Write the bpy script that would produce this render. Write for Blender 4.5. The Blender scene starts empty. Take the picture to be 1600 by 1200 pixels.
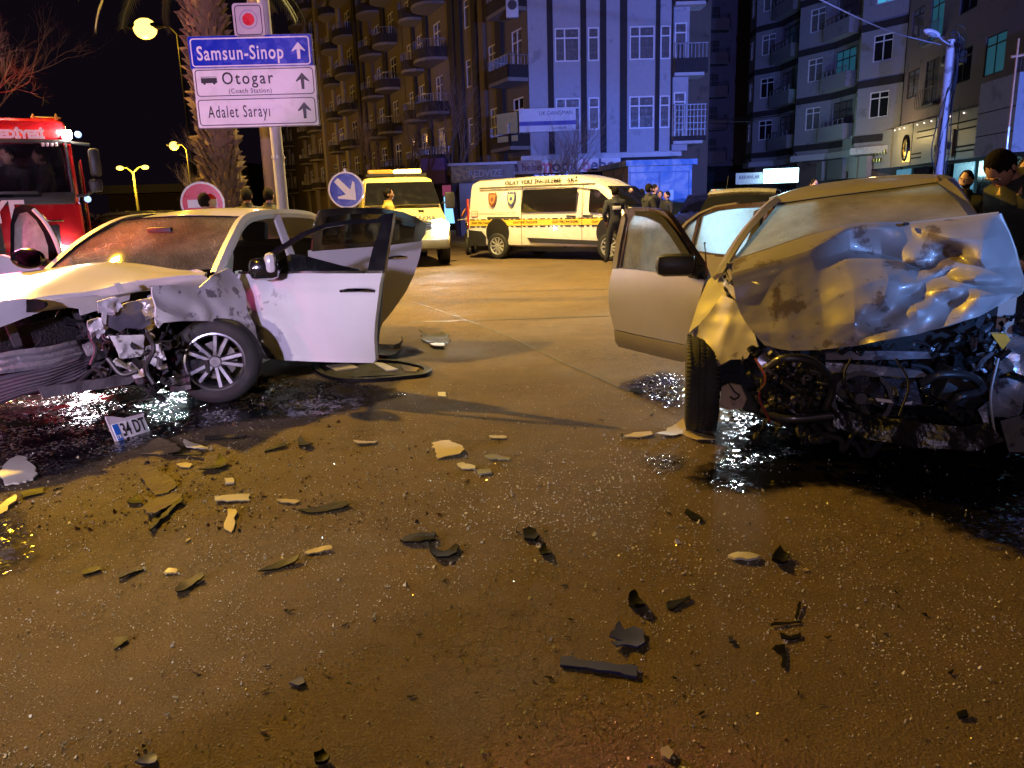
import bpy, bmesh, math, random
from mathutils import Vector, Matrix, noise
from mathutils.geometry import delaunay_2d_cdt
random.seed(7)
V = Vector
S = bpy.context.scene
C = S.collection
PI = math.pi

# ---------------------------------------------------------------- camera
CAM_H, CAM_P, CAM_R, CAM_F = 1.41, math.radians(13.18), math.radians(1.8), 1200.0
cam = bpy.data.objects.new('camera', bpy.data.cameras.new('camera'))
C.objects.link(cam)
cam.data.sensor_width = 36
cam.data.lens = 27
cam.data.clip_start = 0.05
cam.data.clip_end = 3000
_f = V((0, math.cos(CAM_P), -math.sin(CAM_P))); _u = V((0, math.sin(CAM_P), math.cos(CAM_P))); _r = V((1, 0, 0))
_r2 = _r * math.cos(CAM_R) - _u * math.sin(CAM_R)
_u2 = _u * math.cos(CAM_R) + _r * math.sin(CAM_R)
cam.matrix_world = Matrix(((_r2.x, _u2.x, -_f.x, 0), (_r2.y, _u2.y, -_f.y, 0), (_r2.z, _u2.z, -_f.z, CAM_H), (0, 0, 0, 1)))
S.camera = cam

# ---------------------------------------------------------------- world, exposure
S.view_settings.view_transform = 'Standard'
S.view_settings.look = 'None'
S.view_settings.exposure = 0.0
S.view_settings.gamma = 1.0
S.view_settings.use_curve_mapping = False
w = bpy.data.worlds.new('World'); S.world = w; w.use_nodes = True
nt = w.node_tree
sky = nt.nodes.new('ShaderNodeTexSky'); sky.sky_type = 'NISHITA'; sky.sun_disc = False
sky.sun_elevation = math.radians(-8); sky.sun_rotation = math.radians(200)
bg = nt.nodes['Background']; bg.inputs['Strength'].default_value = 0.05
# city glow: a little warm violet light added to the night sky
add = nt.nodes.new('ShaderNodeMixRGB'); add.blend_type = 'ADD'; add.inputs[0].default_value = 1
add.inputs[2].default_value = (0.075, 0.045, 0.085, 1)
nt.links.new(sky.outputs[0], add.inputs[1]); nt.links.new(add.outputs[0], bg.inputs[0])
cy = S.cycles
cy.max_bounces = 6; cy.diffuse_bounces = 2; cy.glossy_bounces = 3; cy.transmission_bounces = 3; cy.transparent_max_bounces = 8
cy.sample_clamp_indirect = 4; cy.sample_clamp_direct = 0; cy.caustics_reflective = False; cy.caustics_refractive = False

def lamp(name, kind, loc, power, color, size=.2, target=None, cone=None, blend=.4):
    d = bpy.data.lights.new(name, kind); o = bpy.data.objects.new(name, d); C.objects.link(o)
    o.location = loc; d.energy = power; d.color = color
    if kind in ('POINT', 'SPOT'): d.shadow_soft_size = size
    if kind == 'AREA': d.size = size
    if target is not None:
        o.rotation_euler = (V(target) - V(loc)).to_track_quat('-Z', 'Y').to_euler()
    if cone: d.spot_size = math.radians(cone); d.spot_blend = blend
    return o
SOD = (1.0, 0.56, 0.025)
# street lamps that stand above the frame
lamp('street_light_near', 'SPOT', (-9.5, 12.8, 9.2), 15000, SOD, .16, (0, 7, 0), 130, .6)
lamp('street_light_crossing', 'SPOT', (-1.0, 15.5, 9.5), 16500, (1, .69, .22), .2, (.5, 16, 0), 116, .8)
lamp('street_light_behind', 'SPOT', (-3.5, -5.5, 8.5), 420, (1, .6, .04), .2, (0, 8, 0), 120, .7)
# emergency vehicles that stand beside the photographer: red-blue beacons on the left, blue on the right; added fill spots among them
lamp('beacon_left', 'SPOT', (-3.2, -2.2, 2.2), 2500, (.70, .57, 1.0), .15, (-3.0, 8, 1.75), 40, .5)
lamp('sign_fill_spot', 'SPOT', (-3.0, -2.4, 2.4), 3900, (.92, .42, 1.0), .15, (-4.1, 12, 3.75), 13, .6)  # unseen spot added to brighten the direction boards
lamp('beacon_left_red', 'SPOT', (-6.2, 1.2, 1.7), 620, (1, .10, .38), .15, (-4.0, 5.0, .5), 34, .7)
lamp('beacon_right', 'SPOT', (6.4, 3.2, 2.7), 23000, (.19, .25, 1.0), .12, (6.5, 36, 12.5), 50, .5)
lamp('beacon_far_right', 'SPOT', (16, 14, 2.3), 10000, (.12, .22, 1.0), .12, (20, 34, 3.5), 90, .6)
lamp('windscreen_red_fill', 'SPOT', (-6.9, 6.6, 3.2), 4200, (1, .11, .03), .1, (-3.25, 6.72, 1.2), 13, .9)  # added red spot, stands in for the red reflection in the white car's screen
lamp('rescue_floodlight', 'SPOT', (-4.6, 10.2, .5), 500, (.80, .93, 1), .10, (-2.9, 5.5, .1), 50, .6)
lamp('vehicle_lamp_left', 'SPOT', (-4.4, -1.0, 1.6), 900, (1, .80, .74), .1, (-2.5, 2.4, 0), 42, .3)
lamp('grey_car_fill', 'SPOT', (-.6, -2.5, 1.9), 210, (.80, .62, 1.0), .15, (2.1, 4.6, 1.0), 42, .7)  # added violet fill for the front of the grey car
lamp('kiosk_blue_fill', 'SPOT', (10.5, 19, 2.2), 3600, (.02, .16, 1.0), .12, (6.0, 29, 1.6), 40, .5)  # extra unseen spot, added to brighten the kiosk front
lamp('beacon_right_near', 'SPOT', (3.6, -1.5, 2.1), 2300, (.16, .36, 1.0), .10, (2.42, 3.95, .93), 14, 1.0)
lamp('beacon_behind_grey_car', 'SPOT', (3.9, 10.6, 1.35), 9500, (.42, .78, 1), .12, (2.15, 6.2, 1.34), 24, .5)

# ---------------------------------------------------------------- pixels of the photograph <-> places
def ray(px, py):
    a, b = px - 800.0, py - 600.0
    u = a * math.cos(CAM_R) - b * math.sin(CAM_R); v = a * math.sin(CAM_R) + b * math.cos(CAM_R)
    x = u / CAM_F; y = -v / CAM_F
    c, s = math.cos(CAM_P), math.sin(CAM_P)
    return V((x, c + y * s, -s + y * c))
def G(px, py, z=0.0):
    d = ray(px, py); return V((0, 0, CAM_H)) + d * ((z - CAM_H) / d.z)
def W(px, py, Y):
    d = ray(px, py); return V((0, 0, CAM_H)) + d * (Y / d.y)
def HIT(px, py, P0, N):
    d = ray(px, py); o = V((0, 0, CAM_H))
    return o + d * ((V(P0) - o).dot(V(N)) / d.dot(V(N)))

# ---------------------------------------------------------------- materials
def rgba(c): return (c[0], c[1], c[2], 1)
def M(name, col, rough=.5, metal=0, var=.18, scale=6, bump=0, bscale=30, coat=0, spec=.5, rvar=.1,
      blot=None, bcol=(.1, .1, .1), bthr=.55, emit=None, estr=0, coord='Object'):
    m = bpy.data.materials.new(name); m.use_nodes = True
    n = m.node_tree.nodes; l = m.node_tree.links; b = n['Principled BSDF']
    tc = n.new('ShaderNodeTexCoord')
    nz = n.new('ShaderNodeTexNoise'); nz.inputs['Scale'].default_value = scale; nz.inputs['Detail'].default_value = 6
    l.new(tc.outputs[coord], nz.inputs['Vector'])
    cr = n.new('ShaderNodeMixRGB'); cr.inputs[1].default_value = rgba([c * (1 - var) for c in col]); cr.inputs[2].default_value = rgba([min(1, c * (1 + var)) for c in col])
    l.new(nz.outputs['Fac'], cr.inputs[0]); out = cr.outputs[0]
    b.inputs['Metallic'].default_value = metal
    b.inputs['Specular IOR Level'].default_value = spec
    b.inputs['Coat Weight'].default_value = coat; b.inputs['Coat Roughness'].default_value = .06
    mr = n.new('ShaderNodeMapRange'); mr.inputs['From Min'].default_value = .3; mr.inputs['From Max'].default_value = .7
    mr.inputs['To Min'].default_value = max(.02, rough - rvar); mr.inputs['To Max'].default_value = min(1, rough + rvar)
    l.new(nz.outputs['Fac'], mr.inputs[0]); l.new(mr.outputs[0], b.inputs['Roughness'])
    if blot:
        n2 = n.new('ShaderNodeTexNoise'); n2.inputs['Scale'].default_value = blot; n2.inputs['Detail'].default_value = 8; n2.inputs['Roughness'].default_value = .65
        l.new(tc.outputs[coord], n2.inputs['Vector'])
        r2 = n.new('ShaderNodeMapRange'); r2.inputs['From Min'].default_value = bthr; r2.inputs['From Max'].default_value = bthr + .05
        l.new(n2.outputs['Fac'], r2.inputs[0])
        m2 = n.new('ShaderNodeMixRGB'); m2.inputs[2].default_value = rgba(bcol); l.new(out, m2.inputs[1]); l.new(r2.outputs[0], m2.inputs[0]); out = m2.outputs[0]
    l.new(out, b.inputs['Base Color'])
    if bump:
        n3 = n.new('ShaderNodeTexNoise'); n3.inputs['Scale'].default_value = bscale; n3.inputs['Detail'].default_value = 5
        l.new(tc.outputs[coord], n3.inputs['Vector'])
        bp = n.new('ShaderNodeBump'); bp.inputs['Strength'].default_value = bump; bp.inputs['Distance'].default_value = .02
        l.new(n3.outputs['Fac'], bp.inputs['Height']); l.new(bp.outputs[0], b.inputs['Normal'])
    if emit:
        b.inputs['Emission Color'].default_value = rgba(emit); b.inputs['Emission Strength'].default_value = estr
    return m

def glass_mat(name, tint=(.25, .27, .28), dirt=.15, dcol=(.5, .5, .5), dscale=6, thr=(.35, .7), rough=.03, cracks=0, fres=.35, speck=0):
    """tinted pane: transparent + mirror, with a film of dust / crack lines that scatters light"""
    m = bpy.data.materials.new(name); m.use_nodes = True
    n = m.node_tree.nodes; l = m.node_tree.links; n.remove(n['Principled BSDF']); outn = n['Material Output']
    tr = n.new('ShaderNodeBsdfTransparent'); tr.inputs[0].default_value = rgba(tint)
    gl = n.new('ShaderNodeBsdfGlossy'); gl.inputs['Roughness'].default_value = rough; gl.inputs[0].default_value = (.9, .9, .9, 1)
    lw = n.new('ShaderNodeLayerWeight'); lw.inputs[0].default_value = fres
    mx = n.new('ShaderNodeMixShader'); l.new(lw.outputs['Fresnel'], mx.inputs[0]); l.new(tr.outputs[0], mx.inputs[1]); l.new(gl.outputs[0], mx.inputs[2])
    df = n.new('ShaderNodeBsdfDiffuse'); df.inputs[0].default_value = rgba(dcol)
    tl = n.new('ShaderNodeBsdfTranslucent'); tl.inputs[0].default_value = rgba(dcol)
    md = n.new('ShaderNodeMixShader'); md.inputs[0].default_value = .5; l.new(df.outputs[0], md.inputs[1]); l.new(tl.outputs[0], md.inputs[2])
    tc = n.new('ShaderNodeTexCoord'); nz = n.new('ShaderNodeTexNoise'); nz.inputs['Scale'].default_value = dscale; nz.inputs['Detail'].default_value = 9; nz.inputs['Roughness'].default_value = .6
    l.new(tc.outputs['Object'], nz.inputs['Vector'])
    mr = n.new('ShaderNodeMapRange'); mr.inputs['From Min'].default_value = thr[0]; mr.inputs['From Max'].default_value = thr[1]
    mr.inputs['To Min'].default_value = dirt * .35; mr.inputs['To Max'].default_value = dirt
    l.new(nz.outputs['Fac'], mr.inputs[0]); fac = mr.outputs[0]
    if cracks:
        dz = n.new('ShaderNodeTexNoise'); dz.inputs['Scale'].default_value = 3; l.new(tc.outputs['Object'], dz.inputs['Vector'])
        va = n.new('ShaderNodeVectorMath'); va.operation = 'MULTIPLY_ADD'; va.inputs[1].default_value = (.35, .35, .35)
        l.new(dz.outputs['Color'], va.inputs[0]); l.new(tc.outputs['Object'], va.inputs[2])
        for sc, wd, am in ((7, .012, 1), (22, .02, .55)):
            vo = n.new('ShaderNodeTexVoronoi'); vo.feature = 'DISTANCE_TO_EDGE'; vo.inputs['Scale'].default_value = sc
            l.new(va.outputs[0], vo.inputs['Vector'])
            m3 = n.new('ShaderNodeMapRange'); m3.inputs['From Min'].default_value = 0; m3.inputs['From Max'].default_value = wd
            m3.inputs['To Min'].default_value = cracks * am; m3.inputs['To Max'].default_value = 0
            l.new(vo.outputs['Distance'], m3.inputs[0])
            # only part of the pane is crazed
            mk = n.new('ShaderNodeTexNoise'); mk.inputs['Scale'].default_value = 2.4 if sc < 10 else 1.7; l.new(tc.outputs['Object'], mk.inputs['Vector'])
            m4 = n.new('ShaderNodeMapRange'); m4.inputs['From Min'].default_value = .45; m4.inputs['From Max'].default_value = .6; l.new(mk.outputs['Fac'], m4.inputs[0])
            mu = n.new('ShaderNodeMath'); mu.operation = 'MULTIPLY'; l.new(m3.outputs[0], mu.inputs[0]); l.new(m4.outputs[0], mu.inputs[1])
            mm = n.new('ShaderNodeMath'); mm.operation = 'MAXIMUM'; l.new(fac, mm.inputs[0]); l.new(mu.outputs[0], mm.inputs[1]); fac = mm.outputs[0]
    if speck:
        vo = n.new('ShaderNodeTexVoronoi'); vo.inputs['Scale'].default_value = 95; l.new(tc.outputs['Object'], vo.inputs['Vector'])
        m3 = n.new('ShaderNodeMapRange'); m3.inputs['From Min'].default_value = .12; m3.inputs['From Max'].default_value = .3
        m3.inputs['To Min'].default_value = speck; m3.inputs['To Max'].default_value = 0; l.new(vo.outputs['Distance'], m3.inputs[0])
        mm = n.new('ShaderNodeMath'); mm.operation = 'MAXIMUM'; l.new(fac, mm.inputs[0]); l.new(m3.outputs[0], mm.inputs[1]); fac = mm.outputs[0]
    mf = n.new('ShaderNodeMixShader'); l.new(fac, mf.inputs[0]); l.new(mx.outputs[0], mf.inputs[1]); l.new(md.outputs[0], mf.inputs[2])
    l.new(mf.outputs[0], outn.inputs['Surface'])
    return m
def E(name, col, s):
    m = bpy.data.materials.new(name); m.use_nodes = True
    b = m.node_tree.nodes['Principled BSDF']; b.inputs['Base Color'].default_value = rgba([c * .5 for c in col])
    b.inputs['Emission Color'].default_value = rgba(col); b.inputs['Emission Strength'].default_value = s
    return m

# ---------------------------------------------------------------- mesh helpers
class MB:
    def __init__(s): s.v = []; s.f = []; s.m = []
    def add(s, vs, fs, mi=0):
        o = len(s.v); s.v += [V(p) for p in vs]
        s.f += [tuple(i + o for i in f) for f in fs]; s.m += [mi] * len(fs); return s
    def box(s, a, b, mi=0, M4=None):
        x0, y0, z0 = a; x1, y1, z1 = b
        vs = [V(p) for p in ((x0, y0, z0), (x1, y0, z0), (x1, y1, z0), (x0, y1, z0), (x0, y0, z1), (x1, y0, z1), (x1, y1, z1), (x0, y1, z1))]
        if M4 is not None: vs = [M4 @ p for p in vs]
        return s.add(vs, [(0, 3, 2, 1), (4, 5, 6, 7), (0, 1, 5, 4), (1, 2, 6, 5), (2, 3, 7, 6), (3, 0, 4, 7)], mi)
    def bbox(s, a, b, r=.01, mi=0, M4=None):
        """bevelled box"""
        bm = bmesh.new(); bmesh.ops.create_cube(bm, size=1)
        for v in bm.verts: v.co = V(((a[i] + b[i]) / 2 + v.co[i] * (b[i] - a[i]) for i in range(3)))
        bmesh.ops.bevel(bm, geom=bm.edges[:], offset=r, segments=2, affect='EDGES', profile=.5)
        vs = [v.co.copy() for v in bm.verts]
        if M4 is not None: vs = [M4 @ p for p in vs]
        bm.verts.index_update()
        s.add(vs, [tuple(v.index for v in f.verts) for f in bm.faces], mi); bm.free(); return s
    def tube(s, pts, r, n=8, mi=0, cap=True):
        pts = [V(p) for p in pts]; rs = r if isinstance(r, (list, tuple)) else [r] * len(pts)
        vs = []; fs = []; prev = None
        for i, p in enumerate(pts):
            t = (pts[min(i + 1, len(pts) - 1)] - pts[max(i - 1, 0)])
            if t.length < 1e-9: t = V((0, 0, 1))
            t.normalize()
            if prev is None:
                a = t.orthogonal().normalized()
            else:
                a = (prev - t * prev.dot(t))
                a = a.normalized() if a.length > 1e-6 else t.orthogonal().normalized()
            prev = a; b = t.cross(a)
            for k in range(n):
                an = 2 * PI * k / n; vs.append(p + (a * math.cos(an) + b * math.sin(an)) * rs[i])
        for i in range(len(pts) - 1):
            for k in range(n):
                k2 = (k + 1) % n; fs.append((i * n + k, i * n + k2, (i + 1) * n + k2, (i + 1) * n + k))
        if cap: fs.append(tuple(range(n - 1, -1, -1))); fs.append(tuple(range((len(pts) - 1) * n, len(pts) * n)))
        return s.add(vs, fs, mi)
    def lathe(s, prof, c=(0, 0, 0), axis=(0, 0, 1), n=24, mi=0, a0=0, a1=2 * PI):
        """prof: (radius, height) along axis"""
        ax = V(axis).normalized(); u = ax.orthogonal().normalized(); w_ = ax.cross(u); c = V(c)
        full = abs(a1 - a0 - 2 * PI) < 1e-6; m = n if full else n + 1
        vs = []
        for k in range(m):
            an = a0 + (a1 - a0) * k / n
            d = u * math.cos(an) + w_ * math.sin(an)
            vs += [c + d * r + ax * h for r, h in prof]
        q = len(prof); fs = []
        for k in range(n):
            k2 = (k + 1) % m
            for i in range(q - 1): fs.append((k * q + i, k2 * q + i, k2 * q + i + 1, k * q + i + 1))
        return s.add(vs, fs, mi)
    def ball(s, c, r, mi=0, seg=12, rings=8, M4=None):
        if not isinstance(r, (tuple, list)): r = (r, r, r)
        vs = []; fs = []
        for i in range(rings + 1):
            th = PI * i / rings
            for k in range(seg):
                ph = 2 * PI * k / seg
                p = V((r[0] * math.sin(th) * math.cos(ph), r[1] * math.sin(th) * math.sin(ph), r[2] * math.cos(th)))
                vs.append((M4 @ p if M4 is not None else p) + V(c))
        for i in range(rings):
            for k in range(seg):
                k2 = (k + 1) % seg; fs.append((i * seg + k, (i + 1) * seg + k, (i + 1) * seg + k2, i * seg + k2))
        return s.add(vs, fs, mi)
    def grid(s, rows, mi=0, thick=0, tdir=None, closed=False):
        nr, nc = len(rows), len(rows[0]); vs = [p for r in rows for p in r]; fs = []
        for i in range(nr - 1):
            for j in range(nc - 1): fs.append((i * nc + j, i * nc + j + 1, (i + 1) * nc + j + 1, (i + 1) * nc + j))
        if not thick: return s.add(vs, fs, mi)
        vs = [V(p) for p in vs]; nn = [V((0, 0, 0)) for _ in vs]
        for f in fs:
            n_ = (vs[f[1]] - vs[f[0]]).cross(vs[f[3]] - vs[f[0]])
            for i in f: nn[i] += n_
        L = len(vs)
        back = [vs[i] - (nn[i].normalized() if tdir is None else V(tdir).normalized()) * thick for i in range(L)]
        f2 = [tuple(i + L for i in reversed(f)) for f in fs]
        rim = [j for j in range(nc)] + [i * nc + nc - 1 for i in range(1, nr)] + [(nr - 1) * nc + j for j in range(nc - 2, -1, -1)] + [i * nc for i in range(nr - 2, 0, -1)]
        sd = [(rim[k], rim[k] + L, rim[(k + 1) % len(rim)] + L, rim[(k + 1) % len(rim)]) for k in range(len(rim))]
        return s.add(vs + back, fs + f2 + sd, mi)
    def prism(s, poly, d, mi=0):
        """poly: 3D points of a flat outline, d: offset vector"""
        poly = [V(p) for p in poly]; d = V(d); n = len(poly)
        s.add(poly + [p + d for p in poly], [tuple(range(n)), tuple(range(2 * n - 1, n - 1, -1))] + [(i, i + n, (i + 1) % n + n, (i + 1) % n) for i in range(n)], mi)
        return s
    def build(s, name, mats, parent=None, world=False, smooth=35, doubles=False, fixn=True):
        me = bpy.data.meshes.new(name)
        vs = s.v
        if world and parent is not None:
            inv = mworld(parent).inverted(); vs = [inv @ p for p in vs]
        me.from_pydata([tuple(p) for p in vs], [], s.f)
        if not isinstance(mats, (list, tuple)): mats = [mats]
        for m in mats: me.materials.append(m)
        me.polygons.foreach_set('material_index', s.m)
        if doubles or fixn:
            bm = bmesh.new(); bm.from_mesh(me)
            if doubles: bmesh.ops.remove_doubles(bm, verts=bm.verts[:], dist=1e-4)
            if fixn: bmesh.ops.recalc_face_normals(bm, faces=bm.faces[:])
            bm.to_mesh(me); bm.free()
        if smooth:
            me.shade_smooth(); me.set_sharp_from_angle(angle=math.radians(smooth))
        me.update()
        o = bpy.data.objects.new(name, me); C.objects.link(o)
        if parent is not None: o.parent = parent
        return o
def mworld(o):
    m = o.matrix_basis.copy(); p = o.parent
    while p is not None: m = p.matrix_basis @ m; p = p.parent
    return m
def cr(p0, p1, p2, p3, t):
    return .5 * ((2 * p1) + (-p0 + p2) * t + (2 * p0 - 5 * p1 + 4 * p2 - p3) * t * t + (-p0 + 3 * p1 - 3 * p2 + p3) * t ** 3)
def spline(pts, n, close=False):
    pts = [V(p) for p in pts]; out = []; L = len(pts)
    if close:
        for i in range(L):
            for k in range(n): out.append(cr(pts[i - 1], pts[i], pts[(i + 1) % L], pts[(i + 2) % L], k / n))
        return out
    for i in range(L - 1):
        a = pts[i - 1] if i > 0 else pts[0] * 2 - pts[1]; d = pts[i + 2] if i + 2 < L else pts[-1] * 2 - pts[-2]
        for k in range(n): out.append(cr(a, pts[i], pts[i + 1], d, k / n))
    out.append(pts[-1]); return out
def loft(rows, su=4, sv=4):
    """rows of control points -> dense smooth grid"""
    rr = [spline(r, su) for r in rows]
    cols = [spline([r[j] for r in rr], sv) for j in range(len(rr[0]))]
    return [[cols[j][i] for j in range(len(cols))] for i in range(len(cols[0]))]
def ridge(p, f, amp, seed=0):
    q = p * f + V((seed * 7.1, seed * 3.3, seed * 1.7))
    a = 1 - 2 * abs(noise.noise(q)); b = 1 - 2 * abs(noise.noise(q * 2.3))
    return amp * (a * .7 + b * .3)
def crease(p, f, amp, seed=0):
    q = p * f + V((seed * 7.1, seed * 3.3, seed * 1.7)); q += V((noise.noise(q * .7), noise.noise(q * .7 + V((9, 0, 0))), 0)) * .5
    d = noise.voronoi(q)[0]
    return amp * (min(1, (d[1] - d[0]) * 1.5) - .5)
def folds(p, seed, amp, f, dirs):
    """long sheet-metal folds: warped triangle waves along a few directions"""
    s = 0
    for k, (dx, dy) in enumerate(dirs):
        w_ = noise.noise(p * 1.1 + V((k * 5.3 + seed, 0, 0))) * 1.5 + noise.noise(p * 3 + V((k, seed, 0))) * .4
        t = (p.x * dx + p.z * dy) * f * (1 + .37 * k) + w_
        m = max(0, noise.noise(p * 1.3 + V((0, k * 7.7, seed))) * 1.6 + .45)
        s += (abs((t % 1.0) - .5) * 2 - .5) * m / (1 + .5 * k)
    return amp * s
def lofts(rows, su=4, sv=4, k=.5):
    """half straight, half curved interpolation: keeps folds between control points"""
    a = loft(rows, su, sv); out = []
    for i, r_ in enumerate(a):
        o = []
        for j, p in enumerate(r_):
            I, J = min(len(rows) - 2, i // sv), min(len(rows[0]) - 2, j // su); t, s = i / sv - I, j / su - J
            q = rows[I][J].lerp(rows[I][J + 1], s).lerp(rows[I + 1][J].lerp(rows[I + 1][J + 1], s), t); o.append(p.lerp(q, k))
        out.append(o)
    return out
def inpoly(x, y, poly):
    c = False; j = len(poly) - 1
    for i in range(len(poly)):
        xi, yi = poly[i]; xj, yj = poly[j]
        if (yi > y) != (yj > y) and x < (xj - xi) * (y - yi) / (yj - yi) + xi: c = not c
        j = i
    return c
def sheet(mb, outline, holes=(), step=.06, disp=None, thick=.004, mi=0, nrm=None):
    """a panel cut to an outline of (nearly) coplanar 3D points: fine triangles, displaced along its normal, with thickness"""
    outline = [V(p) for p in outline]; c0 = sum(outline, V((0, 0, 0))) / len(outline)
    if nrm is None:
        n_ = V((0, 0, 0))
        for i in range(len(outline)): n_ += (outline[i - 1] - c0).cross(outline[i] - c0)
        nrm = n_.normalized()
        if nrm.dot(V((0, 0, CAM_H)) - c0) < 0: nrm = -nrm
    nrm = V(nrm).normalized(); u = nrm.orthogonal().normalized()
    if abs(nrm.z) < .9: u = V((0, 0, 1)).cross(nrm).normalized()
    v = nrm.cross(u)
    def to2(p): d = p - c0; return (d.dot(u), d.dot(v))
    hgt = {}
    loops = []
    for lp in [outline] + [[V(p) for p in h] for h in holes]:
        q = []
        for i in range(len(lp)):
            a, b = lp[i], lp[(i + 1) % len(lp)]; k = max(1, int((b - a).length / step))
            for t in range(k): q.append(a.lerp(b, t / k))
        loops.append([to2(p) for p in q])
    pts = []; edges = []
    for q in loops:
        o = len(pts); pts += q; edges += [(o + i, o + (i + 1) % len(q)) for i in range(len(q))]
    xs = [p[0] for p in loops[0]]; ys = [p[1] for p in loops[0]]
    x = min(xs) + step / 2; r = 0
    while x < max(xs):
        y = min(ys) + (step / 2 if r % 2 else step * .99)
        while y < max(ys):
            if inpoly(x, y, loops[0]) and not any(inpoly(x, y, h) for h in loops[1:]):
                if min((x - p[0]) ** 2 + (y - p[1]) ** 2 for q in loops for p in q) > (step * .45) ** 2: pts.append((x, y))
            y += step
        x += step * .87; r += 1
    res = delaunay_2d_cdt([V((p[0], p[1])) for p in pts], edges, [], 0, 1e-6)
    vc, fc = res[0], res[2]
    tris = []
    for f in fc:
        cx = sum(vc[i].x for i in f) / len(f); cy_ = sum(vc[i].y for i in f) / len(f)
        if inpoly(cx, cy_, loops[0]) and not any(inpoly(cx, cy_, h) for h in loops[1:]): tris.append(tuple(f))
    P = []
    for q in vc:
        p = c0 + u * q.x + v * q.y
        if disp: p = p + nrm * disp(q.x, q.y, p)
        P.append(p)
    if not thick: mb.add(P, tris, mi); return
    L = len(P); ec = {}
    for t in tris:
        for i in range(len(t)):
            e = (t[i], t[(i + 1) % len(t)]); ec[e] = 1
    side = [(a, b) for (a, b) in ec if (b, a) not in ec]
    mb.add(P + [p - nrm * thick for p in P], tris + [tuple(i + L for i in reversed(t)) for t in tris] + [(a, a + L, b + L, b) for a, b in side], mi)

# ---------------------------------------------------------------- things and parts
def thing(name, label, cat, loc=(0, 0, 0), rz=0, group=None, rx=0, ry=0):
    o = bpy.data.objects.new(name, None); C.objects.link(o); o.location = loc; o.rotation_euler = (rx, ry, rz)
    o.empty_display_size = .2
    o['label'] = label; o['category'] = cat
    if group: o['group'] = group
    return o
def tag(o, label, cat, group=None):
    o['label'] = label; o['category'] = cat
    if group: o['group'] = group
    return o
def struct(o): o['kind'] = 'structure'; return o
def stuff(o, label=None, cat=None):
    o['kind'] = 'stuff'
    if label: o['label'] = label
    if cat: o['category'] = cat
    return o
def copy_tree(o, parent=None):
    c = o.copy(); C.objects.link(c); c.parent = parent
    for ch in list(o.children): copy_tree(ch, c)
    return c
def text_mesh(s, size=1, depth=.004, sx=1, fit=0, bold=0, align='CENTER', shear=0, space=1):
    cu = bpy.data.curves.new('t', 'FONT'); cu.body = s; cu.size = size; cu.extrude = depth / 2; cu.align_x = align; cu.align_y = 'CENTER'
    cu.offset = bold; cu.shear = shear; cu.space_character = space; cu.resolution_u = 3
    o = bpy.data.objects.new('t', cu); C.objects.link(o)
    dg = bpy.context.evaluated_depsgraph_get()
    me = bpy.data.meshes.new_from_object(o.evaluated_get(dg))
    if fit:
        xs = [v.co.x for v in me.vertices]; sx = fit / (max(xs) - min(xs)); m0 = (max(xs) + min(xs)) / 2
        for v in me.vertices: v.co.x -= m0
    for v in me.vertices: v.co.x *= sx
    bpy.data.objects.remove(o); bpy.data.curves.remove(cu)
    return me
def put_text(s, mat, parent, origin, xdir, ydir, size, name='lettering', world=True, **k):
    """flat lettering: origin = centre of text, xdir along the line, ydir up"""
    me = text_mesh(s, size, **k); x = V(xdir).normalized(); z = x.cross(V(ydir)).normalized(); y = z.cross(x)
    m = Matrix(((x.x, y.x, z.x, origin[0]), (x.y, y.y, z.y, origin[1]), (x.z, y.z, z.z, origin[2]), (0, 0, 0, 1)))
    if world and parent is not None: m = mworld(parent).inverted() @ m
    for v in me.vertices: v.co = m @ v.co
    me.materials.clear(); me.materials.append(mat)
    o = bpy.data.objects.new(name, me); C.objects.link(o); o.parent = parent
    return o

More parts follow.
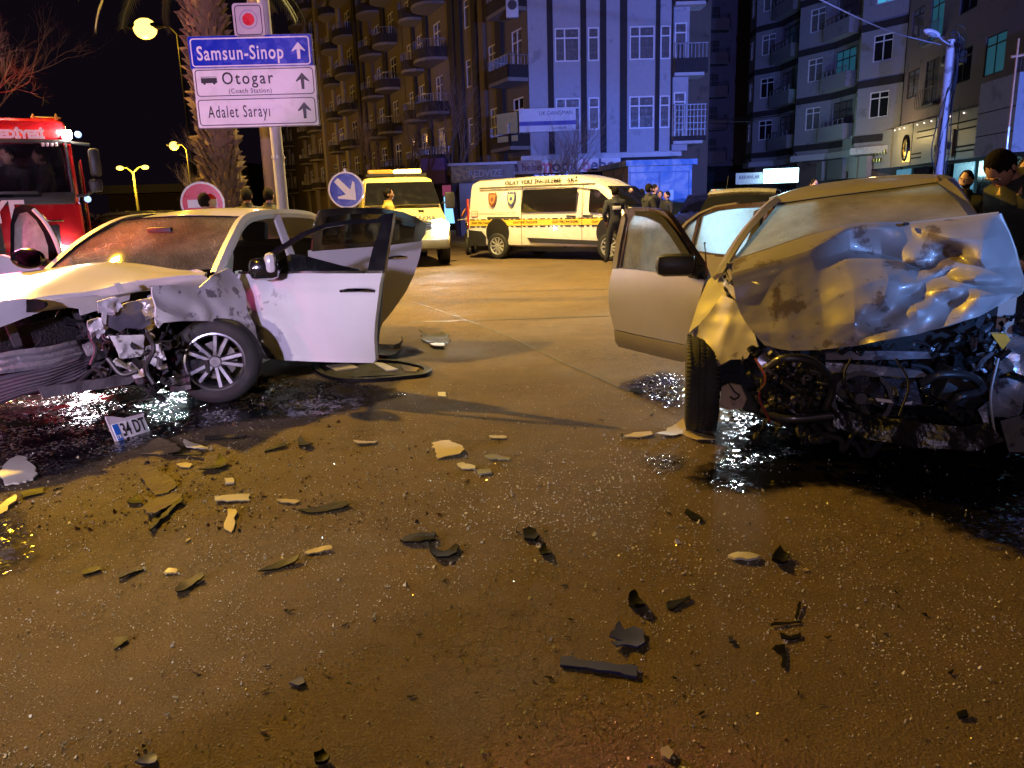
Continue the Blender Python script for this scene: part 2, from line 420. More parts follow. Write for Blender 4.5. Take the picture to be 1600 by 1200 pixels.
# ================================================================ GROUND
def asphalt():
    m = bpy.data.materials.new('asphalt'); m.use_nodes = True
    n = m.node_tree.nodes; l = m.node_tree.links; b = n['Principled BSDF']
    tc = n.new('ShaderNodeTexCoord'); O = tc.outputs['Object']
    def nz(sc, det=6, ro=.6):
        x = n.new('ShaderNodeTexNoise'); x.inputs['Scale'].default_value = sc; x.inputs['Detail'].default_value = det; x.inputs['Roughness'].default_value = ro
        l.new(O, x.inputs['Vector']); return x.outputs['Fac']
    def rng(s, a, b_, c, d):
        x = n.new('ShaderNodeMapRange'); x.inputs['From Min'].default_value = a; x.inputs['From Max'].default_value = b_
        x.inputs['To Min'].default_value = c; x.inputs['To Max'].default_value = d; l.new(s, x.inputs[0]); return x.outputs[0]
    def mixc(f, a, c):
        x = n.new('ShaderNodeMixRGB'); l.new(f, x.inputs[0])
        for i, q in ((1, a), (2, c)):
            if isinstance(q, tuple): x.inputs[i].default_value = rgba(q)
            else: l.new(q, x.inputs[i])
        return x.outputs[0]
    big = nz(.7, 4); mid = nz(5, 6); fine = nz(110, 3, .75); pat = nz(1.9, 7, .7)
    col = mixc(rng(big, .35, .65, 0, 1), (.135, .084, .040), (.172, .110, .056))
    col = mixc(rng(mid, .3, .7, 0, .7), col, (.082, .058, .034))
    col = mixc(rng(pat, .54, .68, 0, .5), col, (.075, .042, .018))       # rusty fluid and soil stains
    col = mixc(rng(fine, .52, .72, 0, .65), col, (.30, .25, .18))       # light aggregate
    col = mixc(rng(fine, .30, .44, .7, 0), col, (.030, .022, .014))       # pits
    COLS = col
    wet = nz(.9, 5, .6)
    l.new(rng(wet, .46, .66, .85, .68), b.inputs['Roughness'])
    b.inputs['Specular IOR Level'].default_value = .4
    vo = n.new('ShaderNodeTexVoronoi'); vo.feature = 'DISTANCE_TO_EDGE'; vo.inputs['Scale'].default_value = 15
    ds = n.new('ShaderNodeTexNoise'); ds.inputs['Scale'].default_value = 9; ds.inputs['Detail'].default_value = 3; l.new(O, ds.inputs['Vector'])
    vm = n.new('ShaderNodeVectorMath'); vm.operation = 'MULTIPLY_ADD'; vm.inputs[1].default_value = (.12, .12, .12); l.new(ds.outputs['Color'], vm.inputs[0]); l.new(O, vm.inputs[2])
    l.new(vm.outputs[0], vo.inputs['Vector'])
    crk = rng(vo.outputs['Distance'], 0, .10, -1, 0)
    ma = n.new('ShaderNodeMath'); ma.operation = 'MULTIPLY'; l.new(crk, ma.inputs[0]); l.new(rng(nz(.8, 3), .46, .60, 0, .5), ma.inputs[1])
    ngt = n.new('ShaderNodeMath'); ngt.operation = 'MULTIPLY'; ngt.inputs[1].default_value = -1.0; l.new(ma.outputs[0], ngt.inputs[0])
    l.new(mixc(ngt.outputs[0], COLS, (.022, .015, .010)), b.inputs['Base Color'])
    a1 = n.new('ShaderNodeMath'); a1.operation = 'ADD'; l.new(rng(fine, .2, .8, 0, 1.5), a1.inputs[0]); l.new(ma.outputs[0], a1.inputs[1])
    a2 = n.new('ShaderNodeMath'); a2.operation = 'ADD'; l.new(a1.outputs[0], a2.inputs[0]); l.new(rng(nz(42, 3), .2, .8, 0, .75), a2.inputs[1])
    bp = n.new('ShaderNodeBump'); bp.inputs['Strength'].default_value = .9; bp.inputs['Distance'].default_value = .012
    l.new(a2.outputs[0], bp.inputs['Height']); l.new(bp.outputs[0], b.inputs['Normal'])
    return m
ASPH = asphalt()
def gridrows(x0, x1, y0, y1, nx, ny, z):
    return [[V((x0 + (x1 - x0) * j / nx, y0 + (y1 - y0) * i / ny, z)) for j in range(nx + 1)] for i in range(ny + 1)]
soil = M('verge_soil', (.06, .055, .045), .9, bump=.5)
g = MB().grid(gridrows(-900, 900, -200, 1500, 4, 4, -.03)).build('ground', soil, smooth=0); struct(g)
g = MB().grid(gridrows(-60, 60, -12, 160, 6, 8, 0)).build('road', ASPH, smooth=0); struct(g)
# tar joint across the crossing
TAR = M('tar_joint', (.02, .018, .016), .45, bump=.6, bscale=40)
def ribbon(pxs, wd, z, name, mat, seed=0):
    pts = [G(*p) for p in pxs]; sp = spline(pts, 10); rows = [[], []]
    for i, p in enumerate(sp):
        t = (sp[min(i + 1, len(sp) - 1)] - sp[max(i - 1, 0)]).normalized(); s = V((-t.y, t.x, 0)); k = wd * (.7 + .6 * abs(noise.noise(p * 4 + V((seed, 0, 0)))))
        rows[0].append(V((p.x + s.x * k, p.y + s.y * k, z))); rows[1].append(V((p.x - s.x * k, p.y - s.y * k, z)))
    return struct(MB().grid(rows).build(name, mat, smooth=0))
ribbon([(640, 470), (700, 490), (790, 524), (870, 562), (960, 602), (1010, 622)], .012, .004, 'road_joint', TAR)
ribbon([(520, 470), (660, 462), (820, 455), (960, 452)], .02, .004, 'road_joint', TAR, 3)
ribbon([(640, 504), (800, 499), (950, 494)], .03, .004, 'road_joint', TAR, 5)

# spilled coolant and oil: thin dark wet film with broken highlights; WET also blackens the cars' shadows
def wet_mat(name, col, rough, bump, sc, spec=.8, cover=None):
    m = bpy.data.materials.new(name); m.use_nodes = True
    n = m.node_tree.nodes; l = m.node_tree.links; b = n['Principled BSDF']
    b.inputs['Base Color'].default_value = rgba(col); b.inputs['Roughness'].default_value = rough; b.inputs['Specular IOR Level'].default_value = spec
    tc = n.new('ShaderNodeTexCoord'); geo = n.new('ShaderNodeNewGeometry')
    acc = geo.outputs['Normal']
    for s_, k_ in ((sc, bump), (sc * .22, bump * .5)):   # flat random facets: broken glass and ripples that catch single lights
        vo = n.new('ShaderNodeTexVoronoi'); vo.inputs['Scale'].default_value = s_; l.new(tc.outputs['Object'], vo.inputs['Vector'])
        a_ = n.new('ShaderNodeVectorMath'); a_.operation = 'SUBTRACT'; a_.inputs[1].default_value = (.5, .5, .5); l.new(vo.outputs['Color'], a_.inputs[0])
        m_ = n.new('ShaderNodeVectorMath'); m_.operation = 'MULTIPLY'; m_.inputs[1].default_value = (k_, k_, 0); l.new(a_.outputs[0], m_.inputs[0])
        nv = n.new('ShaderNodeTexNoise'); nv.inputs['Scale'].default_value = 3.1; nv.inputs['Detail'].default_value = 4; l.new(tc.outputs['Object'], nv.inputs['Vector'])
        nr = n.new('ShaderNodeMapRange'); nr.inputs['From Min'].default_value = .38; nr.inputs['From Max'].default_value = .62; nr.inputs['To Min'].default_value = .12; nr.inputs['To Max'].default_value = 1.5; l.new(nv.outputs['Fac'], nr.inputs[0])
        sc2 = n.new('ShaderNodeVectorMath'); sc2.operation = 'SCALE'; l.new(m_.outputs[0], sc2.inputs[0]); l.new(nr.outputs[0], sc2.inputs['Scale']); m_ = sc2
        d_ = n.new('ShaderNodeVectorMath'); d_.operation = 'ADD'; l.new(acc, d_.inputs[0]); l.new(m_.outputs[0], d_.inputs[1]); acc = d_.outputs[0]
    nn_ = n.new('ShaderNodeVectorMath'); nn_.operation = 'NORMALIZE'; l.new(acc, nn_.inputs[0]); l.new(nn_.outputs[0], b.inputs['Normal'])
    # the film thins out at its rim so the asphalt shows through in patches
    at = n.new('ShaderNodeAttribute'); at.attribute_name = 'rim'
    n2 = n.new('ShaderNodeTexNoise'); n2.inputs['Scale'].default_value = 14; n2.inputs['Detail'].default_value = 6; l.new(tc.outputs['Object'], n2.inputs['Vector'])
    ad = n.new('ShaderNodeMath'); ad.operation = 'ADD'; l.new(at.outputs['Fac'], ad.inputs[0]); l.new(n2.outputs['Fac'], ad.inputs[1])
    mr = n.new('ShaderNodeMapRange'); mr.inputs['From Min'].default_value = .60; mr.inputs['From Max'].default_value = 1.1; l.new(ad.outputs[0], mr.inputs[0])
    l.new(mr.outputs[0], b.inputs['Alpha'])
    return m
WET = wet_mat('spill_and_car_shade', (.003, .003, .004), .11, .34, 60)
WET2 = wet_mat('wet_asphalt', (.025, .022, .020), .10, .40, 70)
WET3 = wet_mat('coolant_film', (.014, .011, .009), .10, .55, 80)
def puddle(name, label, pts, mat, z=.004, step=.09):
    out = spline([G(*p) for p in pts], 6, close=True)
    out = [V((p.x + .05 * noise.noise(p * 5), p.y + .06 * noise.noise(p * 5 + V((9, 0, 0))), 0)) for p in out]
    mb = MB(); sheet(mb, out, step=step, thick=0, nrm=(0, 0, 1))
    for v in mb.v: v.z = z
    o = mb.build(name, mat, smooth=0, fixn=False)
    at = o.data.attributes.new('rim', 'FLOAT', 'POINT')
    for i, v in enumerate(o.data.vertices):
        d = min((v.co.x - q.x) ** 2 + (v.co.y - q.y) ** 2 for q in out) ** .5
        at.data[i].value = min(1, d / .26)
    return struct(o)
puddle('puddle', '', [(-260, 640), (-260, 790), (-60, 790), (30, 762), (120, 742), (200, 712), (290, 682), (390, 662), (520, 652), (610, 630), (640, 612), (560, 596), (430, 585), (250, 575), (60, 590)], WET)  # wet film and the white car's painted shadow in one outline
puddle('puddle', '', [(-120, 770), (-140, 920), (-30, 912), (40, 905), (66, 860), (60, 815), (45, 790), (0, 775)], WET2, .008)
puddle('puddle', '', [(1130, 630), (1128, 690), (1062, 742), (1085, 765), (1180, 776), (1290, 768), (1390, 800), (1480, 838), (1600, 880), (1760, 920), (1800, 700), (1600, 610), (1300, 590)], WET)  # spill plus the grey car's shadow, both drawn as dark film
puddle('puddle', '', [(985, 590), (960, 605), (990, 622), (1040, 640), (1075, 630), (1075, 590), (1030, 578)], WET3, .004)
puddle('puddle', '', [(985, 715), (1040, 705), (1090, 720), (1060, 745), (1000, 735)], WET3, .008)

# pavements and traffic islands with kerbs
PAVE = M('paving_concrete', (.22, .21, .2), .8, bump=.4, bscale=20, blot=3, bcol=(.1, .1, .1), bthr=.6)
KERB = M('kerb_stone', (.3, .29, .27), .75, bump=.3)
def pavement(poly, h=.13, kerb=True):
    P = [V((p[0], p[1], 0)) for p in poly]
    o = struct(MB().prism([V((p.x, p.y, h)) for p in P], (0, 0, -h + .004)).build('pavement', PAVE, smooth=0))
    if kerb:
        for i in range(len(P)):
            a, b = P[i], P[(i + 1) % len(P)]; L = (b - a).length; d = (b - a).normalized(); nn = V((d.y, -d.x, 0))
            k = max(1, int(L / 1.0))
            if L > 60: continue
            mb = MB()
            for t in range(k):
                q0 = a + d * (L * t / k + .006); q1 = a + d * (L * (t + 1) / k - .006)
                mb.prism([q0 - nn * -.003, q1 - nn * -.003, q1 + nn * .15, q0 + nn * .15], (0, 0, h + .008))
            kb = mb.build('kerb', KERB, smooth=0); kb['kind'] = 'structure'
    return o
pavement([(-1.2, 26.3), (9.5, 26.3), (12.5, 30), (12.5, 90), (8.2, 90), (8.2, 36.6), (1.3, 36.6), (-60, 181), (-64, 178)])
pavement([(-8.5, 10.8), (-4.0, 10.8), (-3.2, 11.6), (-3.4, 13.2), (-8.5, 30), (-10, 30)])
pavement([(17.2, 20), (30, 20), (30, 44), (30, 90), (17.6, 90)])

# ================================================================ BUILDINGS
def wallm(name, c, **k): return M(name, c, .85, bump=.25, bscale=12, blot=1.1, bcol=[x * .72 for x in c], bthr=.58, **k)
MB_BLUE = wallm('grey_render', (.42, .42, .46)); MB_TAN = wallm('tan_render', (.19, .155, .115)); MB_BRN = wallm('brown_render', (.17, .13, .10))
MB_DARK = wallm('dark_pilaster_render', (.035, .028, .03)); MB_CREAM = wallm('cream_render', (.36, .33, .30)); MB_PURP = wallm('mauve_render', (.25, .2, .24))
MB_WHITE = wallm('white_render', (.55, .55, .57)); CLAD = M('cladding_panel', (.38, .37, .36), .45, bump=.05)
FRM = M('window_frame_white', (.80, .80, .82), .4); FRD = M('window_frame_dark', (.06, .05, .05), .5)
RAIL = M('railing_metal', (.3, .3, .32), .4, metal=.5); SHUT = M('roller_shutter', (.3, .3, .31), .5)
CONC = M('balcony_concrete', (.24, .22, .2), .85)
PANE = M('window_glass_dark', (.012, .013, .018), .06, spec=.9, coat=.3, var=.5, scale=.8)
PANEC = M('curtained_pane', (.16, .15, .15), .2, spec=.8, coat=.6, var=.6, scale=7)
LITC = E('lit_window_cyan', (.10, .62, .85), .55); LITD = E('lit_window_dim', (.06, .33, .50), .16); LITW = E('lit_shop', (.75, 1.0, .75), .9)
_winc = {}
def window_at(parent, u, v, z, w_, h, frame=FRM, pane=PANE, split=(.38,), transom=.28, mat=None, depth=.10):
    """u along, v outward offset, z sill height in parent's frame (facade plane v=0, outside is -y)"""
    key = (round(w_, 2), round(h, 2), frame.name, split, transom)
    if key not in _winc:
        mb = MB(); t = .06
        mb.box((0, -.03, 0), (w_, .03, t)); mb.box((0, -.03, h - t), (w_, .03, h)); mb.box((0, -.03, t), (t, .03, h - t)); mb.box((w_ - t, -.03, t), (w_, .03, h - t))
        for s_ in split: mb.box((w_ * s_ - t / 2, -.027, t), (w_ * s_ + t / 2, .027, h - t))
        if transom: mb.box((t, -.024, h * (1 - transom) - t / 2), (w_ - t, .024, h * (1 - transom) + t / 2))
        fm = mb.build('window', frame, None, smooth=0); pm = MB().box((t, 0, t), (w_ - t, .008, h - t)).build('pane', pane, None, smooth=0)
        _winc[key] = (fm.data, pm.data); bpy.data.objects.remove(fm); bpy.data.objects.remove(pm)
    fd, pd = _winc[key]
    o = bpy.data.objects.new('window', fd); C.objects.link(o); o.parent = parent; o.location = (u, v + depth, z)
    if pane is not PANE:
        k2 = (key, pane.name)
        if k2 not in _winc:
            d2 = pd.copy(); d2.materials.clear(); d2.materials.append(pane); _winc[k2] = d2
        pd = _winc[k2]
    p = bpy.data.objects.new('pane', pd); C.objects.link(p); p.parent = o
    return o
def facade_mb(L, Z0, Z1, opens, th=.3, U0=0):
    us = sorted(set([U0, L] + [round(q, 4) for o in opens for q in o[:2]])); zs = sorted(set([Z0, Z1] + [round(q, 4) for o in opens for q in o[2:4]]))
    mb = MB()
    solid = lambda i, j: not any(o[0] - 1e-3 <= us[i] and us[i + 1] <= o[1] + 1e-3 and o[2] - 1e-3 <= zs[j] and zs[j + 1] <= o[3] + 1e-3 for o in opens)
    for j in range(len(zs) - 1):
        i = 0
        while i < len(us) - 1:
            if not solid(i, j): i += 1; continue
            k = i
            while k + 1 < len(us) - 1 and solid(k + 1, j): k += 1
            mb.add([(us[i], 0, zs[j]), (us[k + 1], 0, zs[j]), (us[k + 1], 0, zs[j + 1]), (us[i], 0, zs[j + 1])], [(0, 1, 2, 3)]); i = k + 1
    for a, b, c, d in [o[:4] for o in opens]:
        q = .2
        mb.add([(a, 0, c), (b, 0, c), (b, 0, d), (a, 0, d), (a, q, c), (b, q, c), (b, q, d), (a, q, d)], [(0, 4, 5, 1), (1, 5, 6, 2), (2, 6, 7, 3), (3, 7, 4, 0)])
    return mb
def facade_root(label, A, B, cat='building', name='apartment_building'):
    A = V((A[0], A[1], 0)); B = V((B[0], B[1], 0)); d = B - A
    return thing(name, label, cat, A, math.atan2(d.y, d.x)), d.length
def balcony(parent, u0, u1, z, dep, slab=CONC, par=MB_DARK, h=.9, round_=False, rails=True, parh=.55):
    if round_:
        n = 8; pts = []
        for k in range(n + 1):
            a = PI * k / n; pts.append(((u0 + u1) / 2 - (u1 - u0) / 2 * math.cos(a), -dep * math.sin(a) ** .7 if 0 < k < n else 0))
    else: pts = [(u0, 0), (u0, -dep), (u1, -dep), (u1, 0)]
    P = [V((p[0], p[1], z)) for p in pts]
    root = MB().prism([p - V((0, 0, .0)) for p in P], (0, 0, -.16)).build('balcony', slab, parent, smooth=0)
    mb = MB()
    for a, b in zip(P, P[1:]):
        d = (b - a).normalized(); nn = V((d.y, -d.x, 0)) * -.08
        mb.prism([a, b, b + nn, a + nn], (0, 0, parh))
    mb.build('parapet', par, root, smooth=0)
    if rails:
        rb = MB()
        for a, b in zip(P, P[1:]):
            L = (b - a).length; k = max(1, int(L / .16))
            up = V((0, 0, 1))
            rb.tube([a + up * (parh + .42), b + up * (parh + .42)], .022, 4)
            for t in range(k + 1):
                q = a.lerp(b, t / k) + up * (parh - .01); rb.tube([q, q + up * .42], .012, 3, cap=False)
        o = rb.build('railing', RAIL, root, smooth=0)
    return root
rng = random.Random(11)
def pick_pane(lit=.0):
    r = rng.random(); return LITD if r < lit else (PANEC if r < .6 + lit else PANE)

# --- corner building: pale front washed by the blue beacons
A0, A1 = (1.2, 37.0), (7.75, 37.2)
bl, L = facade_root('blue-lit corner apartment block with dark vertical stripes above the shop sign', A0, A1)
FH = 2.97
cols = [(.95, 2.3), (2.75, 3.35), (4.35, 5.62), (6.02, 6.52)]
zs0 = 4.62; ops = []
cols = [(a * L / 6.55 + .0, b * L / 6.55) for a, b in cols]
cols = [(1.20, 2.32), (2.70, 3.20), (4.58, 5.72), (5.98, 6.45)]
for f in range(6):
    z = zs0 + f * FH
    for a, b in cols: ops.append((a, b, z, z + 1.42))
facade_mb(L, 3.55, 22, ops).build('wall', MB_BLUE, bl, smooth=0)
for i, (a, b, z, z2) in enumerate(ops):
    w_ = b - a
    window_at(bl, a, 0, z, w_, z2 - z, FRM, PANEC if (i // 4) in (0,) else (PANE if i % 3 else PANEC), (.4,) if w_ > .8 else (), .3, depth=.05)
st = [(.82, 1.10), (2.34, 2.66), (3.26, 3.60), (4.12, 4.46), (5.74, 5.96), (6.46, 6.56)]
for a, b in [(.86, 1.12), (2.36, 2.62), (3.24, 3.52), (4.14, 4.46), (5.76, 5.95), (6.47, L - .005)]:
    MB().box((a, -.07, 3.6), (b, -.002, 22)).build('pilaster', MB_DARK, bl, smooth=0)
MB().box((0.002, .3, 0), (L - .002, 12, 22.3)).build('core', MB_BRN, bl, smooth=0)
MB().box((-.5, -1.1, 3.30), (L + .2, -.004, 3.50)).build('canopy', MB_WHITE, bl, smooth=0)
SHOPW = M('shop_glass', (.015, .015, .02), .08, coat=1)
for k in range(3): MB().box((.1 + k * 2.2, -.02, .2), (2.1 + k * 2.2, .02, 2.7)).build('shop_window', SHOPW, bl, smooth=0)
MB().box((-.05, -.03, 2.7), (L, .25, 3.3)).build('shop_lintel', MB_DARK, bl, smooth=0)
SIGNW = M('sign_panel_white', (.62, .62, .66), .4); INKN = M('sign_ink_navy', (.02, .02, .09), .4); INKR = M('sign_ink_rose', (.55, .12, .2), .4); INKM = M('sign_ink_maroon', (.10, .02, .02), .5)
sg = thing('shop_sign', 'long white shop sign reading moda bebe under the blue-lit facade', 'shop sign', (1.2, 35.85, 0), math.atan2(.2, 6.55))
MB().box((.05, -.06, 2.72), (4.0, .04, 3.29)).build('panel', SIGNW, sg, smooth=0)
def local_text(s, mat, parent, u, y, z, size, name='lettering', **k):
    return put_text(s, mat, parent, (u, y, z), (1, 0, 0), (0, 0, 1), size, name, world=False, **k)
local_text('m', INKR, sg, .62, -.066, 3.0, .88, sx=1, bold=.03); local_text('oda', INKN, sg, 1.45, -.066, 3.0, .70, sx=1.1, bold=.02)
local_text('b', INKR, sg, 2.45, -.066, 3.0, .75, bold=.02); local_text('ebe', INKN, sg, 3.18, -.066, 3.0, .70, sx=1.1, bold=.02)
# blue-lit right-hand balconies of the corner block
e = thing('balcony_stack', 'stack of blue-lit balconies on the right edge of the corner block', 'balconies', (7.75, 37.2, 0))
MB().box((.004, .1, 3.6), (.75, 3.4, 22)).build('wall', MB_BLUE, e, smooth=0)
for f, dz in enumerate([4.05, 7.0, 9.95, 12.9]):
    b_ = MB().prism([(.02, -.35, dz), (1.35, -.35, dz), (1.45, 0, dz), (1.4, .9, dz), (.02, .9, dz)], (0, 0, -.18)).build('balcony', MB_WHITE, e, smooth=0)
    if f: MB().box((.02, -.42, dz - .05), (1.5, -.34, dz + .55)).box((1.42, -.34, dz - .05), (1.5, .9, dz + .55)).build('parapet', MB_DARK, b_, smooth=0)
    else: MB().box((.02, -.42, dz - .05), (1.5, -.34, dz + .16)).build('parapet', MB_DARK, b_, smooth=0)
    rb = MB(); zb = dz + (.54 if f else .15); zt = dz + 1.15 if f else dz + 1.5
    for k in range(9): rb.box((.06 + k * .17, -.39, zb), (.09 + k * .17, -.36, zt))
    rb.box((.03, -.40, zt), (1.5, -.35, zt + .04))
    if not f:
        for k in range(4): rb.box((.03, -.385, zb + .28 * (k + 1)), (1.5, -.365, zb + .28 * (k + 1) + .03))
    rb.build('railing', RAIL, b_, smooth=0)
    window_at(e, .08, -.02, dz + .02, .55, 2.1, FRM, PANEC, (), .2, depth=.1)

# --- left street row: corner block's side and the long receding terrace
dv = V((-.39, .92, 0)).normalized()
def P_at(s): return (1.2 + dv.x * s, 37 + dv.y * s)
def row_block(s0, s1, label, wall, H, floors, z0, fh, spec, pil=(), lit=.0, bal=(), rails=True, frame=FRM, par=MB_DARK, rnd=True, depth=10):
    # facade runs from far (left in view) to near (right in view) so that -y local faces the street
    r, L = facade_root(label, P_at(s1), P_at(s0))
    ops = []
    for f in range(floors):
        for (a, b, h0, h1) in spec: ops.append((a * L, b * L, z0 + f * fh + h0, z0 + f * fh + h1))
    facade_mb(L - .01, 0, H, ops).build('wall', wall, r, smooth=0)
    MB().box((0.01, .25, 0), (L - .02, depth, H + .2)).build('core', MB_BRN, r, smooth=0)
    for a, b, c, d in ops: window_at(r, a, 0, c, b - a, d - c, frame, pick_pane(lit), (.5,) if b - a > 1 else (), .25, depth=.05)
    for a, b, m_ in pil: MB().box((a * L, -.16, .1), (b * L, -.003, H)).build('pilaster', m_, r, smooth=0)
    for f in range(floors):
        for (a, b, dep) in bal: balcony(r, a * L, b * L, z0 + f * fh - .05, dep, par=par, round_=rnd, rails=rails)
    return r, L
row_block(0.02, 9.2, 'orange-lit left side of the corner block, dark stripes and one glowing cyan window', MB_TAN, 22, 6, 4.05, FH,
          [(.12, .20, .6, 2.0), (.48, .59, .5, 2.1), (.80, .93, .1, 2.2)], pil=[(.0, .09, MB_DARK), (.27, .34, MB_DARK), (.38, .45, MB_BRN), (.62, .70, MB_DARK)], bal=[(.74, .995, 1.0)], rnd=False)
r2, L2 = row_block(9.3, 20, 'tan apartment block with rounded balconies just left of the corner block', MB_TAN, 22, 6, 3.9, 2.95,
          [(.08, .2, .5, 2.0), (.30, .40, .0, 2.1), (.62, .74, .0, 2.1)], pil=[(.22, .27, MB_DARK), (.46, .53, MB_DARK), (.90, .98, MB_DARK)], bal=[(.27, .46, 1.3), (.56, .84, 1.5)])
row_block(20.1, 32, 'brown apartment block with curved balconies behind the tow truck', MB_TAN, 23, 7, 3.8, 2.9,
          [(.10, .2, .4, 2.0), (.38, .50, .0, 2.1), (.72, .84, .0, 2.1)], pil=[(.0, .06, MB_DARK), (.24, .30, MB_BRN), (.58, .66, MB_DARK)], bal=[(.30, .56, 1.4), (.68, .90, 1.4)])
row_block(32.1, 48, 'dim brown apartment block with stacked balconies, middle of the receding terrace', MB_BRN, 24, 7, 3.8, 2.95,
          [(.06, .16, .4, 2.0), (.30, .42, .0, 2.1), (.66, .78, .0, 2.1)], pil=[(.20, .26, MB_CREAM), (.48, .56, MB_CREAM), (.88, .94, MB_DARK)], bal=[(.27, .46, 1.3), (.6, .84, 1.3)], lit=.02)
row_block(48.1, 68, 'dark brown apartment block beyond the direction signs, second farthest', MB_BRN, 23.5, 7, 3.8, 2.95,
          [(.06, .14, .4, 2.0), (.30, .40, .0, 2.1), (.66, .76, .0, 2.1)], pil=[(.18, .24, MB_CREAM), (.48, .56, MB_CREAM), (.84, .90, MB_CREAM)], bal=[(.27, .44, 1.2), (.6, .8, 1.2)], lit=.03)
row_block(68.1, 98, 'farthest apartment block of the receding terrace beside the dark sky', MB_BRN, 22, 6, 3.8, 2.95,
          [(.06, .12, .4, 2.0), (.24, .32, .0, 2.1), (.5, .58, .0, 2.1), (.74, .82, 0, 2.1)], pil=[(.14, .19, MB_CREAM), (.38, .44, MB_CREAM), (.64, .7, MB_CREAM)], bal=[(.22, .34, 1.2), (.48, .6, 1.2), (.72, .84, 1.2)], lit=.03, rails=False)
# the glowing window of the corner block's side
o = None
# shop level of the terrace: awnings, dark fronts, lit display
aw = thing('shopfront', 'dark shopfront with white awning edge and lettering left of the crime scene van', 'shopfront', W(735, 330, 34.0) * V((1, 1, 0)) if False else (-2.6, 34.0, 0), 0)
MB().box((0.3, -.2, 2.35), (3.0, 1.6, 3.05)).build('fascia', M('black_fascia', (.015, .015, .018), .35), aw, smooth=0)
MB().box((0.2, -.3, 3.06), (3.1, 1.6, 3.16)).build('awning_edge', MB_WHITE, aw, smooth=0)
MB().box((0.6, .0, 0), (3.0, 1.4, 2.34)).build('glazing', M('pale_blind', (.5, .5, .46), .6), aw, smooth=0)
GREYT = M('sign_ink_grey', (.35, .35, .36), .5)
local_text('REDVIZE', GREYT, aw, 1.75, -.206, 2.7, .42, sx=.9)
s2 = thing('shop_sign', 'unlit brown shop sign reading moda bebe, left of the long white one', 'shop sign', (-.55, 35.75, 0), .03)
MB().box((0.1, -.05, 2.7), (2.2, .1, 3.28)).build('panel', M('sign_panel_brown', (.30, .2, .14), .5), s2, smooth=0)
local_text('moda bebe', INKM, s2, 1.15, -.056, 2.98, .46, bold=.012)
# curved corner balcony with banners
bn = thing('banner', 'white and blue notice banner on the corner balcony under the bare tree', 'banner', (.9, 36.4, 0))
MB().box((-.2, -.04, 4.55), (2.35, .02, 5.55)).build('sheet', SIGNW, bn, smooth=0)
MB().box((-.2, -.047, 4.82), (2.35, -.041, 5.0)).build('stripe', M('banner_blue', (.05, .05, .35), .5), bn, smooth=0)
local_text('LIK DANIŞMAN', INKN, bn, 1.45, -.045, 5.33, .24, sx=.9); local_text('668 96 09', INKN, bn, 1.6, -.045, 4.68, .15)
b2 = thing('banner', 'slanted yellowish notice banner hanging left of the white and blue one', 'banner', (.62, 36.45, 0), math.radians(-45) + PI)
MB().box((0.02, -.02, 4.2), (1.3, .03, 4.45)).box((0.02, -.02, 4.55), (1.3, .03, 5.45)).build('sheet', M('banner_yellow', (.5, .46, .22), .6), b2, smooth=0)
ac = thing('air_conditioner', 'white air conditioner unit high on the corner block beside the balcony', 'air conditioner', (.25, 36.55, 9.4))
MB().bbox((0, 0, 0), (.55, .3, .85), .03).build('casing', M('aircon_white', (.6, .6, .6), .5), ac); MB().lathe([(.0, 0), (.2, 0), (.2, .02), (0, .02)], (.28, -.01, .5), (0, -1, 0), 16).build('grille', FRD, ac)
# far small lit shops behind the tow truck
sh = thing('shop_kiosk', 'small shop with purple sign and glowing blue display behind the tow truck', 'shop', (-4.6, 43.0, 0), math.radians(-20))
MB().box((0, 0, 0), (2.6, .5, 3.0)).build('front', MB_DARK, sh, smooth=0)
MB().box((0.2, -.3, 2.6), (1.6, -.02, 3.9)).build('sign_panel', M('purple_sign', (.18, .1, .25), .5), sh, smooth=0)
MB().box((1.35, -.05, .5), (1.9, -.004, 1.9)).build('display', E('display_glow', (.25, .6, 1), 1.6), sh, smooth=0)
MB().box((1.3, -.08, 1.95), (2.0, -.004, 2.5)).build('display', E('display_red', (.8, .15, .35), .25), sh, smooth=0)
MB().box((.3, -.08, .6), (.75, -.004, 1.2)).build('display', E('display_blue', (.1, .5, 1), .9), sh, smooth=0)

# --- right-hand side of the side street
def quick_block(label, A, B, H, wall, floors, z0, fh, spec, **k):
    r, L = facade_root(label, A, B)
    ops = [(a * L, b * L, z0 + f * fh + c, z0 + f * fh + d) for f in range(floors) for (a, b, c, d) in spec]
    facade_mb(L, k.get('base', 0), H, ops).build('wall', wall, r, smooth=0)
    MB().box((0.02, .28, 0), (L - .02, 12, H + .1)).build('core', MB_BRN, r, smooth=0)
    for i, (a, b, c, d) in enumerate(ops): window_at(r, a, 0, c, b - a, d - c, k.get('frame', FRD), k.get('litmap', {}).get(i) or pick_pane(k.get('lit', .03)), (.5,), .25, depth=.06)
    return r, L
fb, Lf = quick_block('dim far apartment block with stacked balconies at the end of the side street', (17.0, 78), (25.6, 78), 34, MB_PURP, 10, 5.0, 2.95,
                     [(.10, .2, .2, 2.1), (.3, .42, .3, 2.0), (.80, .92, .5, 2.0)], litmap={3 * 6 + 2: LITC})
for f in range(9): balcony(fb, .02 * Lf, .50 * Lf, 4.9 + f * 2.95, 1.3, par=M('balcony_mauve%d' % f, (.28, .2, .2), .8) if f == 0 else bpy.data.materials['balcony_mauve0'], rails=(f < 5), parh=.85)
MB().box((0, -.15, 0), (Lf + .4, -.01, 4.4)).build('shop_wall', M('black_shopfront', (.02, .022, .03), .3), fb, smooth=0)
MB().box((.35, -.25, 2.2), (2.0, -.152, 4.2)).build('shop_window', LITW, fb, smooth=0)
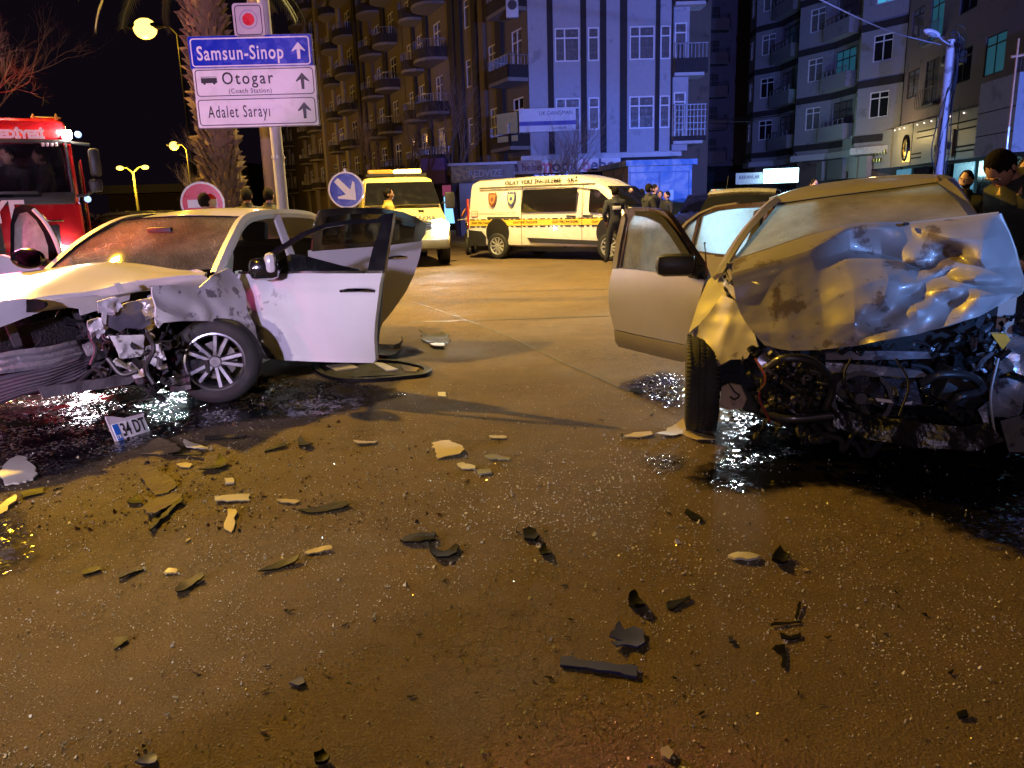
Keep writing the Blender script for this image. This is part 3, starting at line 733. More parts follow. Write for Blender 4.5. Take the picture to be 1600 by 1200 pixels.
MB().box((.2, -.25, .2), (2.2, -.152, 1.7)).build('shop_window', E('lit_shop_white', (.6, .95, .8), .55), fb, smooth=0)
MB().box((3.2, -.25, 1.6), (8.4, -.152, 2.2)).build('shop_window', E('lit_strip', (.75, 1, .8), 1.0), fb, smooth=0)
fc, _ = quick_block('narrow unlit block in the gap between the corner block and the far block', (13.9, 70), (16.6, 72), 30, MB_BRN, 9, 5, 2.95, [(.15, .4, .4, 2), (.6, .85, .4, 2)])
MB_ZZ = wallm('grey_bay_render', (.30, .29, .31))
# zigzag bay building
zz = thing('apartment_building', 'pale apartment block with zigzag bays and dark ribbon bands right of the side street', 'building', (0, 0, 0))
base = [(17.9, 58.0), (19.6, 56.2), (20.4, 53.6), (19.6, 51.6), (20.6, 49.0), (20.4, 46.8), (21.6, 44.6)]
ZB = [4.8 + 3.0 * k for k in range(7)]
base = [(19.3, 64.0), (19.0, 61.5), (20.3, 59.6), (20.5, 56.3), (19.6, 54.2), (20.9, 51.6), (21.2, 48.8), (20.5, 46.9), (21.9, 44.5)]
for i in range(len(base) - 1):
    A = V((*base[i], 0)); B = V((*base[i + 1], 0)); d = B - A; L = d.length; an = math.atan2(d.y, d.x)
    mt = Matrix.Translation(A) @ Matrix.Rotation(an, 4, 'Z')
    recess = i in (2, 5)
    ops = []
    for z in ZB:
        if recess: ops.append((.25, L - .25, z + .05, z + 2.2))
        elif L > 1.9: ops.append((L * .5 - .6, L * .5 + .6, z + .75, z + 2.15))
    mb = facade_mb(L, 4.0, 25, ops); mb.v = [mt @ p for p in mb.v]; mb.build('wall', MB_ZZ if i % 3 else MB_CREAM, zz, smooth=0)
    for q, o_ in enumerate(ops):
        wn = window_at(zz, 0, 0, 0, o_[1] - o_[0], o_[3] - o_[2], FRD if recess else FRM, {(3, 1): LITC, (7, 2): LITC}.get((i, q)) or pick_pane(.04), (.5,) if not recess else (.33, .66), .25)
        wn.matrix_basis = mt @ Matrix.Translation((o_[0], .07, o_[2]))
    for z in ZB:   # dark ribbon band under every floor and sloped pale apron above it
        b_ = MB(); b_.box((0, -.05, z - .55), (L, -.004, z - .15)); b_.v = [mt @ p for p in b_.v]; b_.build('ribbon_band', MB_DARK, zz, smooth=0)
        if recess:
            b_ = MB(); b_.box((-.1, -.75, z - .15), (L + .1, -.006, z + .75)); b_.v = [mt @ p for p in b_.v]; bo = b_.build('balcony', MB_ZZ, zz, smooth=0)
            b_ = MB(); b_.box((-.1, -.74, z + 1.02), (L + .1, -.70, z + 1.06))
            for k in range(6): b_.box((k * L / 5 - .02, -.74, z + .75), (k * L / 5 + .02, -.70, z + 1.02))
            b_.v = [mt @ p for p in b_.v]; b_.build('railing', RAIL, bo, smooth=0)
mb = MB(); mb.prism([V((x + .35, y + .2, .0)) for x, y in base] + [V((34, 44.6, 0)), V((34, 66, 0))], (0, 0, 25.2)); mb.build('core', MB_BRN, zz, smooth=0)
mb = MB(); mb.prism([V((x - .25, y - .1, 3.6)) for x, y in base] + [V((24, 45, 3.6)), V((24, 64, 3.6))], (0, 0, .38)); mb.build('cornice', MB_WHITE, zz, smooth=0)
for k in range(6):
    y0 = 46 + k * 3.0; MB().box((20.9 - .1 * k, y0, 2.3), (21.2 - .1 * k, y0 + 2.4, 3.5)).build('shutter', SHUT if k % 2 else CLAD, zz, smooth=0)
    MB().box((21.0 - .1 * k, y0, .2), (21.2 - .1 * k, y0 + 2.4, 2.1)).build('shop_window', SHOPW, zz, smooth=0)
# mauve building nearest on the right
pb, Lp = quick_block('mauve apartment block above the shop fascia on the right, several windows glowing cyan', (21.85, 44.3), (19.4, 26.5), 24, MB_PURP, 6, 5.55, 3.0,
        [(.03, .12, .7, 2.1), (.17, .26, .1, 2.2), (.36, .46, .6, 2.1), (.53, .63, .5, 2.1), (.74, .88, .2, 2.2)], base=4.9,
        litmap={0 * 5 + 3: LITD, 1 * 5 + 3: LITD, 1 * 5 + 0: None, 1 * 5 + 4: LITC, 2 * 5 + 3: LITC, 0 * 5 + 4: PANE, 1 * 5 + 1: LITD})
for f in range(5):
    for a, b in ((.15, .28), (.72, .90)):
        rb = MB(); z = 5.6 + f * 3
        rb.box((a * Lp, -.32, z + .75), (b * Lp, -.28, z + .79)); rb.box((a * Lp, -.30, z - .12), (b * Lp, -.004, z - .02))
        k = int((b - a) * Lp / .22)
        for t in range(k + 1): u = a * Lp + (b - a) * Lp * t / k; rb.box((u - .012, -.31, z - .03), (u + .012, -.285, z + .76))
        rb.build('railing', RAIL, pb, smooth=0)
for (a, b) in ((.005, .16), (.165, .325), (.33, .465), (.47, .615)):
    MB().box((a * Lp, -.35, 2.75), (b * Lp - .02, -.004, 4.85)).build('fascia_panel', CLAD, pb, smooth=0)
for (a, b) in ((-.28, -.19), (-.187, -.10), (-.097, -.005)):
    VO = lambda u: -.36 + u * 4.6
    MB().prism([(a * Lp, VO(a), 2.75), (b * Lp, VO(b), 2.75), (b * Lp, VO(b) + .5, 2.75), (a * Lp, VO(a) + .5, 2.75)], (0, 0, 2.05)).build('fascia_panel', CLAD, pb, smooth=0)
for z in (4.0, 4.3): MB().box((.2 * Lp, -.38, z), (.61 * Lp, -.352, z + .06)).build('trim', MB_DARK, pb, smooth=0)
for (a, b) in ((.17, .24), (.46, .60)):
    for z in (3.05, 3.25): MB().box((a * Lp, -.38, z), (b * Lp, -.352, z + .07)).build('trim', MB_DARK, pb, smooth=0)
MB().box((.625 * Lp, -.75, 2.75), (.80 * Lp, -.004, 5.6)).build('white_column', MB_WHITE, pb, smooth=0)
for z in (3.5, 4.4): MB().box((.625 * Lp, -.756, z), (.80 * Lp, -.751, z + .04)).build('joint', MB_DARK, pb, smooth=0)
for u in (.02, .06, .10, .2, .25, .3, .35, .42, .5): MB().ball((u * Lp, -.40, 4.70), .035, seg=8, rings=6).build('fairy_light', bpy.data.materials.get('fairy_light') or E('fairy_light', (.9, .7, .6), 3), pb)
for k in range(7):
    MB().box((k * .14 * Lp + .1, -.05, .15), (k * .14 * Lp + 2.2, -.004, 2.6)).build('shop_window', SHOPW if k % 3 else M('dim_shop%d' % k, (.03, .05, .08), .2, emit=(.12, .40, .6), estr=.5), pb, smooth=0)
GOLD = M('brass_lettering', (.5, .35, .1), .3, metal=1); WARM = E('warm_sign_lamp', (1, .62, .12), 2.2)
ws = thing('shop_sign', 'glowing ornate brass script sign with two oval wreaths on the right fascia', 'shop sign', pb.location, pb.rotation_euler.z)
for uo, vo_ in ((-.17, VO(-.17) - .08), (.125, -.42)):
    c0 = V((uo * Lp, vo_, 3.65)); ring = [c0 + V((.36 * math.cos(a), 0, .62 * math.sin(a))) for a in [2 * PI * k / 16 for k in range(17)]]
    MB().tube(ring, .07, 6).build('wreath', M('wreath_dark%d' % int(uo * 100), (.03, .03, .03), .3, metal=.8), ws); MB().tube([c0 + (p - c0) * .72 for p in ring], .03, 5).build('wreath', GOLD, ws)
sc_ = random.Random(5)
for row, (zc, n_) in enumerate(((3.62, 9), (3.2, 7))):
    for k in range(n_):
        u0 = (-.145 + .0145 * k + .006 * row) * Lp; h_ = sc_.uniform(.12, .24); vv = VO(u0 / Lp) - .07
        MB().tube([(u0, vv, zc - h_ * .5), (u0 + .05, vv, zc + h_ * .7), (u0 + .15, vv, zc + h_ * .5), (u0 + .12, vv, zc - h_ * .3), (u0 + .24, vv, zc - h_ * .5)], .035, 5).build('letter', GOLD, ws)
MB().box((.105 * Lp, -.40, 2.95), (.155 * Lp, -.36, 3.45)).build('glow', WARM, ws, smooth=0)
MB().prism([(-.14 * Lp, VO(-.14) - .06, 4.4), (-.07 * Lp, VO(-.07) - .06, 4.4), (-.07 * Lp, VO(-.07) - .02, 4.4), (-.14 * Lp, VO(-.14) - .02, 4.4)], (0, 0, .22)).build('glow', E('pale_sign_lamp', (1, 1, .45), 1.8), ws, smooth=0)
lamp('sign_glow', 'POINT', mworld(pb) @ V((.09 * Lp, -1.9, 4.2)), 160, (1, .7, .25), .2)
ws2 = thing('shop_sign', 'square carved-letter shop sign on the fascia right of the blue-lit pole', 'shop sign', pb.location, pb.rotation_euler.z)
MB().box((.335 * Lp, -.44, 2.9), (.455 * Lp, -.36, 4.1)).build('panel', M('sign_panel_mauve', (.3, .26, .3), .5), ws2, smooth=0)
PLUM = M('sign_ink_plum', (.08, .05, .08), .5)
for k in range(11):
    u0 = (.345 + .0095 * k) * Lp; h_ = sc_.uniform(.32, .46); MB().tube([(u0, -.45, 3.22), (u0 + .03, -.45, 3.22 + h_), (u0 + .09, -.45, 3.2 + h_), (u0 + .1, -.45, 3.25)], .018, 4).build('letter', PLUM, ws2)
MB().box((.345 * Lp, -.452, 3.0), (.445 * Lp, -.442, 3.08)).build('underline', PLUM, ws2, smooth=0)
# white glowing light box and Kayalar board
lb = thing('light_box', 'glowing white-cyan light box sign above the far parked cars', 'light box', W(1193, 300, 48) * V((1, 1, 0)), math.radians(-20))
c = W(1213, 275, 48); z = c.z
MB().bbox((-.05, -.15, z - .42), (1.95, .1, z + .42), .03).build('box', E('white_cyan_light', (.55, .95, 1), 5), lb)
MB().box((-1.65, -.05, z - .42), (-.08, .05, z + .25)).build('board', SIGNW, lb, smooth=0)
local_text('BAKANLAR', INKN, lb, -.85, -.056, z - .02, .3, fit=1.2)
lamp('light_box_glow', 'POINT', (c.x - .2, c.y - 1.2, c.z), 220, (.5, .9, 1), .4)

# air conditioners and cables on the right-hand facades
for (u, z_, lab) in ((.32, 7.1, 'air conditioner between the lower windows of the mauve block'), (.66, 10.3, 'air conditioner high on the mauve block left of a glowing window')):
    a_ = thing('air_conditioner', lab, 'air conditioner', mworld(pb) @ V((u * Lp, -.02, z_)), pb.rotation_euler.z)
    MB().bbox((0, -.32, 0), (.85, -.02, .55), .03).build('casing', bpy.data.materials['aircon_white'], a_); MB().lathe([(0, 0), (.2, 0), (.2, .015), (0, .015)], (.3, -.33, .28), (0, -1, 0), 16).build('grille', FRD, a_)
CB = M('facade_cable', (.03, .03, .035), .6)
for pts, lab in (([(1243, 40, 55), (1244, 120, 55), (1241, 200, 55), (1240, 236, 54), (1262, 256, 53), (1275, 258, 52)], 'dark cable hanging down the zigzag block and bending off right'), ([(1090, 190, 60), (1130, 186, 58), (1190, 184, 54), (1240, 176, 50)], 'thin cable strung from the corner block to the zigzag block'), ([(1060, 180, 40), (1110, 190, 50), (1180, 190, 52)], 'second thin cable strung low across the side street')):
    tag(MB().tube(spline([W(*p) for p in pts], 6), .03, 4).build('cable', CB), lab, 'cable')

# --- transformer kiosk
kk = thing('transformer_kiosk', 'blue-lit transformer kiosk with cloud mural beside the crime scene van', 'kiosk', (4.48, 29, 0), math.atan2(.25, 2.4))
def mural():
    m = bpy.data.materials.new('cloud_mural'); m.use_nodes = True; n = m.node_tree.nodes; l = m.node_tree.links; b = n['Principled BSDF']
    tc = n.new('ShaderNodeTexCoord'); z_ = n.new('ShaderNodeTexNoise'); z_.inputs['Scale'].default_value = 1.6; z_.inputs['Detail'].default_value = 8; z_.inputs['Distortion'].default_value = 1.2
    l.new(tc.outputs['Object'], z_.inputs['Vector']); r = n.new('ShaderNodeValToRGB'); r.color_ramp.elements[0].position = .4; r.color_ramp.elements[0].color = (.10, .22, .42, 1)
    r.color_ramp.elements[1].position = .62; r.color_ramp.elements[1].color = (.42, .46, .52, 1); l.new(z_.outputs['Fac'], r.inputs[0]); l.new(r.outputs[0], b.inputs['Base Color']); b.inputs['Roughness'].default_value = .6
    return m
MUR = mural(); KS = M('kiosk_side', (.30, .24, .16), .8, blot=2, bcol=(.12, .1, .08))
MB().box((0, 0, .13), (2.4, .05, 2.6)).build('front', MUR, kk, smooth=0)
MB().box((0.004, .051, .13), (2.39, 4.2, 2.62)).build('body', KS, kk, smooth=0)
MB().prism([(-.12, -.15, 2.62), (2.55, -.15, 2.62), (2.55, 4.4, 2.62), (-.12, 4.4, 2.62)], (0, 0, .2)).build('roof', MUR, kk, smooth=0)
for a in (.08, 1.2):
    d_ = MB(); d_.box((a, -.03, .35), (a + 1.05, -.004, 2.35)); d_.build('door', MUR, kk, smooth=0)
fr = MB()
for a in (.06, 1.18, 2.28): fr.box((a - .02, -.045, .3), (a + .02, -.031, 2.42))
fr.box((.04, -.045, 2.36), (2.3, -.032, 2.41)); fr.build('door_frame', M('kiosk_frame', (.12, .2, .35), .5), kk, smooth=0)
lv = MB()
for k in range(12): lv.box((-.03, .7, 1.2 + k * .1), (-.002, 2.4, 1.25 + k * .1))
lv.build('louvre', M('louvre', (.2, .15, .1), .6), kk, smooth=0)
MB().box((1.55, -.04, 1.35), (1.7, -.0315, 1.75)).build('notice', SIGNW, kk, smooth=0)

# ================================================================ STREET FURNITURE
STEEL = M('galvanised_steel', (.35, .35, .36), .4, metal=.6); POLEG = M('painted_pole', (.30, .30, .32), .45); BARKP = M('concrete_pole', (.16, .12, .10), .85)
SIGNB = M('sign_blue', (.01, .03, .45), .25, coat=.5, spec=.6); SIGNL = M('sign_white_film', (.70, .68, .70), .3, coat=.4, var=.06); SIGNR = M('sign_red', (.6, .01, .03), .3, coat=.4); INK = M('sign_black', (.01, .01, .012), .4); SBACK = M('sign_back', (.12, .12, .13), .5)
SODL = E('sodium_lens', (1, .66, .12), 14)
def rrect(w_, h, r, n=4):
    o = []
    for cx, cy_, a in ((w_ / 2 - r, h / 2 - r, 0), (-w_ / 2 + r, h / 2 - r, 90), (-w_ / 2 + r, -h / 2 + r, 180), (w_ / 2 - r, -h / 2 + r, 270)):
        for k in range(n + 1): t = math.radians(a + 90 * k / n); o.append((cx + r * math.cos(t), cy_ + r * math.sin(t)))
    return o
def plate_part(name, root, mat, cx, cz, w_, h, y0, y1, r=.04):
    return MB().prism([(cx + x, y0, cz + z) for x, z in rrect(w_, h, r)], (0, y1 - y0, 0)).build(name, mat, root, smooth=0)
def border(root, mat, cx, cz, w_, h, y, r, t):
    o = rrect(w_, h, r); i = rrect(w_ - 2 * t, h - 2 * t, max(.01, r - t)); n = len(o)
    vs = [(cx + a, y, cz + b) for a, b in o] + [(cx + a, y, cz + b) for a, b in i]
    vs += [(x, y + .003, z) for x, y, z in vs]
    fs = []
    for k in range(n):
        k2 = (k + 1) % n; fs += [(k, k2, k2 + n, k + n), (k + 2 * n, k + 3 * n, k2 + 3 * n, k2 + 2 * n), (k, k + 2 * n, k2 + 2 * n, k2), (k + n, k2 + n, k2 + 3 * n, k + 3 * n)]
    return MB().add(vs, fs).build('border', mat, root, smooth=0)
def arrow(root, mat, cx, cz, s, y, ang=0, stemw=.18):
    pts = [(0, .5), (.42, .02), (.40, -.06), (stemw / 2 + .02, .10), (stemw / 2, -.5), (-stemw / 2, -.5), (-stemw / 2 - .02, .10), (-.40, -.06), (-.42, .02)]
    c, s_ = math.cos(ang), math.sin(ang)
    return MB().prism([(cx + s * (x * c - z * s_), y, cz + s * (x * s_ + z * c)) for x, z in pts], (0, .003, 0)).build('arrow', mat, root, smooth=0)
# direction signs: three boards and a small shield plate on one pole, Y = 12
Yd = 12.0
def zof(px, py, Y): return W(px, py, Y).z
cB = W(392, 81, Yd)
ds = thing('direction_sign', 'tall post with three stacked direction boards, blue Samsun-Sinop on top', 'direction sign', (cB.x, Yd, 0), math.radians(2))
bz = [W(392, 81, Yd).z, W(399, 128.5, Yd).z, W(403, 174.5, Yd).z]
bx = [0, W(399, 128.5, Yd).x - cB.x, W(403, 174.5, Yd).x - cB.x]
BW = 1.76
MB().tube([(.22, .10, 0), (.22, .10, bz[2] + 2.6)], .085, 14).build('pole', POLEG, ds); MB().lathe([(.088, -.02), (.1, -.02), (.1, .02), (.088, .02)], (.22, .1, W(420, 245, Yd).z), n=14).build('collar', STEEL, ds)
for k in range(3):
    hh = (.44, .42, .415)[k]
    plate_part('board', ds, SIGNB if k == 0 else SIGNL, bx[k], bz[k], BW, hh, -.02, .012, .02)
    plate_part('board_edge', ds, SBACK, bx[k], bz[k], BW + .03, hh + .025, .013, .03, .02)
    border(ds, SIGNL if k == 0 else INK, bx[k], bz[k], BW - .05, hh - .05, -.0245, .05, .018 if k == 0 else .012)
    arrow(ds, SIGNL if k == 0 else INK, bx[k] + BW / 2 - .19, bz[k], .23, -.0245)
local_text('Samsun-Sinop', SIGNL, ds, bx[0] - .15, -.0235, bz[0] - .02, .27, fit=1.24, bold=.004, space=1.12)
local_text('Otogar', INK, ds, bx[1] - .10, -.0235, bz[1] + .05, .24, fit=.74, bold=.002, space=1.25)
local_text('(Coach Station)', INK, ds, bx[1] - .08, -.0235, bz[1] - .12, .095, fit=.62, space=1.15)
local_text('Adalet Sarayı', INK, ds, bx[2] - .27, -.0235, bz[2], .24, fit=.90, bold=.001, space=1.2)
bus = MB(); bus.box((-.115, 0, -.035), (.115, .003, .035))
for x in (-.07, .07): bus.lathe([(0, 0), (.018, 0), (.018, .003), (0, .003)], (x, .001, -.04), (0, 1, 0), 10)
bus.box((-.115, 0, .045), (.115, .003, .052)); bo = bus.build('bus_symbol', INK, ds, smooth=0); bo.location = (bx[1] - .66, -.0245, bz[1] + .035)
cS = W(389, 32, Yd)
plate_part('shield_plate', ds, M('shield_plate', (.42, .38, .42), .5), cS.x - cB.x, cS.z, .44, .46, -.02, .01, .05); border(ds, INK, cS.x - cB.x, cS.z, .38, .40, -.024, .05, .012)
MB().lathe([(0, 0), (.085, 0), (.085, .004), (0, .004)], (cS.x - cB.x, -.025, cS.z + .01), (0, -1, 0), 16, a0=0, a1=2 * PI).build('emblem', SIGNR, ds); MB().lathe([(.12, 0), (.13, 0), (.13, .003), (.12, .003)], (cS.x - cB.x, -.0245, cS.z + .01), (0, -1, 0), 20).build('emblem_ring', M('emblem_ring', (.25, .15, .3), .5), ds)
MB().tube([(cS.x - cB.x, .03, cS.z), (cS.x - cB.x, .03, cS.z + 1.5)], .012, 6).build('rod', STEEL, ds)
pl = W(430, 300, 14.5)
up = thing('utility_pole', 'thick dark concrete pole rising just behind the direction signs', 'pole', (pl.x, 14.5, 0))
MB().tube([(0, 0, 0), (0, 0, 11)], [.19, .12], 12).build('shaft', BARKP, up)
# round signs
cb = W(541, 297, 13.3)
rs = thing('keep_right_sign', 'round blue traffic sign with white arrow pointing down right', 'traffic sign', (cb.x, 13.3, 0), 0)
z = cb.z
MB().lathe([(0, 0), (.275, 0)], (0, -.012, z), (0, -1, 0), 40).build('disc', SIGNB, rs); MB().lathe([(.272, -.003), (.272, .003), (.3, .003), (.3, -.02), (0, -.02)], (0, -.012, z), (0, -1, 0), 40).build('rim', SIGNL, rs)
arrow(rs, SIGNL, 0, z, .46, -.017, math.radians(180 + 43), .2); MB().tube([(0, .04, 0), (0, .04, z + .35)], .03, 10).build('post', STEEL, rs)
cn = W(317, 318, 11.2)
rs = thing('no_entry_sign', 'round red no-entry sign behind the white car roof, half hidden', 'traffic sign', (cn.x, 11.2, 0), math.radians(8))
z = cn.z
MB().lathe([(0, 0), (.275, 0)], (0, -.012, z), (0, -1, 0), 40).build('disc', SIGNR, rs); MB().lathe([(.272, -.003), (.272, .003), (.3, .003), (.3, -.02), (0, -.02)], (0, -.012, z), (0, -1, 0), 40).build('rim', SIGNL, rs)
MB().box((-.2, -.02, z - .055), (.2, -.0135, z + .055)).build('bar', SIGNL, rs, smooth=0); MB().tube([(0, .04, 0), (0, .04, z + .3)], .03, 10).build('post', STEEL, rs)
# street lamps with sodium light
def street_lamp(px, py, Y, label, arm=1.4, dirx=-1, hd=.5, power=0, lens=SODL, sz=1.0, polem=None):
    POLEG = polem or bpy.data.materials['painted_pole']
    c = W(px, py, Y); r = thing('street_lamp', label, 'street lamp', (c.x - dirx * arm, Y, 0), 0, 'sodium street lamps')
    MB().tube([(0, 0, 0), (0, 0, c.z - .3)], [.1, .06], 10).build('pole', POLEG, r)
    MB().tube([(0, 0, c.z - .3), (dirx * .3, 0, c.z + .05), (dirx * arm * .9, 0, c.z + .12)], .035, 8).build('arm', POLEG, r)
    MB().ball((dirx * arm, 0, c.z + .1), (.42 * sz, .16 * sz, .09 * sz)).build('lamp_housing', POLEG, r); MB().ball((dirx * arm, -.02, c.z), (.26 * sz, .2 * sz, .22 * sz)).build('lamp_glass', lens, r)
    if power: lamp('sodium_light', 'POINT', (c.x, Y - .1, c.z - .45), power, SOD, .2)
    return r
SODB = E('sodium_lens_bright', (1, .62, .10), 4.5); DPOLE = M('dark_pole', (.02, .02, .022), .6)
street_lamp(227, 45, 37, 'biggest and brightest street lamp, high in the black sky left of the signs', power=650, lens=SODB, sz=2.0, polem=DPOLE)
street_lamp(272, 228, 60, 'street lamp glowing low in front of the bare bush left of the palm', power=900, lens=SODB, sz=1.4, arm=.9)
c1 = W(188, 262, 75); c2 = W(226, 262, 75); cm = (c1 + c2) / 2
r = thing('street_lamp', 'double-armed street lamp with two small glowing heads beyond the fire truck', 'street lamp', (cm.x, 75, 0), 0, 'sodium street lamps')
MB().tube([(0, 0, 0), (0, 0, cm.z - .4)], [.14, .1], 8).build('pole', POLEG, r)
for s_ in (-1, 1):
    MB().tube([(0, 0, cm.z - .45), (s_ * .55, 0, cm.z), (s_ * 1.05, 0, cm.z + .1)], .07, 6).build('arm', POLEG, r); MB().ball((s_ * 1.18, 0, cm.z), (.36, .2, .2)).build('lamp_glass', SODB, r)
lamp('sodium_light', 'POINT', (cm.x, 74, cm.z - .8), 1600, SOD, .3)
lamp('terrace_street_light', 'POINT', (-14, 47, 8.5), 650, (1, .55, .2), .25)
lamp('terrace_street_light', 'POINT', (-26, 78, 8.5), 500, (1, .5, .2), .25)
# blue-lit utility pole with unlit lamp head and cables
cp = W(1467, 272, 27)
r = thing('utility_pole', 'blue-lit pole with unlit lamp head and tangled cables on the right', 'pole', (cp.x, 27, 0))
ztop = W(1487, 62, 27).z
MB().tube([(0, 0, 0), (0, 0, ztop)], [.19, .13], 14).build('shaft', M('pale_pole', (.55, .55, .57), .6, blot=3, bcol=(.25, .25, .26)), r)
cabm = M('black_cable', (.015, .015, .018), .5)
MB().tube([(-.05, -.1, ztop - .2), (-.35, -.1, ztop - .02), (-.5, -.1, ztop + .12)], .03, 8).build('arm', POLEG, r)
MB().ball((-.72, -.12, ztop + .2), (.30, .14, .11), M4=Matrix.Rotation(.35, 3, 'Y')).build('lamp_housing', M('lamp_head_grey', (.6, .6, .64), .35), r)
MB().ball((-.74, -.19, ztop + .14), (.17, .09, .07), M4=Matrix.Rotation(.35, 3, 'Y')).build('lamp_glass', M('unlit_lens', (.25, .27, .3), .1), r)
rr_ = random.Random(3); cbm = MB()
for k in range(7):
    a = rr_.uniform(-.1, .6); pts = [(.15 * math.sin(a + t) * (1 + .5 * rr_.random()), -.16 + .1 * rr_.random(), ztop - .1 - t * rr_.uniform(.5, 1.1)) for t in range(5)]
    cbm.tube(spline([V(p) for p in pts], 4), .014, 4)
for k in range(8):
    a = rr_.uniform(0, 6.28); q = V((.25 * rr_.random(), -.1, ztop + rr_.uniform(-.3, .25))); cbm.tube(spline([q + V((.2 * math.cos(a + t * 1.2), 0, .2 * math.sin(a + t * 1.2))) for t in range(5)], 4), .014, 4)
cbm.tube(spline([(-.16, -.05, 2.0), (-.34, -.05, 2.6), (-.3, -.05, 3.3), (-.14, -.1, 4.2), (.05, -.2, 5), (.1, -.18, ztop)], 6), .016, 4)
cbm.tube(spline([(.2, -.05, 2.0), (.22, -.1, 3), (.12, -.2, 4.2), (.24, -.1, 5), (.18, -.18, ztop)], 6), .016, 4); cbm.build('cable', cabm, r)
a = W(1470, 70, 27); b = W(1240, -20, 16); mid = (a + b) / 2 - V((0, 0, .15)); ext = b + (b - a) * .3
tag(MB().tube(spline([a, mid, b, ext], 10), .016, 5).build('overhead_cable', M('pale_cable', (.35, .35, .38), .5)), 'pale cable sagging across the dark sky to the blue-lit pole', 'cable')
# small orange crane-like lamp mast top right
c = W(1592, 60, 24)
r = thing('sign_bracket', 'thin orange-lit metal bracket at the top right edge', 'bracket', (c.x, 24, 0))
MB().tube([(0, 0, 3.2), (0, 0, c.z)], .03, 6).tube([(-.18, 0, c.z - .5), (.25, 0, c.z - .45)], .04, 6).build('rod', M('orange_metal', (.5, .25, .12), .5), r)
for k in range(1): MB().tube([(0, 0, 0), (0, 0, 3.2)], .04, 6).build('post', STEEL, r)

# ---------------------------------------------------------------- trees
BARK = M('bark', (.13, .10, .085), .9, bump=.6); TWIG = M('twig', (.26, .20, .17), .85); DRYL = M('dry_seed_cluster', (.13, .09, .07), .9)
def bare_tree(label, loc, h, spread, seed, depth=5, r0=.13, trunk_h=.3, seeds=0, lean=(0, 0), group='bare winter trees'):
    R_ = random.Random(seed); root = thing('bare_tree', label, 'tree', loc, 0, group); tr = MB(); cr_ = MB(); ends = []
    def grow(p, d, L, r, lv):
        n = 3; pts = [p]; q = p; dd = d.copy()
        for i in range(n):
            dd = (dd + V((R_.uniform(-1, 1), R_.uniform(-1, 1), R_.uniform(-.4, .8))) * .16).normalized(); q = q + dd * L / n; pts.append(q)
        rs = [r * (1 - .35 * i / n) for i in range(n + 1)]
        (tr if lv < 2 else cr_).tube(pts, rs, 7 if lv < 2 else 3, cap=False)
        if lv >= depth: ends.append(q); return
        for k in range(R_.choice((3, 3, 4)) if lv < depth - 1 else 4):
            a = R_.uniform(0, 2 * PI); t = R_.uniform(.35, 1.0) * spread; u = dd.orthogonal().normalized(); v = dd.cross(u)
            nd = (dd + (u * math.cos(a) + v * math.sin(a)) * t + V((0, 0, .12))).normalized()
            j = R_.randint(1, n); grow(pts[j], nd, L * R_.uniform(.6, .8), rs[j] * .62, lv + 1)
    grow(V((0, 0, 0)), V((lean[0], lean[1], 1)).normalized(), h * trunk_h, r0, 0)
    tr.build('trunk', BARK, root); co = cr_.build('crown', TWIG, root, smooth=0)
    if seeds:
        sb = MB()
        for q in ends:
            for _ in range(seeds):
                c_ = q + V((R_.gauss(0, .12), R_.gauss(0, .12), R_.gauss(0, .12))); u = V((R_.uniform(-1, 1), R_.uniform(-1, 1), R_.uniform(-1, 1))).normalized() * .06; v = u.orthogonal().normalized() * .035
                sb.add([c_ - u, c_ + v, c_ + u, c_ - v], [(0, 1, 2, 3)])
        s_ = sb.build('seed_heads', DRYL, co, smooth=0, fixn=False)
    return root
def at_y(px, Y): p = W(px, 330, Y); return (p.x, Y, 0)
TW0 = TWIG; TWIG = M('twig_dense', (.13, .10, .095), .85)
bare_tree('large bare twiggy tree lit pink behind the fire truck at the left edge', at_y(30, 17.5), 7.4, .85, 4, depth=7, r0=.18, trunk_h=.40)
bare_tree('second bare twiggy tree at the very left edge, behind the first one', at_y(-60, 16), 7.6, .8, 6, depth=7, r0=.17, trunk_h=.38)
TWIG = TW0
bare_tree('slim bare tree in front of the white and blue banner', at_y(869, 33), 7.5, .5, 9, depth=5, r0=.09, trunk_h=.36)
bare_tree('bare tree with thin branches over the shops behind the crime scene van', at_y(716, 34), 8.2, .65, 21, depth=6, r0=.12, trunk_h=.34)
bare_tree('bare tree above the tow truck, second from the direction signs', at_y(640, 44), 9, .65, 33, depth=5, r0=.12, trunk_h=.34)
bare_tree('bare tree nearest the direction signs along the terrace', at_y(580, 52), 10, .6, 41, depth=5, r0=.14, trunk_h=.34)
bare_tree('reddish bare bushy tree left of the palm trunk, lit from behind', at_y(318, 18), 4.6, .75, 14, depth=6, r0=.08, trunk_h=.26)
bare_tree('small pale shrub behind the fire truck mirror', at_y(172, 22), 2.6, .9, 15, depth=5, r0=.05, trunk_h=.22, seeds=1)
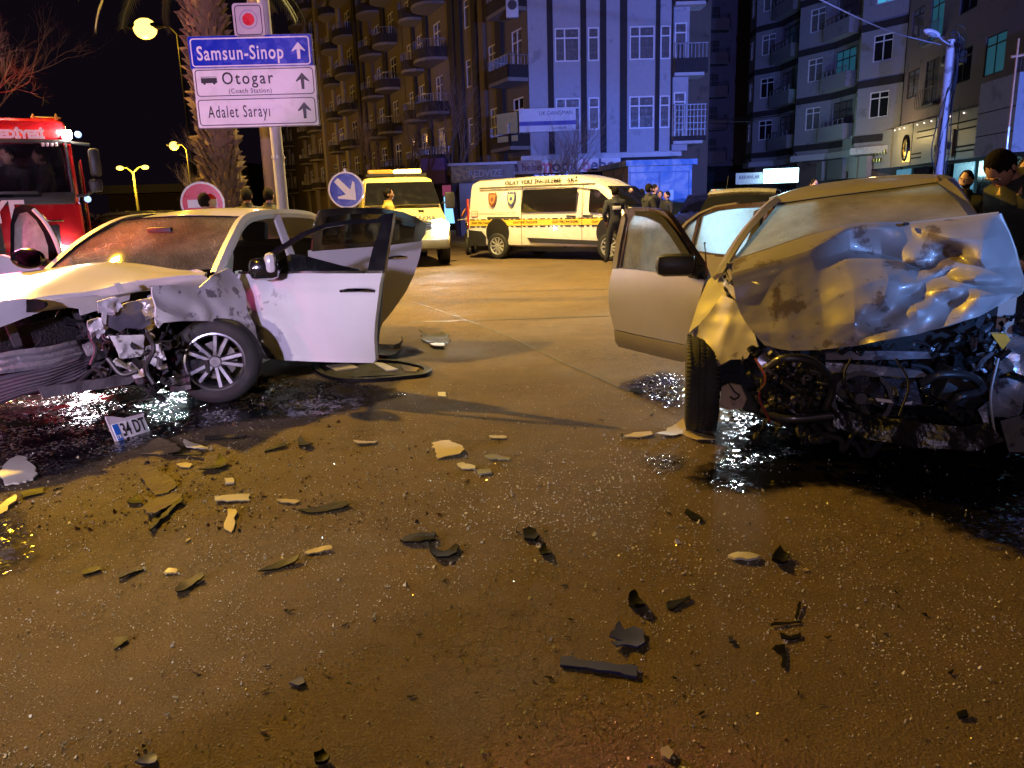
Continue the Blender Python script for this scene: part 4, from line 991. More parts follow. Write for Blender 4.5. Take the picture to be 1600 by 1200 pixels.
# palm
def palm(loc, h, r, seed):
    R_ = random.Random(seed); root = thing('palm_tree', 'tall date palm with shaggy scaled trunk behind the direction signs', 'palm tree', loc)
    PB = M('palm_bark', (.11, .075, .045), .9, bump=.6); PF = M('palm_frond', (.016, .024, .008), .7, var=.5); DF = M('dead_frond', (.045, .035, .018), .8)
    t = MB().tube([(0, 0, 0), (.05, 0, h * .5), (.0, 0, h)], [r * .8, r * .72, r * .8], 16).build('trunk', PB, root)
    sc = MB(); ang = 0; n = int(h * 130)
    for k in range(n):
        ang += 2.399; z_ = h * k / n; rr = r * .74; d = V((math.cos(ang), math.sin(ang), 0)); s_ = V((-d.y, d.x, 0)); ln = R_.uniform(.10, .22); wd = R_.uniform(.03, .055); o_ = R_.uniform(.06, .22)
        b0 = d * (rr - .03) + V((0, 0, z_)); sc.add([b0 - s_ * wd, b0 + s_ * wd, b0 + d * o_ + V((0, 0, ln)) + s_ * wd * .4, b0 + d * o_ + V((0, 0, ln)) - s_ * wd * .4, b0 + d * (o_ * .3) + V((0, 0, ln * 1.1))],
               [(0, 1, 2, 3), (3, 2, 4), (1, 0, 4), (0, 3, 4), (2, 1, 4)])
    stuff(sc.build('bark_scales', PB, t, smooth=0))
    crown = bpy.data.objects.new('crown', None); C.objects.link(crown); crown.parent = root; crown.location = (0, 0, h)
    def frond(a, el, L, droop, mat):
        mb = MB(); d = V((math.cos(a), math.sin(a), 0)); pts = []; n = 14; p = V((0, 0, 0)); e = el
        for k in range(n + 1):
            pts.append(p.copy()); p = p + (d * math.cos(e) + V((0, 0, 1)) * math.sin(e)) * L / n; e -= droop / n
        mb.tube(pts, [.03 * (1 - k / (n + 1.)) + .004 for k in range(n + 1)], 4, cap=False)
        s_ = V((-d.y, d.x, 0))
        for k in range(2, n * 3):
            f = k / (n * 3.0); i = min(n - 1, int(f * n)); q = pts[i].lerp(pts[i + 1], f * n - i); tg = (pts[i + 1] - pts[i]).normalized()
            for sd in (-1, 1):
                ll = L * .17 * (1 - abs(f - .45)) * R_.uniform(.8, 1.1); e_ = q + (s_ * sd * .75 + tg * .6).normalized() * ll + V((0, 0, -.25 * ll))
                w2 = tg * .022; mb.add([q - w2, q + w2, e_], [(0, 1, 2)])
        mb.build('frond', mat, crown, smooth=0, fixn=False)
    for k in range(34): frond(k * 2.399, R_.uniform(.0, 1.25), R_.uniform(1.8, 2.4), R_.uniform(1.0, 1.6), PF)
    for k in range(12): frond(k * 2.399 + 1, R_.uniform(-1.3, -.9), R_.uniform(.9, 1.5), .4, DF)
    frond(PI * .95, -.3, 1.5, 1.6, DF); frond(PI * 1.1, -.5, 1.4, 1.2, DF)
    return root
pc = W(352, 330, 14.6)
palm((pc.x, 14.6, 0), 5.7, .42, 2)
# distant low skyline on the left
bd = thing('footbridge', 'pale flat-roofed low structure on the dark horizon beyond the double street lamp', 'low building', W(250, 300, 120) * V((1, 1, 0)))
z1 = W(250, 288, 120).z; MB().box((-8, 0, 0), (7, 6, z1 - 1.3)).build('wall', MB_BRN, bd, smooth=0); MB().box((-9, -1, z1 - 1.2), (8, 7, z1)).build('roof_edge', MB_BLUE, bd, smooth=0)
bd, L = facade_root('distant dark block with tiny cyan windows right of the palm trunk', (-48, 118), (-38, 118)); bd['category'] = 'building'
MB().box((0, 0, 0), (L, 8, 8.6)).build('wall', MB_DARK, bd, smooth=0)
for k, (u, z_) in enumerate(((6.5, 6.6), (7.8, 5), (8.2, 7.4), (5.2, 4.4), (8.6, 3.6))): window_at(bd, u, -.05, z_, .9, .7, FRD, LITC if k < 3 else LITD, (), 0, depth=0)

# ================================================================ VEHICLES
RUB = M('tyre_rubber', (.012, .012, .013), .75, bump=.2, bscale=60); PLB = M('black_plastic', (.018, .018, .02), .45, bump=.1, bscale=80); CHR = M('chrome', (.6, .6, .62), .15, metal=1)
ALU = M('alloy', (.26, .26, .28), .32, metal=.9); DARKIN = M('cabin_dark', (.02, .02, .024), .8); SEAT = M('seat_fabric', (.035, .035, .04), .85)
CARGL = glass_mat('car_glass_dark', (.12, .12, .13), .05, (.3, .3, .3)); HEAD = E('headlight_on', (.92, .95, 1), 110); TAILR = M('tail_lamp_red', (.35, .01, .01), .2, coat=1)
WVAN = M('van_paint', (.62, .60, .56), .3, coat=.8, var=.05); YTOW = M('tow_truck_yellow', (.76, .63, .24), .3, coat=.8, var=.08); REDP = M('fire_engine_red', (.48, .012, .018), .22, coat=1, var=.1)
def wheel(parent, c, r, wd, axis=(0, 1, 0), spokes=10, rim=ALU, tyre=RUB, n=36, dish=.03, double=False, out=1):
    """axis points to the outer face"""
    ax = V(axis).normalized() * out
    root = MB().lathe([(r * .62, wd * .46), (r * .80, wd * .5), (r * .94, wd * .46), (r * .995, wd * .34), (r, wd * .12), (r * .992, wd * .11), (r * .992, wd * .06), (r, wd * .05), (r, -wd * .05), (r * .992, -wd * .06), (r * .992, -wd * .11), (r, -wd * .12), (r * .995, -wd * .34), (r * .94, -wd * .46), (r * .8, -wd * .5), (r * .62, -wd * .46)], (0, 0, 0), ax, n).build('wheel', tyre, parent, smooth=50)
    root.location = c
    rm = MB().lathe([(r * .66, wd * .42), (r * .68, wd * .48), (r * .64, wd * .49), (r * .60, wd * .40), (r * .57, wd * .1), (r * .57, -wd * .4)], (0, 0, 0), ax, n)
    u = ax.orthogonal().normalized(); v = ax.cross(u)
    if abs(ax.z) < .9: v = V((0, 0, 1)); u = v.cross(ax).normalized(); v = ax.cross(u)
    for k in range(spokes):
        for off in ((-.09, .09) if double else (0,)):
            a = 2 * PI * k / spokes; d = u * math.cos(a) + v * math.sin(a); s_ = (ax.cross(d)).normalized()
            a0 = d * r * .10 + s_ * off * r * .35; a1 = d * r * .62 + s_ * off * r * 1.5; w2 = r * (.035 if double else .05)
            t0 = ax * (wd * .40); t1 = ax * (wd * .43); dp = ax * (wd * -.12)
            rm.add([a0 - s_ * w2 + t0, a0 + s_ * w2 + t0, a1 + s_ * w2 * 1.1 + t1, a1 - s_ * w2 * 1.1 + t1, a0 - s_ * w2 * 1.8 + t0 + dp, a0 + s_ * w2 * 1.8 + t0 + dp, a1 + s_ * w2 * 1.9 + t1 + dp, a1 - s_ * w2 * 1.9 + t1 + dp],
                   [(0, 1, 2, 3), (0, 3, 7, 4), (1, 5, 6, 2), (4, 7, 6, 5)])
    rm.lathe([(0, wd * .44), (r * .12, wd * .44), (r * .16, wd * .38), (r * .16, wd * .1)], (0, 0, 0), ax, 16)
    rm.build('rim', rim, root, smooth=30)
    MB().lathe([(0, wd * .05), (r * .45, wd * .05), (r * .45, 0), (0, 0)], (0, 0, 0), ax, 24).build('brake_disc', M('brake_disc', (.12, .11, .1), .4, metal=.8) if 'brake_disc' not in bpy.data.materials else bpy.data.materials['brake_disc'], root)
    return root
def body_loft(stations, n=7):
    """stations: (x, half width, z bottom, belt z, z top, roof half width, roof corner radius) -> closed hull, local x forward"""
    rows = []
    for (x, hw, zb, zm, zt, rw, rc) in stations:
        half = [(0, zb), (hw * .9, zb), (hw * .985, zb + .05), (hw, zb + .14), (hw * 1.0, (zb + zm) / 2), (hw * .985, zm)]
        top = [(rw + (hw * .985 - rw) * .45, zm + (zt - rc - zm) * .6), (rw, zt - rc), (rw - rc * .3, zt - rc * .3), (rw - rc, zt - .01), (rw * .5, zt + .0), (0, zt + .008)]
        pts = half + top
        row = [V((x, y, z)) for y, z in pts] + [V((x, -y, z)) for y, z in reversed(pts[1:-1])]
        rows.append(row + [row[0]])
    mb = MB(); mb.grid(rows)
    for i, rv in ((0, False), (len(rows) - 1, True)):
        r_ = rows[i][:-1]; mb.add(r_, [tuple(range(len(r_)))])
    return mb

# ---- crime scene van (heads to the right, its right side faces the camera)
a = G(783, 404); b = G(957, 407.5); hd = math.atan2(b.y - a.y, b.x - a.x)
side = V((-math.sin(hd), math.cos(hd), 0)); ax0 = a + side * .86
van = thing('crime_scene_van', 'white high-roof crime scene van with yellow tape stripe and police badges', 'van', (ax0.x, ax0.y, 0), hd)
HW = .96
mb = body_loft([(-1.02, .93, .42, 1.1, 2.06, .74, .14), (-.98, .955, .40, 1.12, 2.14, .78, .16), (-.8, HW, .36, 1.12, 2.22, .80, .18), (1.0, HW, .34, 1.12, 2.25, .80, .18), (2.2, HW, .34, 1.12, 2.23, .79, .2),
                (2.75, HW, .34, 1.12, 2.10, .76, .2), (3.2, HW, .34, 1.12, 1.86, .76, .16), (3.62, .95, .34, 1.10, 1.45, .80, .12), (3.9, .93, .34, 1.02, 1.22, .8, .08), (4.2, .88, .34, .95, 1.06, .74, .06), (4.36, .78, .36, .8, .9, .62, .04)])
mb.build('body', WVAN, van, smooth=32)
def side_y(z, s=-1):  # y of the van's side at height z
    if z < 1.12: return s * (HW * .99 + .004)
    t = min(1, (z - 1.12) / (2.18 - 1.12)); return s * (HW * .985 * (1 - t) + .80 * t + .004 + .045 * math.sin(PI * min(1, t)))
def van_panel(name, mat, pts, th=.008, off=.004, parent=van, round_=0, nz=5):
    """pts (x, z) outline projected on the side"""
    if round_:
        q = []
        for i in range(len(pts)):
            p0, p1, p2 = V((*pts[i - 1], 0)), V((*pts[i], 0)), V((*pts[(i + 1) % len(pts)], 0))
            a_ = p1 + (p0 - p1).normalized() * round_; b_ = p1 + (p2 - p1).normalized() * round_
            for k in range(5): t = k / 4; m_ = a_.lerp(p1, t).lerp(p1.lerp(b_, t), t); q.append((m_.x, m_.y))
        pts = q
    mb_ = MB(); out = [V((x, 0, z)) for x, z in pts]
    sheet(mb_, out, step=.12, thick=0, nrm=(0, -1, 0))
    n0 = len(mb_.v); f0 = list(mb_.f)
    vs = [V((p.x, side_y(p.z) - off - th * .5, p.z)) for p in mb_.v]; bk = [V((p.x, p.y + th, p.z)) for p in vs]
    ec = {}
    for t in f0:
        for i in range(3): ec[(t[i], t[(i + 1) % 3])] = 1
    sd = [(a_, a_ + n0, b_ + n0, b_) for (a_, b_) in ec if (b_, a_) not in ec]
    return MB().add(vs + bk, f0 + [tuple(i + n0 for i in reversed(t)) for t in f0] + sd).build(name, mat, parent, smooth=40)
GLB = M('tinted_van_glass', (.008, .008, .01), .05, spec=.8, coat=1); STRIPE = M('tape_yellow', (.75, .50, .05), .45); GRO = M('panel_gap', (.05, .045, .04), .6)
van_panel('side_window', GLB, [(.78, 1.28), (2.42, 1.28), (2.44, 1.88), (.80, 1.88)], off=.012, round_=.05)
van_panel('front_side_window', GLB, [(2.78, 1.24), (3.72, 1.16), (3.5, 1.42), (3.0, 1.82), (2.8, 1.85)], off=.014, round_=.06)
van_panel('tape_stripe', STRIPE, [(-.95, .93), (3.72, .93), (3.72, 1.10), (-.95, 1.10)], off=.004)
BLKI = M('tape_black', (.02, .015, .01), .5); 
for zz_ in (1.105, .905):
    x = -.93; k = 0
    while x < 3.7: l_ = (.16, .07)[k % 2]; van_panel('stripe_dash', BLKI, [(x, zz_ - .014), (x + l_, zz_ - .014), (x + l_, zz_ + .014), (x, zz_ + .014)], off=.010); x += l_ + .075; k += 1
def van_text(s, x, z, size, mat=BLKI, **k):
    y = side_y(z) - .016; return local_text(s, mat, van, x, y, z, size, **k)
for x in (-.5, .9, 2.1, 3.25): van_text('OLAY YERİ İNCELEME', x, 1.015, .085, sx=.9)
ot = van_text('OLAY YERİ İNCELEME - AKİ', 1.28, 2.09, .15, fit=2.2, bold=.004)
for v_ in ot.data.vertices:   # wrap the lettering on the curve of the roof side
    t = (v_.co.z - 2.02) / .2; v_.co.y = -(.822 - .07 * max(0, t) ** 1.8) - .012
van_panel('roof_channel', GRO, [(-.65, 1.955), (2.9, 1.935), (2.95, 1.985), (-.65, 2.005)], off=.006)
van_panel('rail_slot', GRO, [(-.35, 1.12), (.7, 1.13), (.7, 1.17), (-.35, 1.18)], off=.006)
for pts in ([(.76, .42), (.775, .42), (.775, 1.98), (.76, 1.98)], [(2.58, .42), (2.595, .42), (2.595, 1.96), (2.58, 1.96)], [(-.62, 1.28), (.6, 1.28), (.6, 1.29), (-.62, 1.29)]): van_panel('panel_gap', GRO, pts, off=.0045)
van_panel('rub_strip', PLB, [(.95, .60), (3.1, .52), (3.22, .40), (1.05, .47)], off=.02)
van_panel('rear_bumper_side', PLB, [(-1.0, .36), (-.42, .36), (-.40, .62), (-.55, .78), (-1.0, .82)], off=.012)
for x0 in (2.3, 2.78): van_panel('door_handle', PLB, [(x0 - .15, 1.135), (x0 + .13, 1.12), (x0 + .13, 1.17), (x0 - .15, 1.19)], off=.03, round_=.02)
def badge(x, z, c1_, c2_):
    pts = [(0, .19), (.06, .17), (.11, .2), (.14, .14), (.13, 0), (.10, -.12), (0, -.22), (-.10, -.12), (-.13, 0), (-.14, .14), (-.11, .2), (-.06, .17)]
    van_panel('badge', c1_, [(x + a_, z + b_) for a_, b_ in pts], off=.008)
    van_panel('badge_field', c2_, [(x + a_ * .68, z + b_ * .68) for a_, b_ in pts], off=.012); van_panel('badge_emblem', c1_, [(x + .05 * math.cos(t), z + .06 * math.sin(t)) for t in [k * PI / 4 for k in range(8)]], off=.016)
badge(-.18, 1.66, M('badge_maroon', (.12, .02, .02), .4), M('badge_gold', (.35, .16, .06), .4)); badge(.44, 1.66, M('badge_navy', (.03, .05, .2), .4), M('badge_pale', (.6, .55, .3), .4))
van_panel('small_notice', M('notice_red', (.6, .15, .1), .5), [(-.88, 1.18), (-.66, 1.18), (-.66, 1.36), (-.88, 1.36)]); van_panel('notice_field', WVAN, [(-.86, 1.2), (-.68, 1.2), (-.68, 1.34), (-.86, 1.34)], off=.01); van_text('112', -.77, 1.27, .1, mat=M('ink_red', (.5, .08, .05), .5))
MB().box((3.2, -.72, 1.4), (3.21, .72, 1.41)).build('cowl', PLB, van)
mb = MB(); rws = [[V((3.16 + .08 * (1 - (y / .7) ** 2), y, 1.88)) for y in (-.7, -.35, 0, .35, .7)], [V((3.42 + .08 * (1 - (y / .74) ** 2), y, 1.66)) for y in (-.72, -.36, 0, .36, .72)], [V((3.68 + .12 * (1 - (y / .78) ** 2), y, 1.40)) for y in (-.76, -.38, 0, .38, .76)]]
mb.grid(loft(rws, 3, 3), thick=.02); mb.build('windscreen', GLB, van)
for s_ in (-1, 1): MB().box((-1.03, s_ * .93 - .03, .9), (-.99, s_ * .93 + .03, 1.7)).build('tail_lamp', TAILR, van)
MB().bbox((4.2, -.85, .3), (4.42, .85, .62), .05).build('front_bumper', PLB, van)
for s_ in (-1, 1):
    MB().bbox((4.05, s_ * .72 - .13, .78), (4.30, s_ * .72 + .13, .98), .04).build('headlight', CHR, van)
    for x0 in (0, 3.38):
        MB().lathe([(.37, -.0), (.37, .10), (.0, .10), (0, 0)], (x0, s_ * .90, .34), (0, s_, 0), 28).build('wheel_arch', INK, van)
        wheel(van, V((x0, s_ * .92, .34)), .34, .22, (0, s_, 0), 10, rim=M('hubcap', (.5, .5, .5), .35, metal=.6) if 'hubcap' not in bpy.data.materials else bpy.data.materials['hubcap'])
MB().box((-.9, -.8, .22), (4.2, .8, .40)).build('underbody', INK, van)

van.scale.z = .93
for ch in van.children:
    if ch.name.startswith('wheel'): ch.scale.z = 1 / .93; ch.location.z = .34 / .93
# ---- tow truck (front faces the camera, slightly to the right)
tc_ = W(640, 418, 18.6)
tow = thing('tow_truck', 'yellow tow truck with lit headlight and glowing amber roof beacon', 'tow truck', (tc_.x, 18.5, 0), math.radians(-90 + 14))
HWt = 1.06
mb = body_loft([(.02, 1.0, .42, .95, 1.12, .93, .08), (0.0, 1.0, .45, .9, 1.05, .9, .05)][::-1] + [(.0 - .12, HWt, .4, .95, 1.22, .96, .08), (-.55, HWt, .4, 1.0, 1.42, .93, .08), (-.9, HWt, .4, 1.0, 1.9, .88, .12), (-1.15, HWt, .4, 1.0, 2.12, .86, .16), (-1.6, HWt, .4, 1.0, 2.17, .86, .16), (-2.4, HWt, .4, 1.0, 2.14, .86, .16)])
mb.build('cab', YTOW, tow, smooth=32)
ws_rows = [[V((x_ + .03 * (1 - (y / .8) ** 2), y * w_ / .8, z_)) for y in (-.8, -.4, 0, .4, .8)] for x_, w_, z_ in ((-.96, .80, 2.0), (-.70, .86, 1.73), (-.46, .90, 1.46))]
MB().grid(loft(ws_rows, 3, 3), thick=.02).build('windscreen', GLB, tow)
# (bonnet lettering, grille, plate, lights)
def tow_at(y, z, x): return (x, y, z)
MB().bbox((-.02, -.98, .42), (.12, .98, .66), .04).build('bumper', M('grey_bumper', (.12, .12, .13), .5), tow)
MB().bbox((-.06, -.6, .88), (.055, .6, 1.06), .03).build('grille', PLB, tow)
for z_ in (.91, .97, 1.03): MB().box((.056, -.58, z_ - .008), (.07, .58, z_ + .008)).build('grille_bar', CHR, tow)
for s_ in (-1, 1):
    MB().bbox((-.10, s_ * .80 - .17, .84), (.05, s_ * .80 + .17, 1.06), .04).build('headlight_housing', CHR, tow)
MB().ball((.06, .82, .95), (.06, .19, .15), seg=16, rings=10).build('headlight', HEAD, tow); MB().ball((.04, -.80, .95), (.04, .12, .09)).build('headlight', M('headlight_half', (.6, .6, .6), .1, emit=(1, .95, .8), estr=.4), tow)
MB().box((.125, -.27, .46), (.135, .27, .58)).build('number_plate', SIGNL, tow, smooth=0)
def front_text(s, y, z, size, mat, x=.075, par=tow, **k): return put_text(s, mat, par, (x, y, z), (0, 1, 0), (0, 0, 1), size, world=False, **k)
front_text('32 590', 0.02, .52, .12, INK, .139, sx=.9)
def bonnet_pt(z): return -.12 + (z - 1.22) * (-.43 / .2)
for s, z_, sz, m_ in (('OTO KURTARMA', 1.17, .16, INK),):
    t_ = text_mesh(s, sz, .004, sx=.95, bold=.006); t_.materials.clear(); t_.materials.append(m_); o = bpy.data.objects.new('lettering', t_); C.objects.link(o); o.parent = tow
    o.matrix_basis = Matrix.Translation((.0, .1, 1.155)) @ Matrix.Rotation(PI / 2, 4, 'Z') @ Matrix.Rotation(math.radians(62), 4, 'X')
t_ = text_mesh('N', .17, .004, bold=.012); t_.materials.clear(); t_.materials.append(INK); o = bpy.data.objects.new('lettering', t_); C.objects.link(o); o.parent = tow
o.matrix_basis = Matrix.Translation((-.27, .40, 1.315)) @ Matrix.Rotation(PI / 2, 4, 'Z') @ Matrix.Rotation(math.radians(28), 4, 'X')
MB().box((-1.75, -.75, 2.18), (-1.45, .75, 2.24)).build('beacon_rail', PLB, tow)
AMB = E('amber_beacon', (1, .62, .1), 16); AMBD = M('amber_lens', (.5, .22, .03), .2, coat=1, emit=(1, .4, .05), estr=.5)
MB().bbox((-1.78, -.05, 2.24), (-1.45, .62, 2.34), .03).build('beacon', AMB, tow); MB().bbox((-1.78, -.70, 2.24), (-1.45, -.08, 2.34), .03).build('beacon', AMBD, tow)
MB().box((-2.6, -.95, .7), (-2.45, .95, 2.12)).build('headboard', PLB, tow); MB().box((-6.5, -1.05, .75), (-2.5, 1.05, .9)).build('flatbed', PLB, tow)
for s_ in (-1, 1):
    MB().bbox((-.95, s_ * 1.22 - .12, 1.35), (-.85, s_ * 1.22 + .12, 1.75), .04).build('mirror', PLB, tow); MB().tube([(-.9, s_ * 1.02, 1.5), (-.9, s_ * 1.15, 1.5)], .02, 6).build('mirror_arm', PLB, tow)
    for x0 in (-.75, -4.6):
        MB().lathe([(.38, 0), (.38, .08), (0, .08)], (x0, s_ * 1.0, .36), (0, s_, 0), 24).build('wheel_arch', INK, tow); wheel(tow, V((x0, s_ * .96, .36)), .36, .22, (0, s_, 0), 8)
MB().box((-6.2, -.5, .35), (-.2, .5, .75)).build('chassis', INK, tow)
hl = mworld(tow) @ V((.4, .80, .95)); lamp('tow_headlight', 'SPOT', hl, 260, (.9, .92, 1), .05, hl + V((1.2, -10, -.8)), 60, .9)
bl_ = mworld(tow) @ V((-1.6, .3, 2.6)); lamp('tow_beacon_light', 'POINT', bl_, 120, (1, .6, .1), .1)
# yellow hi-vis triangle on the dashboard
MB().prism([(-.52, -.18, 1.5), (-.50, .06, 1.52), (-.58, .16, 1.60), (-.62, -.05, 1.62)], (.02, 0, .01)).build('hi_vis_vest', M('hi_vis', (.6, .7, .05), .6), tow)

# ---- fire engine
fy = 10.6
fc_ = W(60, 330, fy)
fire = thing('fire_engine', 'red fire engine cab with orange light bar and lit work lamps at the left edge', 'fire engine', (fc_.x, fy, 0), math.radians(-60))
def fz(py, px=60): return W(px, py, fy).z
# local x forward (to the camera), y = image right after rotation
iv = mworld(fire).inverted(); _fn = mworld(fire).to_3x3() @ V((1, 0, 0)); _fo = mworld(fire) @ V((.04, 0, 0))
def FH(px, py): return iv @ HIT(px, py, _fo, _fn)
FWd = 1.22; ctr = FH(124, 300).y - 1.22     # cab centre line in local y
def fz(py, px=60): return FH(px, py).z
zr = fz(183); zt_w = fz(222); zb_w = fz(308)
y0_, y1_ = ctr - FWd, ctr + FWd
MB().bbox((-2.3, y0_, .5), (0, y1_, zb_w - .02), .09).build('cab', REDP, fire)
MB().bbox((-2.3, y0_ + .03, zt_w + .02), (-.02, y1_ - .03, zr), .13).build('cab_roof', REDP, fire)
for ya, yb in ((y0_ + .01, y0_ + .12), (y1_ - .12, y1_ - .01)):
    for xa, xb in ((-.16, -.01), (-1.25, -1.1)): MB().bbox((xa, ya, zb_w - .08), (xb, yb, zt_w + .1), .03).build('cab_pillar', REDP, fire)
MB().box((-2.29, y0_ + .04, zb_w - .05), (-1.2, y1_ - .04, zt_w + .04)).build('cab_rear_wall', DARKIN, fire, smooth=0)
PLIL = M('pale_seat_panel', (.45, .4, .5), .7)
for (a_, b_) in ((112, 122),): pass
MB().bbox((-1.19, ctr + .25, zb_w + .25), (-1.16, ctr + .85, zt_w - .12), .01).build('rear_window', PLIL, fire); MB().bbox((-1.19, ctr - .75, zb_w + .05), (-1.15, ctr - .25, zt_w - .12), .01).build('rear_window', PLIL, fire)
MB().bbox((-1.0, ctr + .2, zb_w - .3), (-.85, ctr + .75, zb_w + .45), .05).bbox((-1.0, ctr - .9, zb_w - .3), (-.85, ctr - .3, zb_w + .45), .05).build('seat', SEAT, fire)
mb = MB(); mb.bbox((-7.5, ctr - 1.22, .6), (-2.4, ctr + 1.22, zr + .05), .05).build('equipment_body', REDP, fire)
yl, yr = ctr - FWd + .08, ctr + FWd - .10
mb = MB(); rws = [[V((.035 + .03 * (1 - ((y - ctr) / 1.1) ** 2) - .05 * (j == 0), y, z_)) for y in (yl, ctr - .6, ctr, ctr + .6, yr)] for j, z_ in enumerate((zt_w - .02, (zt_w + zb_w) / 2, zb_w))]
GLF = glass_mat('truck_windscreen', (.42, .42, .46), .04, (.3, .3, .35), fres=.25)
mb.grid(loft(rws, 3, 3), thick=.01); mb.build('windscreen', GLF, fire)
FB = fz(312); 
def fbox(name, mat, px0, py0, px1, py1, x0, x1, r=.01):
    p0 = FH(px0, py0); p1 = FH(px1, py1)
    return MB().bbox((x0, min(p0.y, p1.y), min(p0.z, p1.z)), (x1, max(p0.y, p1.y), max(p0.z, p1.z)), r).build(name, mat, fire)
for args in (('windscreen_frame', PLB, -120, 216, 112, 224, .0, .05), ('windscreen_frame', PLB, 104, 222, 114, 312, .0, .05), ('scuttle', PLB, -120, 304, 118, 318, .0, .06), ('wiper', PLB, -40, 300, 60, 303, .07, .09, .003)): fbox(*args)
fbox('grille', PLB, 66, 352, 100, 400, .0, .04); fbox('grille', PLB, -90, 352, 10, 400, .0, .04); fbox('step_panel', M('dark_red_panel', (.2, .01, .012), .35, coat=.5), -100, 400, 118, 470, -.02, .03)
fbox('trim', CHR, 66, 344, 100, 346, .0, .02, .004)
fbox('bumper', M('white_bumper', (.5, .48, .48), .4), -110, 470, 120, 500, -.02, .12, .04)
fbox('light_bar', M('light_bar_lens', (.5, .12, .05), .25, coat=1, emit=(1, .25, .10), estr=1.2), 40, 184, 88, 200, -.42, -.12, .03)
fbox('light_bar', E('light_bar_orange', (1, .30, .03), .55), -110, 183, 36, 204, -.42, -.1, .03)
fbox('light_bar_rail', M('brass_rail', (.5, .4, .1), .4, metal=.6), 46, 176, 96, 179, -.5, -.4, .01)
for px in (48, 85): fbox('beacon_lamp', M('amber_knob', (.4, .3, .05), .4), px, 172, px + 6, 186, -.5, -.35, .02)
WORK = E('work_lamp_white', (1, .90, .78), 160)
fbox('work_lamp', WORK, 96, 204, 113, 217, .0, .1, .02); fbox('work_lamp', WORK, -104, 136, -64, 160, -.5, -.3, .02); fbox('beacon_lamp', E('beacon_red', (1, .03, .04), 60), -58, 140, -40, 160, -.5, -.3, .02)
MB().tube([FH(-72, 160) + V((-.4, 0, 0)), FH(-72, 190) + V((-.4, 0, 0))], .04, 8).build('lamp_mast', STEEL, fire)
for k in range(4): fbox('roof_disc', M('pale_disc', (.5, .42, .45), .4) if k == 0 else bpy.data.materials['pale_disc'], 64 + k * 7, 223, 70 + k * 7, 229, .045, .065, .01)
FT = M('white_vinyl', (.8, .76, .76), .4)
iv = mworld(fire).inverted()
def fire_text(s, px_right, py, size, **k):
    p = iv @ W(px_right, py, fy); return put_text(s, FT, fire, (.035 if size > .2 else .05, p.y, p.z), (0, 1, 0), (0, 0, 1), size, world=False, align='RIGHT', **k)
for s, pr, py, sz in (('ÇORUM BELEDİYESİ', 69, 211, .135), ('İTFAİYE', 41, 332, .40)):
    p = FH(pr, py); put_text(s, FT, fire, (.065 if sz > .3 else .07, p.y, p.z), (0, 1, 0), (0, 0, 1), sz, world=False, align='RIGHT', bold=.01)
# nearside mirrors, side details
for (px0, py0, px1, py1) in ((136, 232, 160, 276), (138, 280, 162, 300)): fbox('mirror', PLB, px0, py0, px1, py1, -.05, .12, .04)
def fp(px, py, x=.03): q = FH(px, py); return V((x, q.y, q.z))
MB().tube([fp(105, 222), fp(120, 224), fp(140, 226)], .02, 6).build('mirror_arm', PLB, fire); MB().tube([fp(120, 306), fp(135, 305), fp(146, 298)], .02, 6).build('mirror_arm', PLB, fire)
MB().bbox((-1.5, yr + .18, .9), (-.5, yr + .20, zr - .5), .01).build('side_door', M('door_red', (.42, .012, .02), .25, coat=1), fire)
MB().bbox((-1.35, yr + .205, 1.9), (-.7, yr + .21, zr - .65), .005).build('side_window', GLB, fire); 
for x_, z_ in ((-.3, fz(312)), (-.25, fz(206))): MB().ball((x_, yr + .2, z_), .045).build('marker_lamp', E('marker_blue', (.3, .5, 1), 2) if 'marker_blue' not in bpy.data.materials else bpy.data.materials['marker_blue'], fire)
for y_ in (ctr - 1.0, ctr + 1.0):
    wheel(fire, V((-1.0, y_, .5)), .5, .3, (0, 1 if y_ > ctr else -1, 0), 8); MB().ball((.08, y_ + (.1 if y_ < ctr else -.1), .95), (.06, .16, .1)).build('headlight', HEAD, fire); wheel(fire, V((-5.4, y_, .5)), .5, .3, (0, 1 if y_ > ctr else -1, 0), 8)
wl = mworld(fire) @ (FH(-84, 140) + V((.1, 0, .25))); lamp('fire_engine_work_light', 'SPOT', wl, 500, (1, .78, .74), .08, G(40, 1040), 20, .5)
wl = mworld(fire) @ V((.35, ctr + .9, zt_w + .05)); lamp('fire_engine_work_light', 'SPOT', wl, 250, (.9, .9, 1), .08, G(420, 560), 50, .6)
lamp('fire_engine_red_beacon', 'POINT', mworld(fire) @ V((.9, ctr - .3, zt_w + .1)), 22, (1, .12, .30), .1)
lamp('fire_engine_low_beacon', 'SPOT', (-6.3, 9.0, 1.9), 10000, (1, .06, .26), .1, (-4.42, 6.75, 1.24), 12, .5)
lamp('tree_pink_fill', 'POINT', (-8.6, 13.6, 5.2), 420, (1, .50, .50), .1)  # added pink fill light for the bare trees at the left edge
lamp('fire_engine_roof_beacon', 'POINT', mworld(fire) @ V((-.9, ctr, zr + .5)), 35, (.85, .30, .75), .1)

